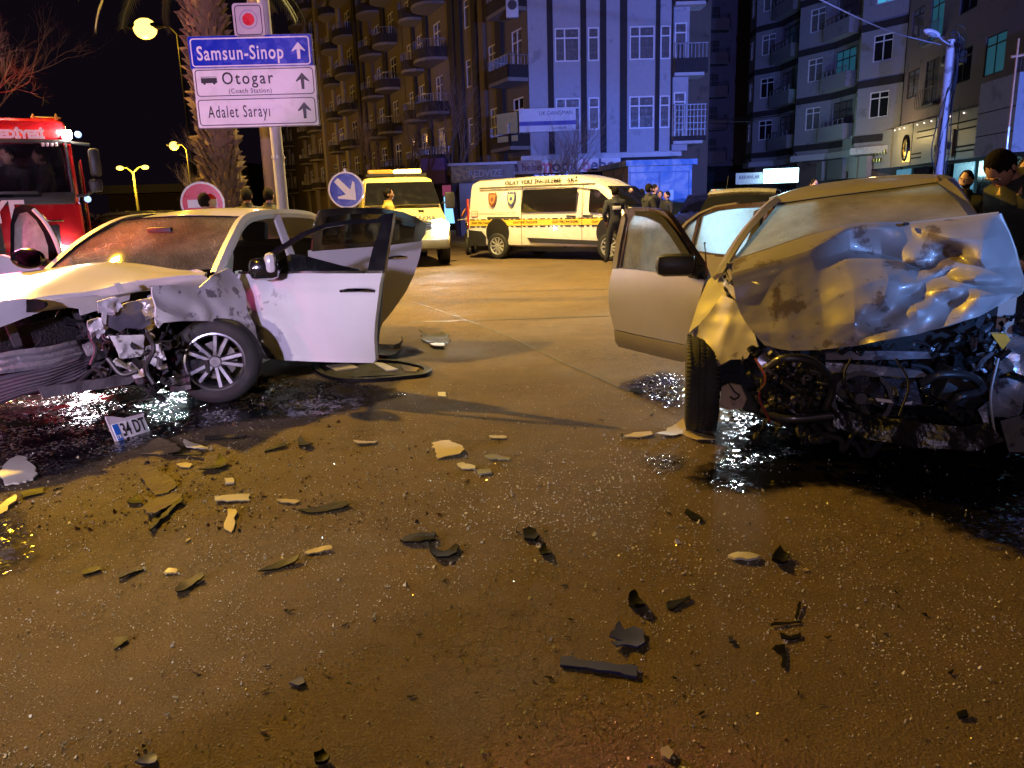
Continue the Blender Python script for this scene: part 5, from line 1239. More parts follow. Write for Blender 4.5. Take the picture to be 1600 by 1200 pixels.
# ---- cars behind (plain lofted hulls seen only in part)
def parked_car(label, loc, rz, paint, L=4.3, hw=.86, H=1.45, name='parked_car', lights=False, suv=False):
    r = thing(name, label, 'car', loc, rz)
    k = H / 1.45
    MBb = body_loft([(-L * .48, hw * .86, .35, .8, .95 * k, hw * .8, .05), (-L * .46, hw * .95, .3, .85, 1.0 * k, hw * .8, .05), (-L * .36, hw, .25, .88, 1.06 * k, hw * .82, .06), (L * .18, hw, .25, .88, 1.0 * k, hw * .84, .06), (L * .40, hw * .97, .25, .8, .86 * k, hw * .8, .06), (L * .48, hw * .85, .3, .6, .68 * k, hw * .7, .05)])
    MBb.build('body', paint, r, smooth=32)
    xr = -L * (.46 if suv else .38)
    gh = [[V((xr, y * hw * .80, .98 * k)), V((xr + .35, y * hw * .68, H - .06)), V((-.2, y * hw * .66, H)), V((L * .06, y * hw * .66, H - .06)), V((L * .24, y * hw * .80, .98 * k))] for y in (-1, -.5, 0, .5, 1)]
    rows = [[gh[j][i] + V((0, 0, .03 * (1 - (j - 2) ** 2 / 4.) if 0 < i < 4 else 0)) for j in range(5)] for i in range(5)]
    mb_ = MB(); g_ = loft(rows, 3, 5); mb_.grid(g_[:5] + []); mb_.build('rear_window', GLB, r); mb_ = MB(); mb_.grid(g_[15:]); mb_.build('windscreen', GLB, r)
    mb_ = MB(); mb_.grid(g_[4:16], thick=.03); mb_.build('roof', paint, r)
    for s_ in (-1, 1):
        pts = [V((xr + .05, s_ * hw * .80, .99 * k)), V((xr + .38, s_ * hw * .675, H - .09)), V((L * .06, s_ * hw * .655, H - .08)), V((L * .24 - .05, s_ * hw * .80, .99 * k))]
        MB().add(pts, [(0, 1, 2, 3)]).build('side_window', GLB, r)
        for x0 in (-L * .3, L * .31): wheel(r, V((x0, s_ * hw * .93, .31)), .31, .2, (0, s_, 0), 7, n=24)
        MB().bbox((L * .43, s_ * hw * .72 - .15, .56 * k), (L * .48, s_ * hw * .72 + .12, .70 * k), .03).build('headlight', HEAD if lights else CHR, r)
    return r
DPAINT = M('dark_car_paint', (.02, .02, .025), .25, coat=1); SILV = M('silver_car_paint', (.38, .36, .32), .3, metal=.5, coat=1)
p = W(190, 345, 15.5); parked_car('dark car roof just visible between the fire engine and the white wreck', (p.x, 16, 0), math.radians(-100), DPAINT)
p = W(1195, 305, 12.5); c2_ = parked_car('pale yellow-lit car with roof aerial directly behind the wrecked grey car', (p.x + .1, 14.0, 0), math.radians(-112), SILV, H=1.5, lights=True)
MB().tube([(-.1, -.3, 1.5), (-.35, -.3, 1.78)], .006, 5).build('aerial', INK, c2_)
q = mworld(c2_); hl = q @ V((2.2, 0, .65)); lamp('parked_car_headlights', 'SPOT', hl, 420, (.72, .88, 1), .12, hl + V((-1.4, -6, .5)), 95, .6)
p = W(1122, 330, 24); parked_car('dark estate car behind the open grey door beside the bald onlooker', (p.x, 25.5, 0), math.radians(-112), DPAINT, H=1.5, suv=True)
# moped with box behind the van's tail
p = G(735, 398); mo = thing('moped', 'delivery moped with cardboard-brown seat box parked behind the van tail', 'moped', (p.x, p.y + .4, 0), math.radians(-95))
wheel(mo, V((.55, 0, .26)), .26, .09, (0, 1, 0), 6, n=20); wheel(mo, V((-.6, 0, .26)), .26, .09, (0, 1, 0), 6, n=20)
MB().tube([(.55, 0, .26), (.42, 0, .75), (.36, 0, 1.0)], .03, 6).tube([(.34, -.3, 1.0), (.36, 0, 1.03), (.34, .3, 1.0)], .018, 6).build('fork', STEEL, mo)
MB().bbox((-.75, -.15, .35), (.3, .15, .62), .06).bbox((-.2, -.12, .25), (.3, .12, .38), .03).build('body', DPAINT, mo); MB().bbox((-.8, -.12, .62), (.0, .12, .74), .04).build('seat', PLB, mo)
MB().bbox((-.95, -.2, .74), (-.5, .2, 1.1), .04).build('box', M('tan_box', (.35, .2, .12), .6), mo); MB().ball((.47, 0, .86), (.06, .07, .08)).build('headlight', CHR, mo)
MB().lathe([(0, 0), (.16, 0), (.14, .04), (0, .04)], (-.6, -.24, 1.18), (0, -.6, .3), 14).build('helmet_shell', M('orange_shell', (.6, .22, .05), .4), mo)

# ================================================================ WRECKED WHITE SALOON (nose towards the camera, left side in view)
WP = M('white_paint', (.62, .62, .63), .30, coat=.6, var=.015, rvar=.01, scale=2); WPS = M('white_paint_scraped', (.60, .60, .62), .38, coat=.4, var=.03, blot=9, bcol=(.19, .18, .20), bthr=.56, bump=.15, bscale=9)
WPH = M('white_paint_smudged', (.60, .60, .62), .34, coat=.5, var=.02, blot=11, bcol=(.25, .25, .27), bthr=.63, bump=.1, bscale=9)
ENG = M('engine_dark', (.025, .024, .026), .5, metal=.3, bump=.3, bscale=30, var=.5); ENG2 = M('engine_grey', (.11, .10, .11), .5, metal=.4, bump=.5, bscale=20, var=.5, blot=8, bcol=(.02, .02, .02)); BEAM = M('crumpled_foil_metal', (.50, .48, .50), .32, metal=.6, bump=.6, bscale=35, blot=9, bcol=(.08, .07, .08), bthr=.6)
TRIMB = M('gloss_black_trim', (.01, .01, .012), .15, coat=1); BLK = M('matt_black', (.008, .008, .009), .8)
wc = thing('white_wrecked_car', 'wrecked white saloon with crushed nose and doors hanging open', 'car', (-3.086, 5.782, 0), math.radians(-97.9))
Wm = mworld(wc)
def wl_(x, y, z): return Wm @ V((x, y, z))
wN = Wm.to_3x3() @ V((0, 1, 0))
def side_hit(px, py, tum=0):   # point on the left body side
    return HIT(px, py, wl_(0, .90, .6), wN)
# roof, pillars, screen in the car's own frame
roof = [[V((x, y * w_, z - .035 * (abs(y) ** 2.2) * 1.6)) for y in (-1, -.6, 0, .6, 1)] for x, w_, z in ((-1.28, .575, 1.405), (-1.7, .60, 1.452), (-2.3, .60, 1.456), (-2.9, .58, 1.41), (-3.15, .56, 1.36))]
MB().grid(loft(roof, 4, 4), thick=.03).build('roof', WP, wc)
wsr = [[V((-1.27 - .0 + .05 * (1 - y * y), y * .565, 1.385 - .02 * y * y)) for y in (-1, -.5, 0, .5, 1)], [V((-.84 + .09 * (1 - y * y), y * .645, 1.205)) for y in (-1, -.5, 0, .5, 1)], [V((-.42 + .12 * (1 - y * y), y * .715, .985)) for y in (-1, -.5, 0, .5, 1)]]
CRK = glass_mat('cracked_windscreen', (.60, .58, .56), .20, (.80, .76, .72), dscale=2.5, thr=(.42, .62), cracks=1.0, fres=.34, speck=.55)
gs = loft(wsr, 5, 6)
for r_ in gs:
    for p in r_: p.x += .006 * noise.noise(p * 6)
wsn = MB().grid(gs, thick=.006).build('windscreen', CRK, wc)
MB().tube([gs[0][i] + V((.0, 0, .004)) for i in range(len(gs[0]))], .012, 5).tube([gs[i][0] for i in range(len(gs))], .014, 5).tube([gs[i][-1] for i in range(len(gs))], .014, 5).build('screen_seal', TRIMB, wsn)
for s_ in (-1, 1):
    rail = spline([V((-.36, s_ * .775, .95)), V((-.80, s_ * .71, 1.20)), V((-1.26, s_ * .63, 1.372)), V((-1.8, s_ * .635, 1.41)), V((-2.5, s_ * .625, 1.395)), V((-3.0, s_ * .61, 1.33)), V((-3.45, s_ * .72, 1.06))], 6)
    MB().grid([[p + V((.0, s_ * -.055, .015)) for p in rail], [p + V((0, s_ * -.01, .02)) for p in rail], [p + V((0, s_ * .022, -.02)) for p in rail], [p + V((-.01, s_ * .015, -.06)) for p in rail], [p + V((0, s_ * -.04, -.05)) for p in rail]]).build('roof_rail', WP, wc)
    b0 = V((-1.86, s_ * .64, 1.38)); b1 = V((-1.78, s_ * .80, .95)); b2 = V((-1.74, s_ * .84, .3))
    MB().grid([[p + V((.07, 0, 0)) for p in (b0, b1, b2)], [p + V((0, s_ * .03, 0)) for p in (b0, b1, b2)], [p + V((-.08, 0, 0)) for p in (b0, b1, b2)]], thick=.03).build('door_pillar', WP, wc)
MB().tube([V((-.65, .84, .22)), V((-2.6, .84, .22))], .075, 8).build('sill', WP, wc)
MB().add([V((-1.0 + .4, .80, .95)), V((-.52, .86, .30)), V((-.80, .86, .28)), V((-.72, .80, .95))], [(0, 1, 2, 3)]).build('door_jamb', WP, wc)
# rear quarter, boot, tail
q = [V((x, .90, z)) for x, z in ((-2.55, .96), (-2.62, .55), (-2.45, .42), (-2.42, .30), (-2.44, .28))] + [V((-2.79 + .37 * math.cos(t), .90, .34 + .37 * math.sin(t))) for t in (.35, .9, 1.57, 2.2, 2.8)] + [V((-3.2, .90, .28)), V((-3.6, .86, .3)), V((-3.82, .80, .5)), V((-3.84, .78, .9)), V((-3.5, .85, 1.0)), V((-3.0, .87, .985))]
for s_ in (-1, 1):
    mb = MB(); sheet(mb, [V((p.x, p.y * s_, p.z)) for p in q], step=.1, thick=.02, disp=lambda a, b_, p: .03 * math.sin(min(1, max(0, (p.z - .2) / .8)) * PI), nrm=(0, s_, 0)); mb.build('rear_wing', WP, wc)
MB().grid(loft([[V((-3.1, y * .55, 1.35)), V((-3.45, y * .66, 1.06)), V((-3.8, y * .72, 1.03)), V((-3.86, y * .74, .7)), V((-3.84, y * .74, .35))] for y in (-1, 0, 1)], 3, 3), thick=.02).build('boot', WP, wc)
mb = MB(); mb.box((-3.7, -.82, .24), (.0, .82, .34)); mb.build('floorpan', BLK, wc, smooth=0)
mb = MB(); mb.box((-.62, -.78, .3), (-.50, .78, .93)); mb.build('bulkhead', BLK, wc, smooth=0)
dsh = MB().bbox((-.78, -.70, .72), (-.44, .70, .95), .06).build('dashboard', DARKIN, wc)
wheel(wc, V((-2.79, .84, .33)), .33, .22, (0, 1, 0), 5, double=True); wheel(wc, V((-2.79, -.84, .33)), .33, .22, (0, -1, 0), 5, double=True)
def car_seat(par, x, y):
    s = MB().bbox((x - .25, y - .25, .34), (x + .27, y + .25, .55), .07).build('seat', SEAT, par)
    M4 = Matrix.Translation((x - .26, y, .52)) @ Matrix.Rotation(math.radians(-16), 4, 'Y'); MB().bbox((-.07, -.25, 0), (.07, .25, .60), .06, M4=M4).build('backrest', SEAT, s); MB().bbox((-.05, -.13, .64), (.06, .13, .83), .05, M4=M4).build('headrest', SEAT, s)
car_seat(wc, -1.45, .38); car_seat(wc, -1.45, -.38)
MB().bbox((-2.75, -.62, .36), (-2.2, .62, .58), .06).bbox((-2.9, -.62, .5), (-2.75, .62, 1.12), .06).build('rear_seat', SEAT, wc)
cst = V((-.98, .38, .86)); rg = [cst + V((.05 * math.sin(t), .18 * math.cos(t), .17 * math.sin(t))) for t in [2 * PI * k / 20 for k in range(21)]]
MB().tube(rg, .014, 6).build('steering_wheel', DARKIN, wc); 
ab = MB(); ab.ball((-.90, .36, .86), (.10, .16, .13)); ab.build('steering_boss', DARKIN, wc)
MB().bbox((-.95, -.11, 1.24), (-.90, .11, 1.31), .015).build('rear_view_mirror', PLB, wc)
# deployed things seen through the screen
MB().box((-1.2, -.12, .62), (-1.15, .02, 1.12)).build('seat_cover', M('amber_cloth', (.4, .3, .1), .8), wc)
# bonnet: buckled sheet, left corner pushed back
hood = [[W(*p) for p in r] for r in (
    ((-150, 452, 6.45), (-60, 440, 6.35), (60, 424, 6.3), (160, 412, 6.28), (240, 415, 6.2), (324, 428, 6.05)),
    ((-160, 470, 5.9), (-80, 458, 5.8), (30, 440, 5.75), (130, 422, 5.85), (225, 424, 5.9), (323, 431, 5.98)),
    ((-170, 490, 5.3), (-90, 480, 5.2), (20, 462, 5.2), (115, 442, 5.5), (212, 433, 5.72), (322, 434, 5.93)),
    ((-180, 506, 4.85), (-100, 498, 4.85), (5, 484, 4.92), (105, 462, 5.22), (200, 445, 5.52), (320, 437, 5.88)))]
hg = loft(hood, 7, 7)
for i, r_ in enumerate(hg):
    for j, p in enumerate(r_):
        e = min(1, i / 6); p.z += ridge(p, 1.6, .012, 3) * e + .02 * math.sin(j * .35 + i * .12) * e
mb = MB(); mb.grid(hg, thick=.012); bn_ = mb.build('bonnet', WP, wc, world=True)
# folded underside lip
lip = [[p.copy() for p in hg[-1]], [p + V((.02, .03 + .02 * math.sin(j * .9), -.04 - .012 * math.sin(j * .5))) for j, p in enumerate(hg[-1])], [p + V((.03, .10, -.055 - .03 * abs(math.sin(j * .23)))) for j, p in enumerate(hg[-1])]]
MB().grid(loft(lip, 1, 3), thick=.006).build('bonnet_edge', WP, bn_, world=False) if False else MB().grid(loft(lip, 1, 3), thick=.006).build('bonnet_edge', WP, wc, world=True)
MB().ball(W(199, 417, 6.22), (.02, .015, .008)).build('washer_jet', PLB, wc, world=True)
# front wing (scraped, torn round the wheel) traced on the body side
def fdepth(px): return 4.95 + max(-150, px) * .0034   # crushed front face: left corner further back
fw = [(206, 452), (240, 446), (300, 442), (326, 447), (340, 430), (362, 418), (374, 440), (376, 490), (384, 520), (396, 552), (399, 563), (390, 540), (378, 522), (360, 508), (330, 501), (300, 500), (270, 503), (250, 512), (238, 508), (226, 500), (230, 488), (216, 474)]
def wing_pt(px, py):
    t = max(0, min(1, (300 - px) / 110.)); P = side_hit(px, py); Q = W(px, py, 5.55)
    return P.lerp(Q, t * .9)
pl_n = (Wm.to_3x3() @ V((.25, 1, .1))).normalized()
mb = MB(); sheet(mb, [wing_pt(*p) for p in fw], step=.04, thick=.012, disp=lambda a, b_, p: .05 * math.sin(max(0, min(1, (p.z - .3) / .65)) * PI) + folds(V((p.y, 0, p.z)), 2.2, .035, 2.6, ((.9, .5), (-.4, 1.0))) + ridge(p, 6, .010, 4), nrm=pl_n)
mb.build('front_wing', WPS, wc, world=True, smooth=25)
mb = MB(); sheet(mb, [W(*p) for p in ((326, 447, 6.2), (318, 430, 6.25), (338, 408, 6.35), (360, 385, 6.45), (372, 400, 6.42), (378, 425, 6.35), (374, 440, 6.3), (362, 418, 6.3), (342, 432, 6.28))], step=.04, thick=.02, nrm=pl_n); mb.build('wing_top', WP, wc, world=True)
mb = MB(); mb.tube(spline([W(300, 424, 6.1), W(316, 428, 6.05), W(322, 442, 5.98), W(328, 446, 6.0), W(332, 438, 6.1)], 5), .022, 8).build('hinge', WP, wc, world=True)
# wheel steered towards the camera
ctrw = W(340, 566, 5.78); ctrw.z = .32
wax = (V((0.20, -1, 0)) + V((0, 0, .03))).normalized()
wi = mworld(wc).inverted(); axl = (wi.to_3x3() @ wax).normalized()
fwh = wheel(wc, wi @ ctrw, .325, .225, axl, 5, double=True, n=56)
arch = MB(); 
for k in range(24):
    a0 = PI * k / 23 * 1.15 - .25
arch_pts = [V((.02 + .40 * math.cos(t), .0, .34 + .40 * math.sin(t))) for t in [(PI * .42 + (PI * .66) * k / 20) for k in range(21)]]
MB().grid([[V((p.x, y, p.z)) for p in arch_pts] for y in (.78, .55, .3)], thick=.01).build('arch_liner', BLK, wc)
MB().box((-.55, .28, .42), (.22, .32, .86)).build('inner_wing', BLK, wc, smooth=0)
# engine bay: dark mass under the bonnet and crushed front end
mb = MB(); mb.prism([W(-200, 520, 5.6), W(330, 440, 6.1), W(300, 580, 5.95), W(230, 600, 5.8), W(-200, 640, 5.3)], (.05, .35, 0)); mb.build('engine_bay', BLK, wc, world=True, smooth=0)
R4 = random.Random(44)
def junk(parent, cx0, cy0, cx1, cy1, Y0, Y1, n, mats, seed, smin=.03, smax=.12, name='engine_part', kinds=(0, 1, 2, 2, 0)):
    R_ = random.Random(seed); packs = [MB() for _ in mats]
    for _ in range(n):
        p = W(R_.uniform(cx0, cx1), R_.uniform(cy0, cy1), R_.uniform(Y0, Y1)); s = smin + (smax - smin) * R_.random() ** 1.8; k = R_.choice(kinds + (2, 1, 1, 1)); mb_ = packs[R_.randrange(len(mats))]
        rot = Matrix.Rotation(R_.uniform(0, 6.3), 4, V((R_.uniform(-1, 1), R_.uniform(-1, 1), R_.uniform(-1, 1)))); M4 = Matrix.Translation(p) @ rot
        if k == 0:
            c8 = [M4 @ V((x * s * R_.uniform(.5, 1.2), y * s * R_.uniform(.15, .5), z * s * R_.uniform(.2, .7))) for x, y, z in ((-1, -1, -1), (1, -1, -1), (1, 1, -1), (-1, 1, -1), (-1, -1, 1), (1, -1, 1), (1, 1, 1), (-1, 1, 1))]
            mb_.add(c8, [(0, 3, 2, 1), (4, 5, 6, 7), (0, 1, 5, 4), (1, 2, 6, 5), (2, 3, 7, 6), (3, 0, 4, 7)])
        elif k == 1:
            q0 = p; pts = [q0]
            for _k in range(4): q0 = q0 + V((R_.uniform(-1, 1), R_.uniform(-.6, .6), R_.uniform(-1, 1))) * s * 1.2; pts.append(q0)
            mb_.tube(spline(pts, 4), R_.uniform(.006, .022), 6)
        elif k == 2:
            g_ = [[M4 @ V(((i - 2) * s * .5, (j - 2) * s * .4, .35 * s * noise.noise(V((i * .9 + p.x * 9, j * .8, _ * 1.3))) * 2)) for j in range(5)] for i in range(5)]; mb_.grid(g_, thick=.004)
        else: mb_.lathe([(0, -s * .3), (s * .55, -s * .3), (s * .6, -s * .2), (s * .6, s * .2), (s * .5, s * .3), (0, s * .3)], p, (rot @ V((0, 0, 1, 0))).to_3d() if False else rot.to_3x3() @ V((0, 0, 1)), 12)
    for m_, mb_ in zip(mats, packs):
        if mb_.v: stuff(mb_.build(name, m_, parent, world=True, smooth=30))
junk(wc, -60, 470, 200, 496, 5.5, 5.9, 46, [ENG, ENG2], 5, .03, .1)
junk(wc, 0, 500, 235, 600, 5.3, 5.75, 190, [ENG, BLK, BLK, ENG2], 6, .02, .09)
junk(wc, 150, 500, 235, 590, 5.35, 5.6, 46, [ENG2, BEAM], 7, .02, .07)
junk(wc, 225, 505, 285, 610, 5.5, 5.9, 46, [ENG, BLK], 8, .03, .09)
def traced(name, mat, pts, thick=.01, step=.04, amp=0, f=3, seed=0, parent=None, bow=0, nrm=None, smooth=28):
    P = [W(*p) for p in pts]; mb_ = MB(); c0 = sum(P, V((0, 0, 0))) / len(P)
    sheet(mb_, P, step=step, thick=thick, disp=(lambda a, b_, p: ridge(p, f, amp, seed) + bow * (1 - ((p - c0).length / .3) ** 2)) if amp or bow else None, nrm=nrm)
    return mb_.build(name, mat, parent or wc, world=True, smooth=smooth)
D = fdepth
def at_d(l, off=0): return [(x, y, D(x) + off) for x, y in l]
traced('front_panel', WPH, at_d([(-140, 520), (-60, 506), (0, 468), (30, 465), (68, 467), (126, 464), (170, 457), (206, 449), (210, 456), (207, 470), (166, 482), (124, 492), (122, 482), (86, 476), (70, 482), (30, 496), (0, 508), (-60, 530), (-140, 548)], -.10), .012, .045, .012, 4, 2)
MB().bbox((-.2, -.02, -.055), (.2, .02, .055), .03).v
ov = [W(40 + 31 * math.cos(t), 478 + 10.5 * math.sin(t) - 1.5 * math.cos(t), D(40) - .135) for t in [k * PI / 8 for k in range(16)]]
mb = MB(); mb.prism(ov, V((0, .03, 0))); mb.build('emblem_recess', TRIMB, wc, world=True)
traced('radiator', M('radiator_core', (.035, .03, .032), .55, metal=.3, bump=.8, bscale=60), at_d([(-140, 540), (0, 515), (40, 506), (118, 491), (140, 528), (60, 541), (0, 548), (-140, 575)], .06), .02, .08)
for pts in ([(8, 506), (22, 502), (36, 540), (24, 543)], [(116, 490), (124, 489), (143, 527), (134, 531)], [(-80, 520), (-66, 518), (-60, 556), (-74, 558)]): traced('radiator_frame', ENG2, at_d(pts, -.02), .03, .05)
# bumper beam with pressed ribs and slatted lower grille
def ribbed(name, mat, top, bot, n, dep, th=.01, crump=.01):
    rows = []; m_ = n * 6
    for k in range(m_ + 1):
        t = k / m_; off = dep * math.cos(2 * PI * n * t)
        rows.append([a_.lerp(b_, t) + V((0, off, 0)) + V((noise.noise(a_ * 5 + V((0, 0, t * 2))), noise.noise(a_ * 6 + V((5, 0, t * 2))), noise.noise(a_ * 5 + V((9, 0, t))))) * crump * (1 + 2.5 * (i / len(top)) ** 2) for i, (a_, b_) in enumerate(zip(top, bot))])
    mb_ = MB(); mb_.grid(rows, thick=th); return mb_.build(name, mat, wc, world=True, smooth=40)
tp = spline([W(-150, 572, 4.75), W(-60, 562, 4.82), W(0, 552, 4.93), W(70, 541, 5.12), (W(120, 530, 5.35)), W(146, 533, 5.55)], 7); bt = spline([W(-150, 605, 4.72), W(-60, 594, 4.8), W(0, 583, 4.9), W(70, 573, 5.1), W(120, 558, 5.32), W(148, 552, 5.5)], 7)
ribbed('bumper_beam', BEAM, tp, bt, 3, .012)
tp = spline([W(-150, 608, 4.8), W(-60, 598, 4.85), W(0, 589, 4.95), W(70, 576, 5.12), W(120, 563, 5.3), W(146, 557, 5.45)], 7); bt = spline([W(-150, 660, 4.75), W(-60, 642, 4.82), W(0, 629, 4.92), W(60, 610, 5.08), W(100, 596, 5.25), W(140, 582, 5.4)], 7)
ribbed('lower_grille', M('grille_plastic', (.13, .11, .12), .35, coat=.4), tp, bt, 7, .014, crump=.014)
# crushed lamp, plates and brackets at the corner
traced('headlamp_glass', M('smoked_plastic', (.10, .10, .14), .25, coat=.6), at_d([(166, 484), (200, 472), (214, 470), (226, 482), (236, 505), (222, 514), (196, 512), (186, 518), (162, 508)], -.32), .02, .03, .025, 6, 5)
traced('crumpled_plate', WPS, at_d([(170, 524), (222, 522), (224, 548), (218, 556), (186, 560), (178, 540)], -.34), .012, .03, .035, 6, 8)
traced('torn_strip', WP, at_d([(160, 484), (167, 482), (165, 505), (160, 518), (154, 530), (151, 528), (157, 508)], -.34), .008, .03, .01, 8, 2)
traced('torn_strip', WP, at_d([(178, 443), (186, 441), (198, 454), (188, 458)], -.3), .01, .03)
traced('bracket', M('pale_bracket', (.5, .48, .5), .4), at_d([(178, 565), (183, 560), (200, 570), (198, 576), (180, 571)], -.36), .015, .03)
traced('bracket', BEAM, at_d([(130, 540), (148, 531), (158, 540), (150, 552), (136, 556)], -.3), .02, .02, .02, 9, 3)
traced('undertray', M('undertray', (.10, .09, .10), .5, bump=.4), at_d([(60, 606), (120, 596), (170, 588), (222, 572), (226, 585), (200, 600), (120, 612), (66, 622)], -.2), .02, .05, .03, 5, 6)
traced('undertray', M('yellowed_foam', (.35, .33, .25), .6), at_d([(196, 634), (236, 628), (256, 634), (250, 641), (205, 640)], .15), .02, .05, .01, 5, 6)

# ---- open front door: plane from hinge (Y 6.26) to free edge (Y 5.92)
def fdY(px): return 6.28 + (px - 378) * (5.92 - 6.28) / 209.
fd = bpy.data.objects.new('front_door', None); C.objects.link(fd); fd.parent = wc
def dpanel(name, mat, pts, th, par, amp=0, f=3, seed=0, bow=0, step=.05, holes=(), Yf=fdY, off=0, smooth=28):
    P = [W(x, y, Yf(x) + off) for x, y in pts]; H = [[W(x, y, Yf(x) + off) for x, y in h] for h in holes]
    zc = [p.z for p in P]; z0, z1 = min(zc), max(zc)
    mb_ = MB(); sheet(mb_, P, H, step=step, thick=th, disp=lambda a, b_, p: bow * math.sin(PI * (p.z - z0) / (z1 - z0 + 1e-6)) + (ridge(p, f, amp, seed) if amp else 0))
    return mb_.build(name, mat, par, world=True, smooth=smooth)
def scrape(a): return
def door_mix():
    """white paint, dented and scraped near the hinge: wear mask in object space"""
    m = WPS.copy(); m.name = 'white_door_paint'; n = m.node_tree.nodes; l = m.node_tree.links
    tc = next(x for x in n if x.type == 'TEX_COORD'); sp = n.new('ShaderNodeSeparateXYZ'); l.new(tc.outputs['Object'], sp.inputs[0])
    mr = n.new('ShaderNodeMapRange'); mr.inputs['From Min'].default_value = DOORX[0]; mr.inputs['From Max'].default_value = DOORX[1]; mr.inputs['To Min'].default_value = 1; mr.inputs['To Max'].default_value = 0; l.new(sp.outputs['Y'], mr.inputs[0])
    mixes = [x for x in n if x.type == 'MIX_RGB' and x.inputs[0].is_linked and x.inputs[2].default_value[0] < .25]
    if mixes:
        mx = mixes[0]; src = mx.inputs[0].links[0].from_socket; mu = n.new('ShaderNodeMath'); mu.operation = 'MULTIPLY'; l.new(src, mu.inputs[0]); l.new(mr.outputs[0], mu.inputs[1]); l.new(mu.outputs[0], mx.inputs[0])
    return m
iw = mworld(wc).inverted(); DOORX = ((iw @ W(400, 500, fdY(400))).y, (iw @ W(470, 500, fdY(470))).y)
WPD = door_mix()
P = [(372, 428), (420, 427), (500, 427), (598, 427), (595, 452), (592, 480), (589, 505), (587, 530), (587, 562), (584, 567), (520, 566), (440, 563), (400, 561), (393, 550), (386, 530), (380, 515), (375, 485), (371, 455)]
mb = MB(); xs0 = DOORX
def ddisp(a, b_, p):
    y_ = (iw @ p).y; k = max(0, min(1, (DOORX[1] - y_) / (DOORX[1] - DOORX[0]))) if DOORX[1] > DOORX[0] else 0
    z01 = (p.z - .25) / .75
    return .035 * math.sin(PI * max(0, min(1, z01))) + .012 * math.exp(-((z01 - .80) / .05) ** 2) + k * (folds(p, 4.4, .045, 2.4, ((.9, .6), (-.5, 1.0))) + ridge(p, 5, .012, 2) - .02) + ridge(p, 1.5, .003, 6)
sheet(mb, [W(x, y, fdY(x)) for x, y in P], step=.035, thick=.05, disp=ddisp); mb.build('door_skin', WPD, fd, world=True, smooth=30)
mb = MB(); sheet(mb, [W(x, y, fdY(x) + .06) for x, y in [(380, 430), (595, 430), (585, 560), (402, 556)]], step=.2, thick=.06); mb.build('door_lining', DARKIN, fd, world=True)
frame_o = [(402, 428), (404, 408), (430, 388), (470, 364), (505, 350), (545, 344), (590, 342), (600, 334), (615, 333), (612, 355), (606, 390), (600, 427), (574, 424), (582, 390), (592, 362), (596, 348), (545, 350), (508, 356), (474, 370), (436, 393), (418, 408), (414, 428)]
dpanel('window_frame', TRIMB, frame_o, .04, fd, step=.05)
dpanel('waist_trim', CHR, [(372, 424), (598, 423), (598, 427), (372, 428)], .02, fd, off=-.012)
dpanel('broken_window', glass_mat('tinted_broken_glass', (.05, .06, .07), .12, (.2, .22, .24), dscale=9, cracks=.4), [(428, 424), (436, 408), (452, 397), (470, 398), (500, 406), (530, 414), (560, 421), (562, 424)], .006, fd, off=.01, step=.04)
hd_ = MB(); hd_.tube([W(532, 455, fdY(532) - .045), W(545, 453.5, fdY(545) - .075), W(560, 453, fdY(560) - .078), W(575, 453.5, fdY(575) - .07), W(584, 454.5, fdY(584) - .045)], [.012, .018, .018, .018, .012], 8); hd_.build('door_handle', CHR, fd, world=True)
mb = MB(); mb.bbox((-.115, -.07, -.085), (.115, .07, .085), .055, M4=Matrix.Translation(W(413, 420, 6.0)) @ Matrix.Rotation(.25, 4, 'Z')); mb.tube([W(430, 430, 6.14), W(415, 424, 6.05)], .03, 6); mb.build('wing_mirror', TRIMB, fd, world=True)
mb = MB(); mb.bbox((-.035, -.075, -.07), (.05, .078, .09), .04, M4=Matrix.Translation(W(421, 413, 6.0)) @ Matrix.Rotation(.25, 4, 'Z')); mb.build('mirror_cap', WP, fd, world=True)
# ---- open rear door, further back
def rdY(px): return 7.75 + (px - 480) * (8.5 - 7.75) / 180.
rd = bpy.data.objects.new('rear_door', None); C.objects.link(rd); rd.parent = wc
rp = [(484, 392), (560, 385), (610, 381), (659, 375), (660, 382), (655, 402), (646, 428), (632, 456), (612, 485), (596, 505), (586, 540), (500, 545), (484, 540)]
dpanel('door_skin', WP, rp, .05, rd, bow=.03, Yf=rdY)
fr_o = [(488, 393), (492, 350), (500, 328), (540, 324), (590, 325), (630, 331), (652, 340), (667, 350), (665, 366), (658, 377), (610, 383), (560, 387), (520, 390)]
w1 = [(502, 383), (506, 350), (512, 338), (545, 334), (600, 335), (606, 338), (602, 376), (560, 380)]; w2 = [(615, 376), (618, 339), (632, 341), (650, 350), (646, 370)]
dpanel('window_frame', TRIMB, fr_o, .04, rd, Yf=rdY, holes=[w1, w2], off=-.01)
dpanel('window', CARGL, w1, .005, rd, Yf=rdY); dpanel('quarter_window', CARGL, w2, .005, rd, Yf=rdY)
hd_ = MB(); hd_.tube([W(605, 404, rdY(605) - .04), W(612, 402.5, rdY(612) - .07), W(626, 401.5, rdY(626) - .075), W(633, 402, rdY(633) - .05)], [.012, .02, .02, .012], 8); hd_.build('door_handle', CHR, rd, world=True)
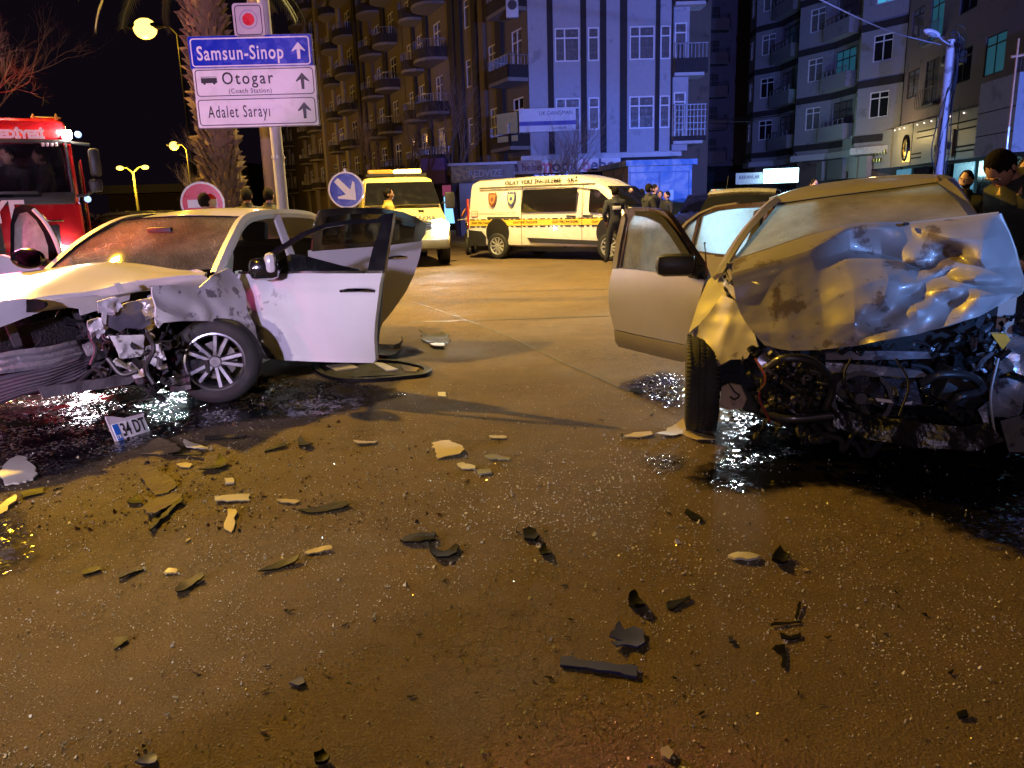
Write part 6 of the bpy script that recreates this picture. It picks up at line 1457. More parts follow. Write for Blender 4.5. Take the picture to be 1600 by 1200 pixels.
# ---- open door on the far side with mirror
od = bpy.data.objects.new('front_door', None); C.objects.link(od); od.parent = wc
odY = lambda px: 6.75 - (px - 90) * .002
def sm(pts, n=3): return [(p.x, p.y) for p in spline([V((x, y, 0)) for x, y in pts], n, close=True)]
fo = [(16, 405), (16, 350), (22, 326), (34, 320), (48, 324), (64, 340), (78, 362), (88, 385), (95, 408), (84, 414), (70, 416), (40, 412)]
fi = [(22, 400), (23, 350), (30, 334), (42, 331), (56, 344), (68, 364), (75, 385), (76, 408), (50, 408)]
dpanel('window_frame', TRIMB, fo, .05, od, Yf=odY, holes=[fi])
dpanel('window', glass_mat('red_lit_dirty_glass', (.5, .5, .5), .55, (.6, .58, .6), dscale=5, thr=(.3, .7)), fi, .006, od, Yf=odY)
MB().tube(spline([W(52, 327, 6.74), W(68, 344, 6.74), (W(82, 366, 6.7)), W(92, 390, 6.7), W(98, 408, 6.66)], 4), .018, 6).build('pillar_trim', WP, od, world=True)
dpanel('door_skin', WP, [(-70, 412), (-30, 396), (0, 398), (20, 404), (60, 412), (96, 412), (80, 425), (20, 440), (-70, 450)], .05, od, Yf=odY, off=.03)
mb = MB(); mb.ball(W(44, 404, 6.45), (.145, .07, .085)); mb.tube([W(70, 410, 6.5), W(92, 412, 6.6)], .03, 6); mb.build('wing_mirror', TRIMB, od, world=True)
dpanel('mirror_glass', M('mirror_glass', (.3, .3, .32), .03, metal=1), [(24, 400), (34, 393), (54, 391), (64, 400), (62, 412), (46, 417), (28, 412)], .004, od, Yf=lambda px: 6.36)

# ================================================================ WRECKED GREY CAR (right)
GP = M('grey_beige_paint', (.36, .34, .31), .36, metal=.2, coat=.5, var=.06, rvar=.05); GPS = M('grey_paint_dusty', (.29, .27, .26), .44, metal=.18, coat=.15, var=.12, blot=4, bcol=(.13, .10, .085), bthr=.56, bump=.08, bscale=10)
gc = thing('grey_wrecked_car', 'wrecked grey-beige saloon with bonnet torn up and front end destroyed', 'car', (1.801, 4.123, 0), math.radians(-118.5))
cur = [gc]
def gpts(rows): return [[W(*p) for p in r] for r in rows]
DUSTG = glass_mat('frosted_dirty_glass', (.55, .56, .56), .62, (.62, .64, .66), dscale=7, thr=(.25, .7), rough=.12, speck=.8)
DUSTW = glass_mat('dusty_cracked_windscreen', (.5, .48, .44), .78, (.62, .60, .56), dscale=3, thr=(.3, .75), rough=.1, cracks=.8, speck=.5)
# roof
rg_ = gpts((((1212, 318, 5.42), (1290, 307, 5.32), (1375, 296, 5.20), (1440, 288, 5.08), (1472, 286, 5.0), (1486, 290, 4.96)),
            ((1206, 312, 5.6), (1280, 295, 5.55), (1368, 284, 5.45), (1442, 277, 5.3), (1482, 279, 5.15), (1500, 292, 5.05)),
            ((1202, 309, 6.0), (1265, 290, 6.0), (1370, 276, 5.9), (1445, 272, 5.7), (1486, 276, 5.5), (1506, 296, 5.4)),
            ((1212, 310, 6.9), (1280, 293, 6.9), (1375, 281, 6.7), (1445, 278, 6.5), (1486, 284, 6.3), (1506, 304, 6.2))))
MB().grid(loft(rg_, 5, 4), thick=.02).build('roof', GP, gc, world=True)
MB().tube([W(1462, 274, 5.5), W(1465, 281, 5.1), W(1467, 286, 4.98)], .012, 5).build('roof_strip', M('roof_strip_brown', (.12, .08, .05), .6), gc, world=True)
# screen
wr = gpts((((1216, 320, 5.40), (1290, 310, 5.30), (1375, 299, 5.17), (1464, 287, 4.98)), ((1172, 374, 5.08), (1270, 350, 4.9), (1375, 335, 4.8), (1494, 315, 4.70)), ((1126, 432, 4.78), (1240, 395, 4.62), (1380, 372, 4.5), (1522, 350, 4.42))))
wg = loft(wr, 5, 5); wsg = MB().grid(wg, thick=.006).build('windscreen', DUSTW, gc, world=True)
MB().tube(wg[0], .012, 5).build('screen_seal', BLK, gc, world=True)
def strip(name, mat, a_, b_, thick=.03, par=None):
    n = 4; A = spline([W(*p) for p in a_], n); B = spline([W(*p) for p in b_], n)
    mid_ = [(x + y) / 2 + V((0, -.025, .012)) for x, y in zip(A, B)]
    return MB().grid([A, mid_, B], thick=thick).build(name, mat, par or gc, world=True)
strip('windscreen_pillar', GP, [(1118, 438, 4.86), (1152, 380, 5.12), (1188, 335, 5.38), (1208, 315, 5.5)], [(1130, 432, 4.80), (1162, 377, 5.06), (1196, 334, 5.32), (1218, 317, 5.42)])
strip('windscreen_pillar', GP, [(1464, 285, 4.98), (1482, 297, 4.90), (1500, 318, 4.78), (1514, 340, 4.68)], [(1486, 280, 5.0), (1502, 296, 4.92), (1517, 318, 4.80), (1534, 344, 4.70)])
strip('door_pillar', BLK, [(1178, 330, 6.3), (1172, 365, 6.3), (1166, 430, 6.3)], [(1190, 328, 6.2), (1186, 365, 6.2), (1182, 430, 6.2)])
# body shell behind: side sill, floor, far side, cabin
mb = MB(); gm = mworld(gc)
def gl_(x, y, z): return gm @ V((x, y, z))
mb.box((-3.3, -.78, .2), (-.35, .78, .32)); mb.build('floorpan', BLK, gc, smooth=0)
MB().box((-.5, -.74, .3), (-.4, .74, .90)).build('bulkhead', BLK, gc, smooth=0); MB().bbox((-.85, -.68, .72), (-.5, .68, .92), .06).build('dashboard', M('grey_dash', (.12, .11, .1), .8), gc)
MB().box((-3.3, .74, .3), (-.4, .82, .92)).build('body_side', GP, gc, smooth=0)
mb = MB(); mb.grid(loft([[V((-2.3, y * .5, 1.38)), V((-2.75, y * .62, .98)), V((-3.3, y * .70, .95)), V((-3.4, y * .72, .4))] for y in (-1, 0, 1)], 3, 3), thick=.02); mb.build('boot', GP, gc)
mb = MB(); sheet(mb, [V((x, -.80, z)) for x, z in ((-2.05, .92), (-2.1, .3), (-2.3, .3), (-2.25, .5), (-2.5, .62), (-2.75, .5), (-2.85, .3), (-3.3, .35), (-3.4, .9), (-2.8, .95))], step=.1, thick=.02, nrm=(0, -1, 0)); mb.build('rear_wing', GP, gc)
wheel(gc, V((-2.45, -.74, .29)), .29, .19, (0, -1, 0), 6, rim=STEEL); wheel(gc, V((-2.45, .74, .29)), .29, .19, (0, 1, 0), 6, rim=STEEL)
SEATG = M('seat_brown', (.16, .11, .07), .9)
for y in (-.36, .36):
    s = MB().bbox((-1.55, y - .24, .34), (-1.05, y + .24, .55), .06).build('seat', SEATG, gc); M4 = Matrix.Translation((-1.55, y, .5)) @ Matrix.Rotation(math.radians(-14), 4, 'Y'); MB().bbox((-.06, -.23, 0), (.06, .23, .56), .05, M4=M4).build('backrest', SEATG, s); MB().bbox((-.05, -.12, .58), (.05, .12, .74), .04, M4=M4).build('headrest', SEATG, s)
rg2 = [gl_(-.95, .36, .84) + gm.to_3x3() @ V((.05 * math.sin(t), .18 * math.cos(t), .17 * math.sin(t))) for t in [2 * PI * k / 18 for k in range(19)]]
MB().tube(rg2, .013, 6).build('steering_wheel', DARKIN, gc, world=True)
# bonnet: torn up, standing like a crumpled sail across the front
HX = [[(1146, 408), (1200, 391), (1262, 370), (1326, 353), (1372, 350), (1420, 350), (1478, 344), (1530, 338), (1562, 334)],
      [(1143, 428), (1200, 412), (1264, 392), (1326, 360), (1374, 358), (1424, 358), (1484, 372), (1536, 376), (1574, 362)],
      [(1146, 446), (1204, 432), (1270, 410), (1328, 392), (1378, 398), (1430, 408), (1490, 392), (1532, 404), (1586, 392)],
      [(1150, 470), (1208, 452), (1276, 434), (1322, 412), (1378, 410), (1436, 420), (1492, 412), (1540, 420), (1592, 416)],
      [(1158, 492), (1212, 476), (1280, 462), (1334, 446), (1386, 440), (1430, 444), (1476, 430), (1524, 436), (1596, 436)],
      [(1168, 508), (1218, 500), (1284, 488), (1336, 476), (1380, 474), (1424, 462), (1482, 452), (1534, 448), (1597, 450)],
      [(1178, 520), (1224, 520), (1286, 512), (1336, 504), (1378, 500), (1434, 486), (1484, 474), (1530, 466), (1594, 458)],
      [(1196, 540), (1236, 548), (1290, 546), (1340, 540), (1384, 532), (1432, 522), (1480, 510), (1528, 494), (1588, 462)]]
HB = [4.55, 4.50, 4.45, 4.38, 4.32, 4.28, 4.20, 4.12, 4.06]
HO = [[0, 0, 0, 0, 0, 0, 0, 0, 0], [.16, .16, .15, .02, .02, .03, .19, .20, .02], [.20, .20, .20, .03, .00, .15, .10, .25, .05], [.22, .24, .26, .20, .17, .13, .19, .20, .08],
      [.26, .30, .32, .35, .33, .31, .17, .33, .12], [.31, .35, .38, .42, .43, .29, .39, .25, .16], [.36, .40, .44, .48, .38, .49, .33, .42, .20], [.42, .46, .50, .50, .55, .47, .49, .40, .24]]
hr = [[W(HX[i][j][0], HX[i][j][1], HB[j] - HO[i][j]) for j in range(9)] for i in range(8)]
hg = lofts(hr, 14, 13, .50)
n_i = len(hg); n_j = len(hg[0])
for i, r_ in enumerate(hg):
    for j, p in enumerate(r_):
        u = j / n_j; v_ = i / n_i
        low = max(0, min(1, (v_ - .28) / .3)); right = max(0, min(1, (u - .30) / .3))
        q_ = V((p.x * 1.0 + p.z * .8, p.y, p.z * 1.8 - p.x * .8))
        DR_ = ((.8, -1.0), (1.0, -.35), (.25, 1.0))
        d = folds(p, 3.1, .005 + .024 * low * (.6 + .5 * right), 3.0, DR_) + folds(p, 8.2, .0008 + .007 * low * (.35 + right), 7.0, DR_[::-1]) + crease(q_, 11, .002 * low * right, 3) + .003 * noise.noise(p * 2.5)
        p.y -= d; p.z += d * .25
mb = MB(); mb.grid(hg, thick=.006); hb = mb.build('bonnet', GPS, gc, world=True, smooth=13)
edge = MB(); edge.tube([hg[0][j] + V((0, .006, .0)) for j in range(n_j)], .012, 6).tube([hg[i][-1] for i in range(n_i)], .01, 6); edge.build('bonnet_edge', GP, gc, world=True)
# the part of the bonnet sloping back to the screen
back = [[p.copy() for p in hg[0]], [p + V((.01, .12, -.015)) for p in hg[0]], [p + V((.02, .26, -.06)) for p in hg[0]]]
MB().grid(back, thick=.006).build('bonnet_rear', GP, gc, world=True)
MB().ball(W(1415, 350, 4.24), (.02, .015, .01)).build('washer_jet', PLB, gc, world=True)
# right front wing: lit top facet, dark bent front facet
def gtr(name, mat, pts, **k): return traced(name, mat, pts, parent=gc, **k)
gtr('front_wing', GP, [(1102, 446, 4.92), (1105, 436, 4.95), (1112, 432, 4.95), (1130, 434, 4.86), (1134, 448, 4.74), (1136, 464, 4.62), (1112, 490, 4.60), (1078, 522, 4.62), (1086, 495, 4.74), (1094, 470, 4.84)], thick=.012, step=.03, amp=.006, f=4)
gtr('wing_front', GPS, [(1078, 522, 4.62), (1112, 490, 4.60), (1136, 464, 4.60), (1150, 470, 4.45), (1166, 494, 4.36), (1180, 520, 4.28), (1190, 545, 4.22), (1186, 556, 4.22), (1160, 560, 4.26), (1142, 562, 4.32), (1126, 577, 4.40), (1100, 556, 4.50), (1082, 535, 4.60)], thick=.012, step=.03, amp=.03, f=4, seed=3)
gtr('torn_edge', GP, [(1134, 436, 4.7), (1146, 448, 4.5), (1150, 456, 4.45), (1156, 462, 4.42), (1152, 470, 4.42), (1142, 462, 4.5), (1136, 450, 4.6)], thick=.008, step=.02, amp=.02, f=9)
junk(gc, 1134, 412, 1160, 470, 4.5, 4.8, 40, [BLK, GP, ENG2], 12, .01, .045)
# front wheel seen tread-on
cw = W(1096, 612, 4.62); cw.z = .298
gax = V((-.975, .22, 0)).normalized(); gi = mworld(gc).inverted()
gw = wheel(gc, gi @ cw, .298, .20, (gi.to_3x3() @ gax).normalized(), 6, rim=STEEL, n=48)
tr_ = MB()
for k in range(72):   # sipes across the tread
    a_ = 2 * PI * k / 72; u = V((0, 0, 1)); v_ = gax.cross(u).normalized(); d = u * math.cos(a_) + v_ * math.sin(a_); t = gax.cross(d)
    for s0, s1 in ((-.092, -.066), (.066, .092), (-.02, .02)): tr_.prism([cw + d * .296 + gax * s0 - t * .0035, cw + d * .296 + gax * s1 - t * .0035, cw + d * .296 + gax * s1 + t * .0035, cw + d * .296 + gax * s0 + t * .0035], d * .0035)
stuff(tr_.build('tread_block', RUB, gc, world=True, smooth=0))
# destroyed front end
mb = MB(); mb.prism([W(1150, 500, 4.75), W(1620, 440, 4.55), W(1660, 600, 4.4), W(1560, 680, 4.3), W(1300, 690, 4.35), W(1160, 640, 4.6)], V((.15, .4, 0))); mb.build('engine_bay', BLK, gc, world=True, smooth=0)
WETD = M('oily_black_metal', (.012, .012, .014), .22, metal=.2, bump=.5, bscale=25, var=.5); BLUEG = M('bare_sheet_metal', (.16, .17, .20), .35, metal=.5, bump=.35, bscale=14, blot=7, bcol=(.04, .04, .05), bthr=.55)
junk(gc, 1160, 540, 1620, 600, 3.95, 4.3, 150, [WETD, ENG, BLK, BLK], 21, .02, .065)
junk(gc, 1180, 590, 1600, 690, 3.85, 4.25, 190, [WETD, BLK, BLK], 22, .02, .075)
junk(gc, 1500, 490, 1620, 600, 3.9, 4.2, 50, [WETD, BLUEG], 23, .02, .07)
junk(gc, 1200, 575, 1290, 640, 3.8, 4.0, 34, [WETD, ENG2], 24, .02, .06, kinds=(1, 2))
def wmb(name, mat, parent, fn, smooth=40): mb_ = MB(); fn(mb_); return mb_.build(name, mat, parent, world=True, smooth=smooth)
HOSE = M('rubber_hose', (.02, .02, .022), .4, coat=.3); CAST = M('cast_metal', (.16, .15, .15), .45, metal=.7, bump=.4, bscale=20)
c_ = W(1345, 622, 3.93); ay = V((-.3, -1, .1)).normalized()
wmb('fan_shroud', PLB, gc, lambda m_: m_.lathe([(.13, 0), (.15, .02), (.15, .05), (.128, .05), (.125, .0)], c_, ay, 28))
fb_ = MB()
for k in range(6):
    a_ = k * PI / 3; u_ = ay.orthogonal().normalized(); v_ = ay.cross(u_); d_ = u_ * math.cos(a_) + v_ * math.sin(a_); t_ = ay.cross(d_)
    fb_.add([c_ + d_ * .03 - t_ * .012, c_ + d_ * .03 + t_ * .012 + ay * .01, c_ + d_ * .12 + t_ * .035 + ay * .018, c_ + d_ * .12 - t_ * .02], [(0, 1, 2, 3)])
fb_.lathe([(0, .02), (.03, .02), (.035, 0)], c_, ay, 14); fb_.build('fan', HOSE, gc, world=True)
wmb('battery', PLB, gc, lambda m_: m_.bbox((-.13, -.08, -.09), (.13, .08, .09), .012, M4=Matrix.Translation(W(1500, 606, 3.95)) @ Matrix.Rotation(.35, 4, 'Y')))
for px0, py0, r_ in ((1240, 592, .055), (1268, 622, .04), (1226, 628, .034)):
    c2 = W(px0, py0, 3.95); wmb('pulley', CAST, gc, lambda m_: m_.lathe([(0, .03), (r_ * .4, .03), (r_ * .5, .015), (r_ * .9, .015), (r_, .025), (r_, .0), (r_ * .93, -.01), (r_, -.02), (0, -.02)], c2, ay, 22))
wmb('drive_belt', HOSE, gc, lambda m_: m_.tube([W(1240 - 12, 580, 3.93), W(1268 + 8, 612, 3.93), W(1268, 634, 3.93), W(1226 - 6, 636, 3.93), W(1228, 590, 3.93), W(1240 - 12, 580, 3.93)], .008, 5))
for pts in ([(1200, 575, 3.9), (1225, 560, 3.82), (1270, 565, 3.8), (1300, 600, 3.85), (1290, 640, 3.88)], [(1440, 600, 3.8), (1470, 585, 3.75), (1520, 590, 3.75), (1545, 620, 3.8)], [(1190, 640, 3.95), (1230, 655, 3.85), (1300, 650, 3.8)], [(1480, 640, 3.78), (1500, 620, 3.72), (1530, 612, 3.75), (1560, 580, 3.85)]):
    wmb('hose', HOSE, gc, lambda m_: m_.tube(spline([W(*p) for p in pts], 7), .021, 9))
for k, pts in enumerate(([(1180, 560, 4.0), (1196, 590, 3.9), (1186, 620, 3.88), (1204, 660, 3.85)], [(1400, 560, 3.7), (1420, 600, 3.66), (1405, 650, 3.64)], [(1560, 560, 3.7), (1548, 620, 3.66), (1556, 690, 3.6)], [(1330, 560, 3.75), (1320, 590, 3.72), (1342, 640, 3.7)])):
    wmb('wiring', BLK if k % 2 else M('wire_%s' % ('red', 'x', 'grey')[k], ((.2, .02, .02), (0, 0, 0), (.25, .25, .25))[k], .5), gc, lambda m_: m_.tube(spline([W(*p) for p in pts], 7), .006, 5))
wmb('headlamp_bowl', M('lamp_reflector', (.5, .5, .52), .12, metal=1), gc, lambda m_: m_.lathe([(0, -.05), (.05, -.04), (.085, .0), (.10, .05), (.105, .05)], W(1580, 556, 3.95), V((-.2, -1, .1)), 24))
wmb('headlamp_bowl', M('lamp_reflector_dull', (.25, .25, .27), .25, metal=1), gc, lambda m_: m_.lathe([(0, -.05), (.05, -.04), (.08, .0), (.09, .04)], W(1196, 566, 4.05), V((-.5, -1, .2)), 24))
# the same for the white car's crushed corner
for pts, sd_ in (([(148, 470), (176, 462), (190, 478), (172, 492), (152, 488)], 3), ([(226, 540), (250, 534), (256, 560), (240, 572), (224, 560)], 5), ([(132, 500), (156, 496), (160, 520), (140, 528)], 7), ([(196, 566), (226, 560), (232, 584), (206, 590)], 9), ([(214, 470), (236, 462), (244, 490), (226, 500)], 4)):
    traced('crumpled_plate', WPS if sd_ % 2 else BEAM, [(x, y, D(x) - .33) for x, y in pts], .008, .015, .045, 9, sd_)
for pts in ([(150, 500, 5.2), (140, 520, 5.15), (150, 545, 5.12), (142, 570, 5.1)], [(230, 520, 5.25), (240, 545, 5.2), (228, 575, 5.2), (240, 600, 5.2)], [(168, 560, 5.1), (190, 585, 5.08), (215, 580, 5.1)]): wmb('hose', HOSE, wc, lambda m_: m_.tube(spline([W(*p) for p in pts], 7), .016, 8))
wmb('reservoir', M('milky_plastic', (.4, .38, .4), .5), wc, lambda m_: m_.bbox((-.07, -.05, -.05), (.07, .05, .05), .02, M4=Matrix.Translation(W(248, 470, 5.75))))
gtr('crossmember', BLUEG, [(1290, 551, 4.0), (1380, 548, 3.92), (1450, 550, 3.86), (1456, 560, 3.86), (1400, 562, 3.9), (1290, 562, 4.0)], thick=.03, step=.04, amp=.008, f=5)
gtr('crossmember', BLUEG, [(1290, 566, 3.98), (1380, 572, 3.9), (1440, 580, 3.84), (1452, 588, 3.84), (1420, 590, 3.86), (1290, 580, 3.98)], thick=.03, step=.04, amp=.012, f=5, seed=2)
gtr('radiator', M('radiator_blue_grey', (.05, .055, .075), .4, metal=.3, bump=.7, bscale=50), [(1280, 582, 4.02), (1430, 592, 3.9), (1440, 634, 3.92), (1300, 628, 4.02)], thick=.03, step=.06, amp=.02, f=4, seed=7)
gtr('reflective_strip', M('white_strip', (.7, .7, .75), .3), [(1368, 622, 3.84), (1392, 625, 3.82), (1396, 630, 3.82), (1370, 627, 3.84)], thick=.004, step=.03)
gtr('reflective_strip', bpy.data.materials['white_strip'], [(1414, 629, 3.8), (1426, 627, 3.8), (1424, 632, 3.8), (1412, 632, 3.8)], thick=.004, step=.03)
gtr('crushed_bumper', WETD, [(1300, 640, 3.8), (1380, 652, 3.72), (1450, 662, 3.66), (1500, 668, 3.62), (1540, 660, 3.6), (1560, 690, 3.6), (1520, 706, 3.58), (1440, 700, 3.62), (1360, 688, 3.68), (1300, 668, 3.78)], thick=.02, step=.04, amp=.05, f=4, seed=9)
gtr('crumpled_plate', BLUEG, [(1545, 592, 3.75), (1575, 590, 3.7), (1604, 600, 3.66), (1598, 640, 3.66), (1590, 654, 3.66), (1556, 650, 3.72), (1540, 668, 3.72), (1528, 640, 3.76), (1552, 620, 3.76)], thick=.015, step=.03, amp=.04, f=6, seed=1)
gtr('alloy_bracket', M('cast_alloy', (.42, .44, .48), .3, metal=.7, bump=.3), [(1572, 530, 3.9), (1590, 526, 3.86), (1604, 528, 3.84), (1606, 586, 3.84), (1582, 578, 3.88), (1566, 584, 3.92), (1558, 582, 3.94), (1566, 560, 3.92), (1574, 545, 3.9)], thick=.03, step=.02, amp=.03, f=10, seed=1)
gtr('indicator_lamp', M('amber_plastic', (.6, .3, .04), .2, coat=1), [(1548, 520, 3.9), (1572, 522, 3.88), (1578, 530, 3.88), (1566, 545, 3.9), (1556, 532, 3.9)], thick=.02, step=.02, amp=.015, f=9)
gtr('hanging_sheet', BLUEG, [(1562, 658, 3.62), (1604, 648, 3.6), (1640, 660, 3.6), (1640, 706, 3.6), (1576, 706, 3.62)], thick=.01, step=.05, amp=.012, f=4)
gtr('splash_shield', M('beige_shield', (.34, .27, .22), .7, blot=6, bcol=(.1, .07, .05), bthr=.6), [(1128, 604, 4.35), (1140, 598, 4.34), (1158, 602, 4.3), (1168, 622, 4.3), (1160, 638, 4.3), (1142, 640, 4.34), (1126, 634, 4.38)], thick=.02, step=.025, amp=.02, f=7)
MB().tube(spline([W(1138, 598, 4.28), W(1148, 612, 4.25), W(1155, 618, 4.25), W(1148, 624, 4.25), W(1140, 620, 4.25)], 5), .005, 5).build('wire', BLK, gc, world=True)
# fender aerial
MB().tube([W(1105, 432, 4.93), W(1101, 382, 4.93)], [.006, .0035], 5).ball(W(1101, 380, 4.93), .007).build('aerial', M('red_black_aerial', (.1, .02, .02), .4), gc, world=True)
# ---- open front door (image left)
gY = lambda px: 6.12 - (px - 955) * (6.12 - 5.15) / 145.
gd = bpy.data.objects.new('front_door', None); C.objects.link(gd); gd.parent = gc
def gdp(name, mat, pts, th, par=gd, **k):
    k.setdefault('Yf', gY); return dpanel(name, mat, pts, th, par, **k)
gdp('door_skin', GP, [(957, 419), (990, 421), (1040, 427), (1078, 431), (1100, 436), (1096, 470), (1090, 500), (1082, 541), (1040, 531), (990, 521), (958, 514), (955, 470), (955, 440)], .05, bow=.035)
gdp('lower_cladding', M('door_cladding', (.10, .085, .07), .6), [(958, 516), (990, 523), (1040, 533), (1082, 543), (1074, 563), (1066, 566), (1010, 552), (966, 542), (962, 534)], .05, bow=.012, off=-.012)
fro = [(958, 418), (964, 380), (972, 340), (976, 326), (990, 324), (1022, 325), (1040, 331), (1052, 346), (1072, 378), (1092, 410), (1102, 437), (1080, 432), (1078, 418)]
fri = [(970, 418), (977, 380), (983, 345), (989, 336), (1012, 340), (1032, 350), (1048, 368), (1066, 398), (1074, 428), (1020, 424)]
gdp('window_frame', M('door_frame_brown', (.09, .06, .045), .3, coat=.7), fro, .05, holes=[fri]); gdp('window', DUSTG, fri, .006)
gdp('frame_edge', GP, [(956, 418), (962, 378), (971, 338), (975, 334), (977, 342), (969, 380), (963, 419)], .05, off=-.02)
gdp('rain_deflector', BLK, [(990, 330), (1020, 330), (1038, 340), (1056, 362), (1088, 415), (1080, 418), (1050, 372), (1034, 350), (1016, 340), (992, 337)], .02, off=-.04)
mb = MB(); mb.bbox((-.135, -.06, -.075), (.135, .06, .075), .055, M4=Matrix.Translation(W(1056, 414, 5.16)) @ Matrix.Rotation(math.radians(-8), 4, 'Z')); mb.tube([W(1078, 418, 5.2), W(1096, 426, 5.14)], [.06, .05], 8); mb.build('wing_mirror', PLB, gd, world=True)
gdp('mirror_triangle', PLB, [(1070, 400), (1080, 398), (1100, 436), (1076, 434)], .03, off=-.03)
oh = [(975 + 11 * math.cos(t), 453 + 8 * math.sin(t)) for t in [k * PI / 6 for k in range(12)]]
gdp('door_handle', PLB, oh, .02, off=-.045); gdp('side_moulding', GP, [(958, 482), (1088, 497), (1088, 500), (958, 486)], .012, off=-.04)
# ---- open rear door
ge = bpy.data.objects.new('rear_door', None); C.objects.link(ge); ge.parent = gc
geY = lambda px: 7.3 - (px - 1060) * .0075
fo2 = [(1058, 362), (1072, 348), (1092, 334), (1118, 324), (1150, 319), (1208, 314), (1204, 330), (1186, 360), (1170, 404), (1110, 400), (1082, 396)]
q1 = [(1065, 362), (1076, 350), (1090, 341), (1084, 365), (1078, 386)]; q2 = [(1096, 338), (1120, 330), (1150, 326), (1192, 324), (1178, 350), (1160, 399), (1120, 396), (1082, 391)]
gdp('window_frame', bpy.data.materials['door_frame_brown'], fo2, .05, ge, Yf=geY, holes=[q1, q2]); gdp('quarter_window', DUSTG, q1, .006, ge, Yf=geY); gdp('window', DUSTG, q2, .006, ge, Yf=geY)
gdp('door_skin', GP, [(1082, 394), (1110, 398), (1172, 402), (1168, 520), (1090, 500)], .05, ge, Yf=geY, off=-.01)
gdp('door_top_trim', GP, [(1057, 362), (1072, 346), (1092, 332), (1118, 321), (1150, 316), (1150, 319), (1118, 324), (1092, 335), (1074, 349), (1060, 365)], .03, ge, Yf=geY, off=-.02)

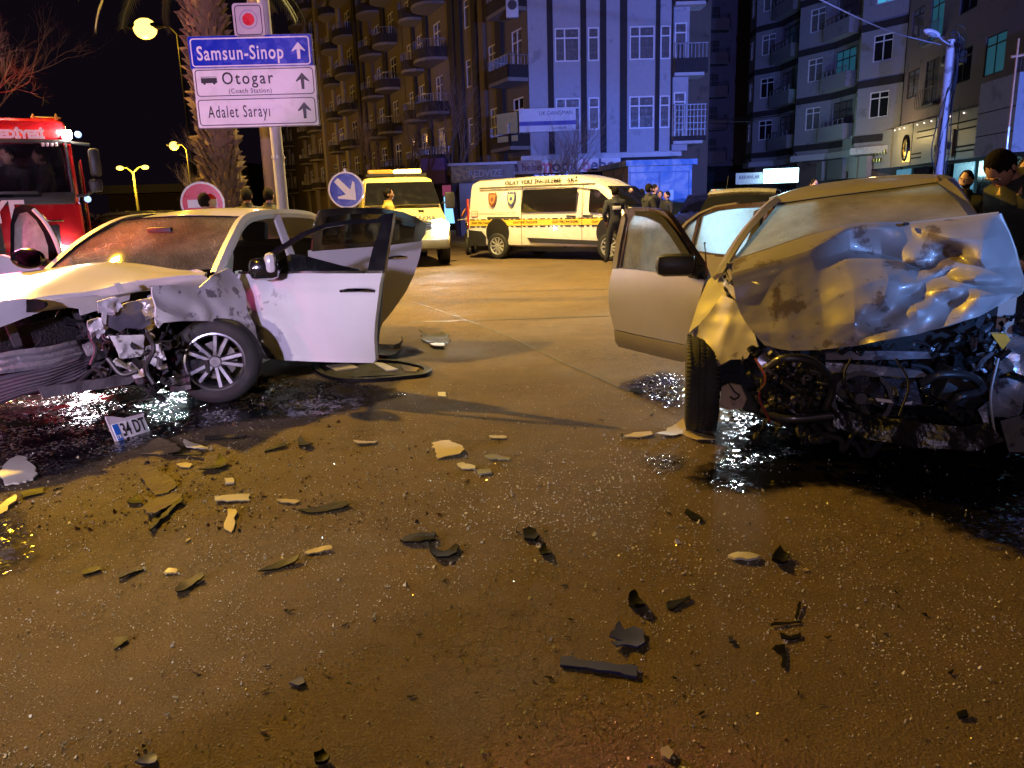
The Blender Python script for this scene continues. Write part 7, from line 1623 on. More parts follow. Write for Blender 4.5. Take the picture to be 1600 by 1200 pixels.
# ================================================================ PEOPLE
SKIN = M('skin', (.42, .24, .17), .55, var=.1); HAIRM = M('dark_hair', (.008, .006, .005), .9, spec=.15, bump=.5, bscale=60); SHOE = M('dark_shoes', (.015, .013, .012), .5)
LIPM = M('lips', (.28, .11, .09), .5); EYEW = M('eye_white', (.6, .58, .55), .3); IRIS = M('iris_dark', (.02, .012, .01), .2)
JBLK = M('black_jacket', (.014, .014, .017), .75, bump=.4, bscale=18); JNAVY = M('navy_uniform', (.014, .016, .026), .8, bump=.4, bscale=18); TRK = M('dark_trousers', (.018, .018, .022), .85, bump=.3, bscale=15); JYEL = M('work_vest_yellow', (.5, .38, .08), .7)
PATCH = M('uniform_patch', (.55, .55, .58), .6)
def person(label, loc, face, H=1.75, jacket=JBLK, trousers=TRK, lean=0.0, bend=0.0, head=(0, 0, 0), arms='down', bald=False, beard=False, near=False, mod=None, cap=False, stride=.06, seated=False, hairm=None, base_z=0):
    """face: direction the person looks to (world angle of their front, radians)"""
    root = thing('person', label, 'person', (loc[0], loc[1], base_z), face + PI / 2)
    k = H / 1.75
    J = {}; Ed = []; tagd = {}; rad = {}
    def j(n, p, r, t): J[n] = V(p) * k; rad[n] = r * k; tagd[n] = t
    RX = Matrix.Rotation(bend, 3, 'X')       # bending forward (front is -y)
    def up(p): q = RX @ (V(p) - V((0, 0, .95))); return q + V((0, 0, .95))
    j('pelvis', (0, 0, .95), .145, 'leg'); j('waist', up((0, -.0, 1.08)), .135, 'top'); j('chest', up((0, -.01, 1.27)), .172, 'top'); j('collar', up((0, 0, 1.42)), .12, 'top'); j('neck', up((0, -.01, 1.50)), .066, 'skin')
    Ed += [('pelvis', 'waist'), ('waist', 'chest'), ('chest', 'collar'), ('collar', 'neck')]
    hands = []
    for s, sd in ((-1, 'l'), (1, 'r')):
        j('sh' + sd, up((s * .19, 0, 1.40)), .088, 'top')
        if arms == 'down': el, wr, hd_ = (s * .25, .03, 1.12), (s * .25, -.05, .87), (0, -.15, -1)
        elif arms == 'folded': el, wr, hd_ = (s * .26, .0, 1.13), (s * -.02, -.20, 1.14), (-s, -.1, .05)
        elif arms == 'pockets': el, wr, hd_ = (s * .28, .06, 1.14), (s * .19, -.09, .98), (-s * .3, -.2, -1)
        elif arms == 'forward': el, wr, hd_ = (s * .25, -.08, 1.14), (s * .16, -.34, 1.10), (0, -1, -.1)
        elif arms == 'phone': el, wr, hd_ = ((s * .25, .0, 1.12), (s * .12, -.22, 1.32), (0, -.2, 1)) if s > 0 else ((s * .25, .03, 1.12), (s * .24, -.05, .87), (0, -.15, -1))
        el, wr = up(el), up(wr); hdv = (RX @ V(hd_)).normalized()
        j('el' + sd, el, .062, 'top'); j('wr' + sd, wr, .042, 'top'); j('hd' + sd, V(wr) + hdv * .05, .03, 'skin'); j('pm' + sd, V(wr) + hdv * .10, .034, 'skin')
        Ed += [('collar', 'sh' + sd), ('sh' + sd, 'el' + sd), ('el' + sd, 'wr' + sd), ('wr' + sd, 'hd' + sd), ('hd' + sd, 'pm' + sd)]
        hands.append((J['hd' + sd], J['pm' + sd], hdv, s))
        if seated: kn, an, to = (s * .12, -.42, .93), (s * .12, -.42, .50), (s * .12, -.56, .46)
        else: kn, an, to = (s * (.11 + stride * .3), -.02 - stride * s * .5, .50), (s * (.12 + stride * .5), .03 - stride * s, .09), (s * (.14 + stride * .5), -.12 - stride * s, .045)
        j('hp' + sd, (s * .095, 0, .88), .118, 'leg'); j('kn' + sd, kn, .082, 'leg'); j('cf' + sd, V(kn).lerp(V(an), .35), .076, 'leg'); j('an' + sd, an, .056, 'leg'); j('to' + sd, to, .04, 'shoe')
        Ed += [('pelvis', 'hp' + sd), ('hp' + sd, 'kn' + sd), ('kn' + sd, 'cf' + sd), ('cf' + sd, 'an' + sd), ('an' + sd, 'to' + sd)]
    names = list(J); me = bpy.data.meshes.new('b'); me.from_pydata([tuple(J[n]) for n in names], [(names.index(a), names.index(b)) for a, b in Ed], [])
    o = bpy.data.objects.new('b', me); C.objects.link(o); sk = o.modifiers.new('s', 'SKIN'); sk.use_smooth_shade = True; sb = o.modifiers.new('u', 'SUBSURF'); sb.levels = 1; sb.render_levels = 1
    lay = me.skin_vertices[0].data
    for i, n in enumerate(names): lay[i].radius = (rad[n] * (1.18 if n in ('waist', 'chest', 'pelvis') else 1), rad[n] * (.86 if n in ('waist', 'chest', 'pelvis') else 1)); lay[i].use_root = (n == 'pelvis')
    dg = bpy.context.evaluated_depsgraph_get(); m2 = bpy.data.meshes.new_from_object(o.evaluated_get(dg)); bpy.data.objects.remove(o)
    mb = MB(); order = ['skin', 'top', 'leg', 'shoe']
    vs = [v.co.copy() for v in m2.vertices]; mb.v = vs
    segs = [(J[a], J[b], tagd[b] if tagd[b] != tagd[a] and tagd[b] in ('skin', 'shoe') else tagd[a]) for a, b in Ed]
    for p in m2.polygons:
        c = p.center; best = None
        for a, b, t in segs:
            ab = b - a; tt = max(0, min(1, (c - a).dot(ab) / ab.length_squared)); d = (c - (a + ab * tt)).length
            if best is None or d < best[0]: best = (d, t)
        mb.f.append(tuple(p.vertices)); mb.m.append(order.index(best[1]))
    for hdp, pm, hv, s in hands:      # five fingers, unequal and slightly curled
        sidev = V((1, 0, 0)) if abs(hv.x) < .7 else V((0, 0, 1)); sidev = (sidev - hv * sidev.dot(hv)).normalized(); cv = hv.cross(sidev)
        if cv.y > 0 and abs(hv.y) < .7: cv = -cv
        for q, (off, ln) in enumerate(((-.028, .060), (-.010, .072), (.009, .068), (.027, .052))):
            b0 = pm + sidev * off * k - hv * .01; b1 = b0 + (hv + cv * .25).normalized() * ln * .5 * k; b2 = b1 + (hv * .8 + cv * .6).normalized() * ln * .5 * k; mb.tube([b0, b1, b2], [.010 * k, .009 * k, .007 * k], 5, 0)
        b0 = hdp + sidev * -.03 * k; b1 = b0 + (hv * .7 - sidev * .5 + cv * .4).normalized() * .035 * k; mb.tube([b0, b1, b1 + (hv + cv * .3).normalized() * .028 * k], [.012 * k, .010 * k, .008 * k], 5, 0)
    # head: skull, jaw, nose, brow, ears
    nk = J['neck']; MH = Matrix.Translation(nk + (RX @ V((0, -.012, .02))) * k) @ Matrix.Rotation(head[2], 4, 'Z') @ Matrix.Rotation(bend * .6 + head[0], 4, 'X') @ Matrix.Rotation(head[1], 4, 'Y')
    hm = MB(); hm.ball((0, 0, .125), (.074, .095, .118), seg=20, rings=14)
    for p in hm.v:
        if p.z < .10: p.x *= 1 - (.10 - p.z) * 3.0; p.y = p.y * (1 - (.10 - p.z) * 1.2) - (.10 - p.z) * .25
        if p.y < -.03 and .10 < p.z < .16: p.y += .006 * math.cos((p.x) * 40) * -1 * (1 if abs(p.x) > .018 else -1)
    n0 = len(hm.v)
    hm.add([(-.012, -.085, .10), (.012, -.085, .10), (0, -.117, .102), (-.006, -.09, .142), (.006, -.09, .142), (0, -.098, .140)], [(0, 1, 2), (0, 2, 5, 3), (2, 1, 4, 5), (3, 5, 4)])
    for s in (-1, 1): hm.ball((s * .078, .008, .115), (.009, .018, .03), seg=8, rings=6)
    hm.tube([(-.045, -.082, .150), (0, -.094, .146), (.045, -.082, .150)], .006, 5)
    hm.tube([(0, 0, -.06), (0, 0, .06)], [.058, .05], 10)
    mb.add([(MH @ (p * k)) for p in hm.v], hm.f, 0)
    ob = mb.build('body', [SKIN, jacket, trousers, SHOE], root, smooth=60)
    fm = MB()
    for s in (-1, 1): fm.ball((s * .030, -.080, .130), (.013, .010, .008), seg=8, rings=6)
    fo_ = MB(); fo_.v = [MH @ (p * k) for p in fm.v]; fo_.f = fm.f; fo_.m = fm.m; fo_.build('eye', EYEW, ob, smooth=60)
    fm = MB()
    for s in (-1, 1): fm.ball((s * .030, -.088, .130), (.006, .004, .006), seg=8, rings=6)
    fm.tube([(-.042, -.091, .148), (-.018, -.096, .152)], .004, 4).tube([(.018, -.096, .152), (.042, -.091, .148)], .004, 4)
    fo_ = MB(); fo_.v = [MH @ (p * k) for p in fm.v]; fo_.f = fm.f; fo_.m = fm.m; fo_.build('eyebrow', IRIS, ob, smooth=60)
    fm = MB(); fm.tube([(-.024, -.088, .072), (0, -.097, .070), (.024, -.088, .072)], .006, 5); fo_ = MB(); fo_.v = [MH @ (p * k) for p in fm.v]; fo_.f = fm.f; fo_.m = fm.m; fo_.build('mouth', LIPM, ob, smooth=60)
    if not bald:
        hr_ = MB(); hr_.ball((0, .012, .140), (.083, .098, .112), seg=22, rings=14)
        keep = []
        for f in hr_.f:
            c = sum((hr_.v[i] for i in f), V((0, 0, 0))) / len(f)
            if c.z > .175 or (c.y > -.01 and c.z > .055) or (c.y > -.045 and c.z > .15): keep.append(f)
        hr_.f = keep; hr_.m = [0] * len(keep)
        for p in hr_.v: q = p.normalized() * (.005 * noise.noise(p * 60)); p += q
        hr_.v = [MH @ (p * k) for p in hr_.v]; hr_.build('hair', hairm or HAIRM, ob, smooth=60)
    if beard:
        br = MB(); br.ball((0, -.012, .080), (.062, .080, .062), seg=16, rings=10); keep = []
        for f in br.f:
            c = sum((br.v[i] for i in f), V((0, 0, 0))) / len(f)
            if c.y < .01 and c.z < .085 and not (abs(c.x) < .02 and c.z > .062): keep.append(f)
        br.f = keep; br.m = [0] * len(keep); br.v = [MH @ ((p + V((0, -.006, -.004))) * k) for p in br.v]; br.build('beard', HAIRM, ob, smooth=60)
    col = MB(); cpt = J['collar']; col.lathe([(.135 * k, -.03 * k), (.105 * k, .03 * k), (.088 * k, .075 * k), (.080 * k, .115 * k), (.068 * k, .10 * k), (.062 * k, .04 * k)], cpt, (RX @ V((0, 0, 1))), 14); col.build('collar', jacket, ob, smooth=60)
    hem = MB(); hem.lathe([(.165 * k, -.02), (.170 * k, -.10 * k), (.160 * k, -.11 * k), (.150 * k, -.02)], J['pelvis'] + V((0, 0, .06)), (0, 0, 1), 18); 
    for p in hem.v: p.y *= .78
    if not seated: hem.build('jacket_hem', jacket, ob, smooth=60)
    if mod == 'police':
        pt = MB(); pt.bbox((-.10, .118, 1.24), (.10, .135, 1.32), .004); pt.v = [up(p) * k for p in pt.v]; pt.build('reflective_patch', PATCH, ob)
    return root
def head_at(px, py, Y): p = W(px, py, Y); return p
def stand(label, px, py_top, Y, face_deg, **k):
    p = W(px, py_top, Y); k.setdefault('H', p.z); k['H'] = max(1.6, min(1.92, p.z)); return person(label, (p.x, Y), math.radians(face_deg), **k)
# group in front of the kiosk
stand('officer in black seen from behind, standing at the front wheel of the crime scene van', 961, 292, 17.9, 100, jacket=JNAVY, arms='pockets', mod='police', stride=.1)
stand('man with short dark hair facing the camera, right of the officer at the van', 986, 293, 19.5, -100, beard=True, arms='folded')
stand('bareheaded man in black jacket seen in profile, centre of the group by the kiosk', 1013, 288, 18.6, 15, arms='forward', head=(0, 0, .3))
stand('tall man half hidden behind the centre man of the kiosk group', 1022, 289, 20.4, -30, arms='down')
stand('man half hidden between two others at the kiosk, only his cheek lit', 1003, 296, 20.8, -160, arms='down')
stand('smaller dark-haired man with arms folded in front of the blue kiosk door', 1043, 304, 21.4, 200, jacket=JNAVY, arms='folded', stride=.12)
stand('bald onlooker looking over the roof of the dark car', 1116, 305, 19.0, -95, bald=True)
stand('onlooker whose forehead shows over the grey car roof below the white light box', 1272, 281, 17.0, -80, arms='down')
stand('onlooker half hidden between the officer and the bearded man at the van', 974, 300, 21.6, -90, arms='pockets')
stand('onlooker in a dark coat behind the small man with folded arms', 1032, 299, 22.6, -110, arms='down')
# right-hand side
stand('bearded man in black looking left past the grey wreck', 1511, 268, 9.0, -125, beard=True, arms='down', jacket=JBLK, head=(0, 0, -.2))
stand('man far right behind the bending man, only the top of his face lit', 1583, 262, 10.5, -110, arms='down')
bp = W(1590, 300, 5.2); person('dark-haired man in black jacket bending over the wreck at the right edge', (bp.x + .34, 5.35), math.radians(-165), H=1.84, bend=.62, head=(.65, 0, .1), arms='forward', near=True)
p = W(1640, 300, 7.0); person('man in black jacket cut off by the right edge behind the bending man', (p.x - .1, 7.2), math.radians(-130), H=1.66, arms='down')
# left-hand side
stand('man whose dark hair covers the no-entry sign behind the white car', 317, 303, 10.9, 80, H=1.7)
stand('man with dark hair left of the sign pole, behind the white car roof', 384, 295, 12.6, 95)
stand('man with dark hair right in front of the sign pole', 418, 295, 13.0, 85)
stand('tow worker in yellow-shouldered jacket in profile before the tow truck windscreen', 605, 296, 16.6, 10, jacket=JYEL, head=(0, 0, 0), arms='forward')
# fire fighters seated inside the cab
for (px, lab, fc2) in ((64, 'fireman in dark uniform sitting behind the fire engine windscreen', -150), (8, 'second fireman at the edge of the fire engine windscreen', -100)):
    q_ = FH(px, 232); q_.x = -.62; p = mworld(fire) @ q_; person(lab, (p.x, p.y), math.radians(fc2), H=1.75, jacket=JNAVY, seated=True, arms='forward', base_z=p.z - 1.70)
lamp('cab_interior_lamp', 'POINT', mworld(fire) @ V((-.25, ctr + .3, zt_w - .08)), 5, (.9, .75, 1), .05)

# ================================================================ DEBRIS ON THE ROAD
PWH = M('white_plastic', (.42, .40, .38), .5, spec=.3); PYL = M('yellowish_plastic', (.33, .27, .17), .5); PBK = M('black_plastic_shard', (.005, .005, .006), .6, spec=.12, bump=.3); PBR = M('brown_carpet', (.10, .07, .045), .85, bump=.6); PBL = M('blue_lit_plastic', (.04, .05, .2), .55, spec=.2); PCL = M('clear_lens_shard', (.35, .37, .40), .1, metal=.3)  # PBL: blue light put into the plastic's base colour
DR = random.Random(9)
def debris(label, pts, mat, name='broken_part', cat='debris', th=.012, lift=.02, tilt=.22, group=None, curl=0, rough=.006, edge=None):
    P = [G(x, y) for x, y in pts]; c = sum(P, V((0, 0, 0))) / len(P); root = c.copy(); root.z = 0
    ax = V((math.cos(DR.uniform(0, 6.3)), math.sin(DR.uniform(0, 6.3)), 0)); size = max((p - c).length for p in P)
    Q0 = [V((p.x - c.x, p.y - c.y, 0)) for p in P]; Q = []
    for i_ in range(len(Q0)):      # broken edges are jagged
        a_, b_ = Q0[i_], Q0[(i_ + 1) % len(Q0)]; e_ = b_ - a_; Q.append(a_)
        if e_.length > .025:
            n_ = V((-e_.y, e_.x, 0))
            for t_ in (.28, .5, .74): Q.append(a_ + e_ * (t_ + DR.uniform(-.07, .07)) + n_ * DR.uniform(-.07, .06))
    mb_ = MB(); st = max(.008, size / 4)
    sd = DR.uniform(0, 50); curl *= .5; rough *= .6; th *= .5
    sheet(mb_, Q, step=st, thick=th, nrm=(0, 0, 1), disp=lambda a, b_, p: curl * (p.length / size) ** 2 + rough * noise.noise(p * 18 + V((sd, 0, 0))))
    mn = 1e9
    for v in mb_.v: v.z += (v.x * ax.x + v.y * ax.y) * tilt * .3
    mn = min(v.z for v in mb_.v)
    for v in mb_.v: v.z += .004 - mn
    o = mb_.build(name, mat, None, smooth=18); o.location = root
    return tag(o, label, cat, group)
def line_pts(x0, y0, x1, y1, w0, w1):
    dx, dy = x1 - x0, y1 - y0; L = math.hypot(dx, dy); nx, ny = -dy / L, dx / L
    mx, my = (x0 + x1) / 2, (y0 + y1) / 2; wm = (w0 + w1) / 2
    return [(x0 - nx * w0, y0 - ny * w0), (mx - nx * wm, my - ny * wm), (x1 - nx * w1, y1 - ny * w1), (x1 + nx * w1, y1 + ny * w1), (mx + nx * wm, my + ny * wm), (x0 + nx * w0, y0 + ny * w0)]
# number plate leaning in its holder
a, b = G(184, 690), G(234, 674); pd = (b - a).normalized()
npz = thing('number_plate', 'torn number plate reading 34 DT standing in the puddle before the white car', 'number plate', a, math.atan2(pd.y, pd.x))
L = (b - a).length; hP = .115
TM = Matrix.Rotation(math.radians(-22), 4, 'X')
pm_ = MB(); pm_.bbox((0, -.004, .0), (L, .004, hP), .003, M4=TM); pm_.build('plate', SIGNL, npz)
MB().box((.003, -.0065, .004), (L * .17, -.0045, hP - .004), M4=TM).build('blue_band', M('plate_blue', (.02, .12, .5), .3), npz, smooth=0)
me = text_mesh('34 DT', .125, .002, sx=.95 * L / .42 * 1.0, bold=.002)
for v in me.vertices: v.co = TM @ V((v.co.x + L * .58, -.006 - v.co.z, v.co.y + hP * .5))
me.materials.clear(); me.materials.append(INK); o = bpy.data.objects.new('lettering', me); C.objects.link(o); o.parent = npz
me = text_mesh('TR', .035, .002)
for v in me.vertices: v.co = TM @ V((v.co.x + L * .085, -.0075 - v.co.z, v.co.y + .025))
me.materials.clear(); me.materials.append(SIGNL); o = bpy.data.objects.new('lettering', me); C.objects.link(o); o.parent = npz
hl_ = MB(); hl_.prism([TM @ V(p) for p in ((-.01, .0, hP), (L + .01, 0, hP + .0), (L + .01, 0, hP + .012), (L * .45, 0, hP + .018), (L * .15, 0, hP + .05), (-.01, 0, hP + .06))], V((0, .01, 0))); hl_.prism([TM @ V(p) for p in ((-.014, .0, 0), (0.0, 0, 0), (0, 0, hP + .05), (-.014, 0, hP + .05))], V((0, .01, 0))); hl_.build('holder', M('pink_lit_holder', (.5, .45, .48), .4), npz, smooth=0)
# large pieces
D_ = debris
D_('pale fin-shaped mirror cover lying at the left edge of the road', [(0, 752), (6, 742), (18, 728), (30, 720), (40, 724), (52, 736), (60, 746), (52, 752), (30, 758), (8, 761)], PWH, 'mirror_cover', 'mirror cover', th=.02, curl=-.07, lift=.05)
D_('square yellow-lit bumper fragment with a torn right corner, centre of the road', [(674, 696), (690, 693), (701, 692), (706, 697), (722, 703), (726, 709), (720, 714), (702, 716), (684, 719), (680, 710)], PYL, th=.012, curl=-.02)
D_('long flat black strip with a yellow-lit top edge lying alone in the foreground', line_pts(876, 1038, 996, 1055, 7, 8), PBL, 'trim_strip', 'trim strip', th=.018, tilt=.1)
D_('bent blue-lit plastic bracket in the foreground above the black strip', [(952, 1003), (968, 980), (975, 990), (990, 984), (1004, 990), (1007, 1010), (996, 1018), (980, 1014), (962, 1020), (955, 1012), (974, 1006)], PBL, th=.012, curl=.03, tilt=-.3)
D_('brown sheet fragment lying over a dark one left of centre', [(215, 742), (240, 740), (262, 748), (276, 762), (262, 772), (244, 776), (228, 764)], PBR, 'carpet_fragment', 'carpet piece', th=.008, curl=.03)
D_('larger brown sheet fragment with pale curved lip below the other brown sheet', [(222, 776), (240, 782), (268, 774), (286, 776), (284, 784), (262, 798), (246, 812), (228, 810), (224, 796), (232, 788)], PBR, 'carpet_fragment', 'carpet piece', th=.01, curl=.03)
D_('curved dark glossy trim along the edge of the larger brown sheet', [(284, 784), (288, 786), (266, 804), (248, 822), (236, 836), (233, 826), (246, 808), (264, 794)], PBK, 'trim_strip', 'trim strip', th=.02, curl=.02)
D_('bright yellow-lit stick of white plastic left of centre', line_pts(336, 785, 390, 779, 3, 5), PWH, th=.012)
D_('yellowish oblong plate standing below the bright stick', [(350, 828), (356, 800), (369, 800), (366, 826), (362, 834), (355, 831)], PYL, th=.010, tilt=.1)
D_('folded brown panel fragment with notch just right of the number plate', [(220, 712), (232, 696), (250, 690), (276, 696), (280, 712), (258, 716), (240, 712)], PBR, 'panel_fragment', 'panel piece', curl=.05, th=.008)
D_('yellow-lit curved plastic sliver with white tip right of the brown folded panel', [(288, 692), (296, 694), (310, 696), (326, 704), (318, 706), (300, 702), (292, 702)], PWH, curl=.03)
D_('long dark rubber strip behind the yellow-lit sliver', line_pts(320, 688, 382, 684, 3, 2), PBK, 'rubber_strip', 'rubber strip')
D_('long dark wiper-like piece lying under the brown folded panel', line_pts(270, 712, 316, 716, 3, 2), PBK, 'rubber_strip', 'rubber strip')
D_('dark crumpled grille bit with upright prongs right of the brown panels', [(310, 738), (336, 728), (344, 718), (352, 722), (356, 732), (330, 740)], PBK, curl=.06)
D_('small white cap lying right of the dark prong piece', [(351, 751), (365, 750), (366, 757), (352, 758)], PWH, 'plastic_cap', 'cap', th=.02)
D_('yellow-lit angular chip just above the dark prong piece', [(276, 728), (290, 726), (302, 728), (296, 733), (282, 732)], PYL)
D_('yellow splinter at the left edge of the road', [(0, 796), (14, 786), (26, 780), (28, 783), (12, 800), (0, 806)], PYL)
D_('black oblong part near the left edge below the pale mirror cover', line_pts(34, 776, 70, 768, 5, 4), PBK)
D_('black flat wedge between the brown sheets and the left edge', [(198, 788), (216, 776), (222, 784), (224, 790), (206, 792)], PBK, curl=.03)
D_('broad shallow black shard in the middle foreground, left of the pronged one', [(625, 848), (636, 841), (664, 839), (682, 841), (680, 850), (656, 854), (634, 853)], PBK, th=.02, curl=-.02)
D_('black toothed arc-shaped part right beside the broad shallow shard', [(670, 852), (678, 860), (694, 866), (712, 856), (718, 858), (714, 868), (702, 878), (684, 880), (674, 870)], PBK, 'toothed_part', curl=.04, th=.02)
D_('small black square part alone right of the toothed arc', [(817, 836), (826, 832), (838, 834), (842, 842), (836, 850), (820, 848)], PBK, curl=.02, th=.03)
D_('tangled black clip below the small square part', [(842, 864), (850, 858), (862, 866), (856, 876), (846, 874)], PBK, curl=.05)
D_('white shell with a black underside right of centre', [(1137, 874), (1150, 871), (1176, 872), (1188, 873), (1184, 878), (1172, 882), (1148, 880)], PWH, 'shell_fragment', curl=-.03, th=.02)
D_('spiky black plastic lump right of the white shell', [(1205, 888), (1210, 872), (1218, 868), (1224, 872), (1234, 876), (1226, 888), (1214, 891)], PBK, curl=.08, th=.02)
D_('black block above the blue-lit bracket', [(982, 954), (984, 938), (992, 936), (1004, 946), (1007, 958), (994, 962)], PBK, curl=.06, th=.02)
D_('flat black bone-shaped strip right of the black block', [(1041, 944), (1052, 942), (1066, 940), (1078, 935), (1079, 941), (1062, 948), (1050, 956), (1043, 954)], PBK)
D_('black heart-shaped chip above the white shell', [(1069, 806), (1074, 800), (1082, 804), (1098, 812), (1096, 818), (1080, 814)], PBK)
D_('long black flap with yellow-lit chip, left part of the middle road', [(404, 898), (414, 890), (440, 880), (470, 876), (462, 884), (440, 890), (420, 894)], PBK, curl=.03)
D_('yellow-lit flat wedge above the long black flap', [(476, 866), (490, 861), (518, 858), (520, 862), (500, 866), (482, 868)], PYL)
D_('black tapered rib cage-like part, left of the middle', [(466, 800), (490, 796), (516, 790), (540, 788), (548, 792), (536, 798), (510, 802), (488, 804)], PBK, curl=.02)
D_('thin yellow-lit sliver left of the black rib-like part', [(432, 784), (448, 782), (470, 785), (462, 789), (442, 788)], PYL)
D_('dark feather-shaped shard, lower left', [(274, 928), (282, 914), (300, 908), (316, 902), (320, 908), (304, 916), (290, 928), (278, 932)], PBK, curl=.03)
D_('thin dark stick left of the feather-shaped shard', line_pts(186, 906, 226, 889, 3, 2), PBK)
D_('dark flake leftmost in the lower left', line_pts(130, 898, 158, 892, 4, 3), PBK)
D_('small tan flake right of the dark stick in the lower left', [(256, 898), (264, 892), (278, 893), (276, 898)], PYL)
D_('open black triangle of thin plastic, lower left', [(178, 1000), (200, 999), (200, 1004), (188, 1012), (178, 1018)], PBK, th=.006)
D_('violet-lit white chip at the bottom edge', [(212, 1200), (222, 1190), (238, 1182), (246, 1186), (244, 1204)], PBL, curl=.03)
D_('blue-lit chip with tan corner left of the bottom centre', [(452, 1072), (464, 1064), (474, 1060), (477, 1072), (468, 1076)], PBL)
D_('dark knob at the bottom edge left of centre', [(492, 1188), (506, 1182), (516, 1190), (512, 1202), (494, 1202)], PBK, th=.02, curl=.03)
D_('grey rounded chip at the bottom edge right of centre', [(1032, 1176), (1044, 1172), (1052, 1184), (1046, 1194), (1034, 1186)], M('grey_plastic', (.2, .2, .2), .5), th=.02)
D_('dark flat clip near the bottom right corner', [(1494, 1118), (1510, 1116), (1512, 1124), (1498, 1126)], PBK)
D_('thin bent black wire clip, upper one on the right side', line_pts(1204, 980, 1252, 974, 2, 2), PBK, 'wire_clip', 'clip', th=.006)
D_('dark wishbone-shaped clip, lower one on the right side', [(1206, 1018), (1212, 1012), (1226, 1010), (1228, 1044), (1222, 1048), (1220, 1026)], PBK, 'wire_clip', 'clip', th=.006)
D_('small curved black clip between the wire clip and the wishbone clip', [(1218, 994), (1236, 998), (1250, 992), (1252, 998), (1236, 1003), (1220, 1002)], PBK, 'wire_clip', 'clip', th=.008)
D_('upright thin black hook above the wire clip', line_pts(1250, 945, 1244, 970, 2, 2), PBK, 'wire_clip', 'clip', th=.006)
D_('tiny black plug between the blue-lit bracket and the wire clips', [(1138, 998), (1145, 998), (1146, 1009), (1139, 1009)], PBK, th=.01)
D_('grey knife-shaped sliver right of the yellow-lit bumper fragment', [(757, 716), (770, 713), (798, 718), (796, 721), (766, 720)], PCL)
D_('pale two-step chip below the yellow-lit bumper fragment', [(714, 728), (724, 726), (744, 731), (742, 735), (722, 735)], PWH)
D_('short grey block below the pale two-step chip', [(745, 738), (766, 736), (768, 742), (748, 744)], PCL, th=.02)
D_('small yellow-lit bar above the bumper fragment', [(764, 683), (790, 683), (792, 687), (766, 687)], PYL)
D_('pale pointed splinter left of the bumper fragment', [(552, 692), (572, 692), (590, 691), (586, 695), (560, 697)], PYL)
D_('dark twisted scrap upper left of the splinter', [(464, 690), (472, 682), (476, 692), (490, 698), (480, 704), (466, 700)], PBK, curl=.05)
D_('long dark rod left of the twisted scrap', line_pts(414, 706, 448, 698, 2, 2), PBK)
D_('white chip on the sunlit-looking streak behind the bumper fragment', [(684, 616), (696, 616), (698, 621), (686, 621)], PWH)
D_('black torn bracket on the road right of the white car doors', [(655, 524), (672, 528), (690, 524), (702, 526), (700, 540), (684, 536), (672, 538), (658, 534)], PBK, curl=.05)
D_('white scraps of foam beside the black torn bracket', [(672, 540), (684, 538), (696, 540), (694, 546), (678, 545)], PWH, th=.03)
D_('mangled dark part standing at the free edge of the white front door', [(590, 552), (604, 544), (614, 548), (628, 536), (630, 540), (620, 556), (604, 566), (592, 564)], PBK, curl=.12, th=.02)
D_('pale stick left of the grey car front wheel', [(974, 684), (990, 678), (1018, 677), (1020, 683), (996, 686)], PYL)
D_('torn bumper strip with holes curling in front of the grey car wheel', [(1024, 684), (1050, 670), (1068, 660), (1078, 668), (1084, 676), (1112, 686), (1118, 694), (1090, 692), (1066, 680), (1050, 684)], PYL, 'bumper_strip', 'bumper strip', curl=.05)
D_('thin black twig-like strip left of the grey car front wheel', line_pts(985, 611, 1003, 614, 2, 3), PBK)
for i, (x, y) in enumerate(((864, 690), (905, 642), (560, 1160), (930, 498), (940, 562), (1020, 556))): pass
# fallen grille / window frame tray below the open doors of the white car
tr0 = thing('window_frame_panel', 'black oval window frame panel lying on the road under the open white doors', 'window frame', G(580, 580))
ti = mworld(tr0).inverted(); T = [ti @ G(x, y) for x, y in ((488, 572), (500, 568), (560, 566), (610, 566), (640, 570), (672, 578), (668, 588), (640, 592), (580, 597), (530, 596), (498, 586))]; ctr_ = sum(T, V((0, 0, 0))) / len(T)
o_ = spline([p + V((0, 0, .03)) for p in T], 4, close=True); i_ = [p.lerp(ctr_ + V((0, 0, .03)), .12) for p in o_]; n = len(o_)
mb = MB(); mb.add(o_ + i_ + [p - V((0, 0, .028)) for p in o_] + [p - V((0, 0, .028)) for p in i_], [(k, (k + 1) % n, (k + 1) % n + n, k + n) for k in range(n)] + [(k, k + 2 * n, (k + 1) % n + 2 * n, (k + 1) % n) for k in range(n)] + [(k + n, (k + 1) % n + n, (k + 1) % n + 3 * n, k + 3 * n) for k in range(n)]); mb.build('rim', PBK, tr0)
def tile(px, name, mat, z=.02):
    P_ = [ti @ G(*q) for q in px]; MB().prism([p + V((0, 0, z)) for p in P_], V((0, 0, -.012))).build(name, mat, tr0, smooth=0)
tile([(510, 574), (545, 570), (560, 577), (525, 582)], 'pale_panel', PYL); tile([(582, 569), (598, 570), (622, 580), (604, 582)], 'pale_panel', PWH); tile([(626, 573), (656, 578), (650, 584), (632, 583)], 'pale_panel', PBR); tile([(498, 570), (640, 570), (660, 586), (520, 592)], 'tray', PBK, .012)

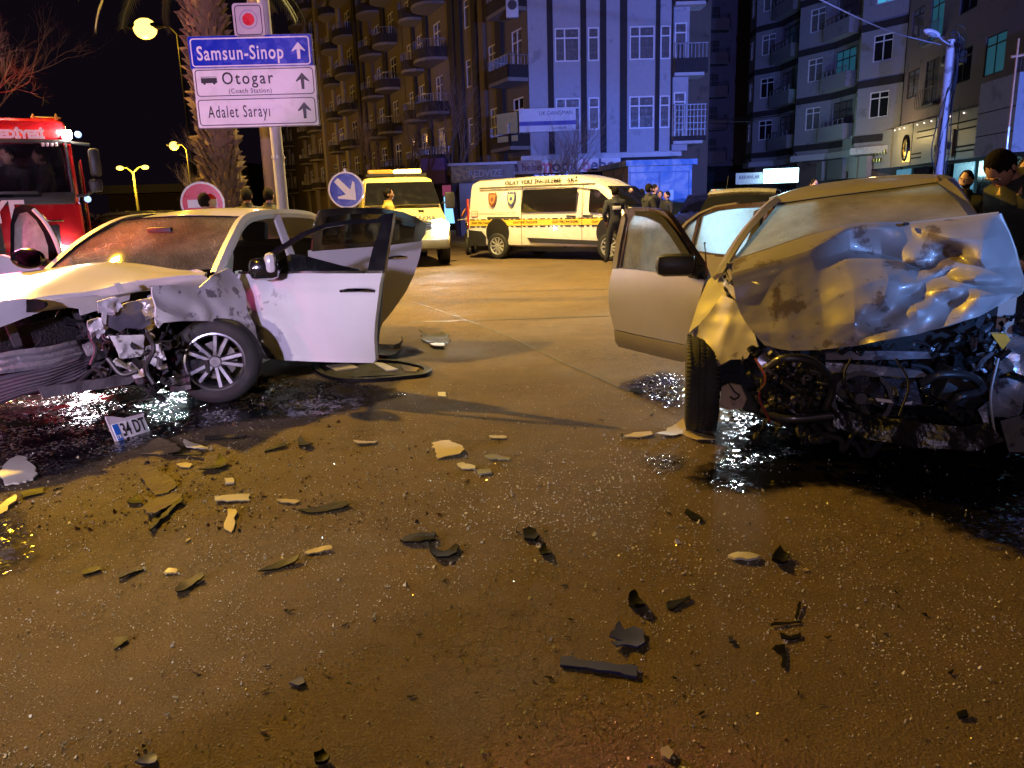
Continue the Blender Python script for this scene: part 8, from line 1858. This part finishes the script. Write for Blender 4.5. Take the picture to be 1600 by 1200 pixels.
# crumbs of glass, grit and plastic: uncountable
def scatter(name, label, n, mats, seed, smin, smax, region, flat=.5, zc=.002):
    R_ = random.Random(seed); mb_ = MB()
    while n > 0:
        px, py, wgt = region(R_)
        p = G(px, py)
        if R_.random() > wgt: continue
        n -= 1; s = R_.uniform(smin, smax) * (1 + R_.random() ** 6 * 1.5); a0 = R_.uniform(0, 6.28)
        k_ = R_.choice((3, 4, 4, 5)); top = []; bot = []
        tx, ty = R_.gauss(0, flat), R_.gauss(0, flat); h_ = s * R_.uniform(.12, .45)
        for i in range(k_):
            a = a0 + 2 * PI * (i + R_.uniform(-.3, .3)) / k_; r = s * R_.uniform(.5, 1); x, y = r * math.cos(a), r * math.sin(a)
            bot.append(V((p.x + x, p.y + y, zc))); top.append(V((p.x + x * .75, p.y + y * .75, zc + h_ + x * tx + y * ty)))
        m_ = R_.randrange(len(mats)); mb_.add(bot + top, [tuple(range(k_, 2 * k_))] + [(i, (i + 1) % k_, (i + 1) % k_ + k_, i + k_) for i in range(k_)], m_)
    return stuff(mb_.build(name, mats, None, smooth=0, fixn=False), label, 'debris')
GLINT = M('glass_crumb', (.66, .64, .60), .12, spec=1, coat=.5); GLINT2 = M('glass_crumb_grey', (.55, .54, .52), .2, spec=1); DKC = M('dark_crumb', (.03, .022, .016), .8, spec=.2); BRC = M('brown_crumb', (.09, .045, .018), .9, spec=.2)
def reg(R_):
    py = 600 + 620 * R_.random() ** 1.25; px = R_.uniform(-40, 1640)
    d = noise.noise(V((px / 210., py / 120., 3.3))) * .5 + .5
    d2 = noise.noise(V((px / 60., py / 40., 8.8))) * .5 + .5; w_ = .06 + 1.6 * max(0, d - .30) * max(.05, d2 * 1.7 - .4)
    if py < 900 and 350 < px < 1100: w_ += .18
    if 690 < py < 1000: w_ += .15
    if px > 1150 and py < 780: w_ *= .3
    return px, py, w_
scatter('glass_crumbs', 'crushed safety glass crumbs glinting all over the road', 15000, [GLINT, GLINT2, GLINT2], 31, .0012, .0036, reg, .7)
scatter('grit', 'dark grit and brown rust flakes strewn over the road', 2800, [BRC, DKC, BRC], 32, .0015, .0036, reg, .4)
def reg2(R_):
    t = R_.random(); return R_.gauss(300, 130) if t < .5 else R_.uniform(0, 700), R_.uniform(660, 830), .7
scatter('plastic_splinters', 'fine brown and black plastic splinters below the white car', 1000, [DKC, BRC, PYL, BRC], 33, .003, .009, reg2, .5)
def reg3(R_): return R_.gauss(900, 160), R_.gauss(790, 70), .8
scatter('pebbles_of_glass', 'denser drift of pale glass grains in the middle of the road', 1500, [GLINT, PWH, GLINT2], 34, .003, .0065, reg3, .6)
# mid-sized shards, each one lying on its own
HUE = {'black': PBK, 'yellow-lit': PYL, 'white': PWH, 'brown': PBR, 'clear': PCL}
R8 = random.Random(88); named = [(o.location.copy(), o['label']) for o in C.objects if o.get('category') in ('debris', 'carpet piece', 'trim strip', 'mirror cover', 'rubber strip', 'panel piece', 'clip', 'bumper strip', 'number plate', 'cap') and not o.get('kind')]
SHORT = {'pale fin-shaped mirror cover': 'the pale mirror cover', 'square yellow-lit bumper fragment': 'the square yellow-lit bumper fragment', 'long flat black strip': 'the long flat black foreground strip', 'bent blue-lit plastic bracket': 'the bent blue-lit bracket', 'brown sheet fragment lying': 'the upper brown sheet', 'larger brown sheet': 'the larger brown sheet', 'bright yellow-lit stick': 'the bright yellow-lit stick', 'broad shallow black shard': 'the broad shallow black shard', 'black toothed arc': 'the black toothed arc', 'small black square part': 'the lone black square part', 'white shell': 'the white shell', 'spiky black plastic lump': 'the spiky black lump', 'flat black bone-shaped': 'the bone-shaped black strip', 'long black flap': 'the long black flap', 'yellow-lit flat wedge': 'the yellow-lit flat wedge', 'dark feather-shaped': 'the feather-shaped shard', 'open black triangle': 'the open black triangle', 'blue-lit chip with tan': 'the blue-lit chip with tan corner', 'dark wishbone-shaped': 'the wishbone-shaped clip', 'torn number plate': 'the 34 DT number plate', 'pale stick left of the grey': 'the pale stick by the grey car wheel', 'dark flat clip near': 'the clip near the bottom right corner', 'violet-lit white chip': 'the violet-lit chip at the bottom edge', 'dark knob': 'the dark knob at the bottom edge', 'grey rounded chip': 'the grey rounded chip at the bottom edge', 'pale pointed splinter': 'the pale pointed splinter', 'black heart-shaped': 'the heart-shaped black chip', 'dark flake leftmost': 'the leftmost dark flake', 'long dark rod': 'the long dark rod'}
refs = [(p, s_) for p, l in named for k_, s_ in SHORT.items() if l.startswith(k_)]
seen = set()
for _ in range(170):
    px = R8.uniform(20, 1580); py = 640 + 540 * R8.random() ** 1.3
    if px > 1100 and py < 790: continue
    c_ = R8.choice(('black', 'black', 'black', 'black', 'brown', 'brown', 'yellow-lit', 'clear')); s = R8.uniform(3, 8) * (.7 + (py - 640) / 900.); a0 = R8.uniform(0, 3.14); asp = R8.uniform(.15, .5)
    pts = []
    for i in range(5):
        a = 2 * PI * i / 5.; x, y = s * math.cos(a) * R8.uniform(.6, 1.15), s * asp * math.sin(a) * R8.uniform(.5, 1.3); pts.append((px + x * math.cos(a0) - y * math.sin(a0), py + (x * math.sin(a0) + y * math.cos(a0)) * .6))
    g_ = G(px, py); r_, s_ = min(refs, key=lambda t: (t[0] - g_).length); d = g_ - r_; dist = d.length
    w1 = 'left of' if abs(d.x) > abs(d.y) and d.x < 0 else ('right of' if abs(d.x) > abs(d.y) else ('beyond' if d.y > 0 else 'in front of'))
    lab = 'small %s plastic splinter %s%s %s' % (c_, 'just ' if dist < .22 else ('well ' if dist > .5 else ''), w1, s_)
    if lab in seen or dist < .06: continue
    seen.add(lab); debris(lab, pts, HUE[c_], 'splinter', 'debris', th=.006, curl=R8.uniform(-.01, .02), group='small plastic splinters scattered over the road')
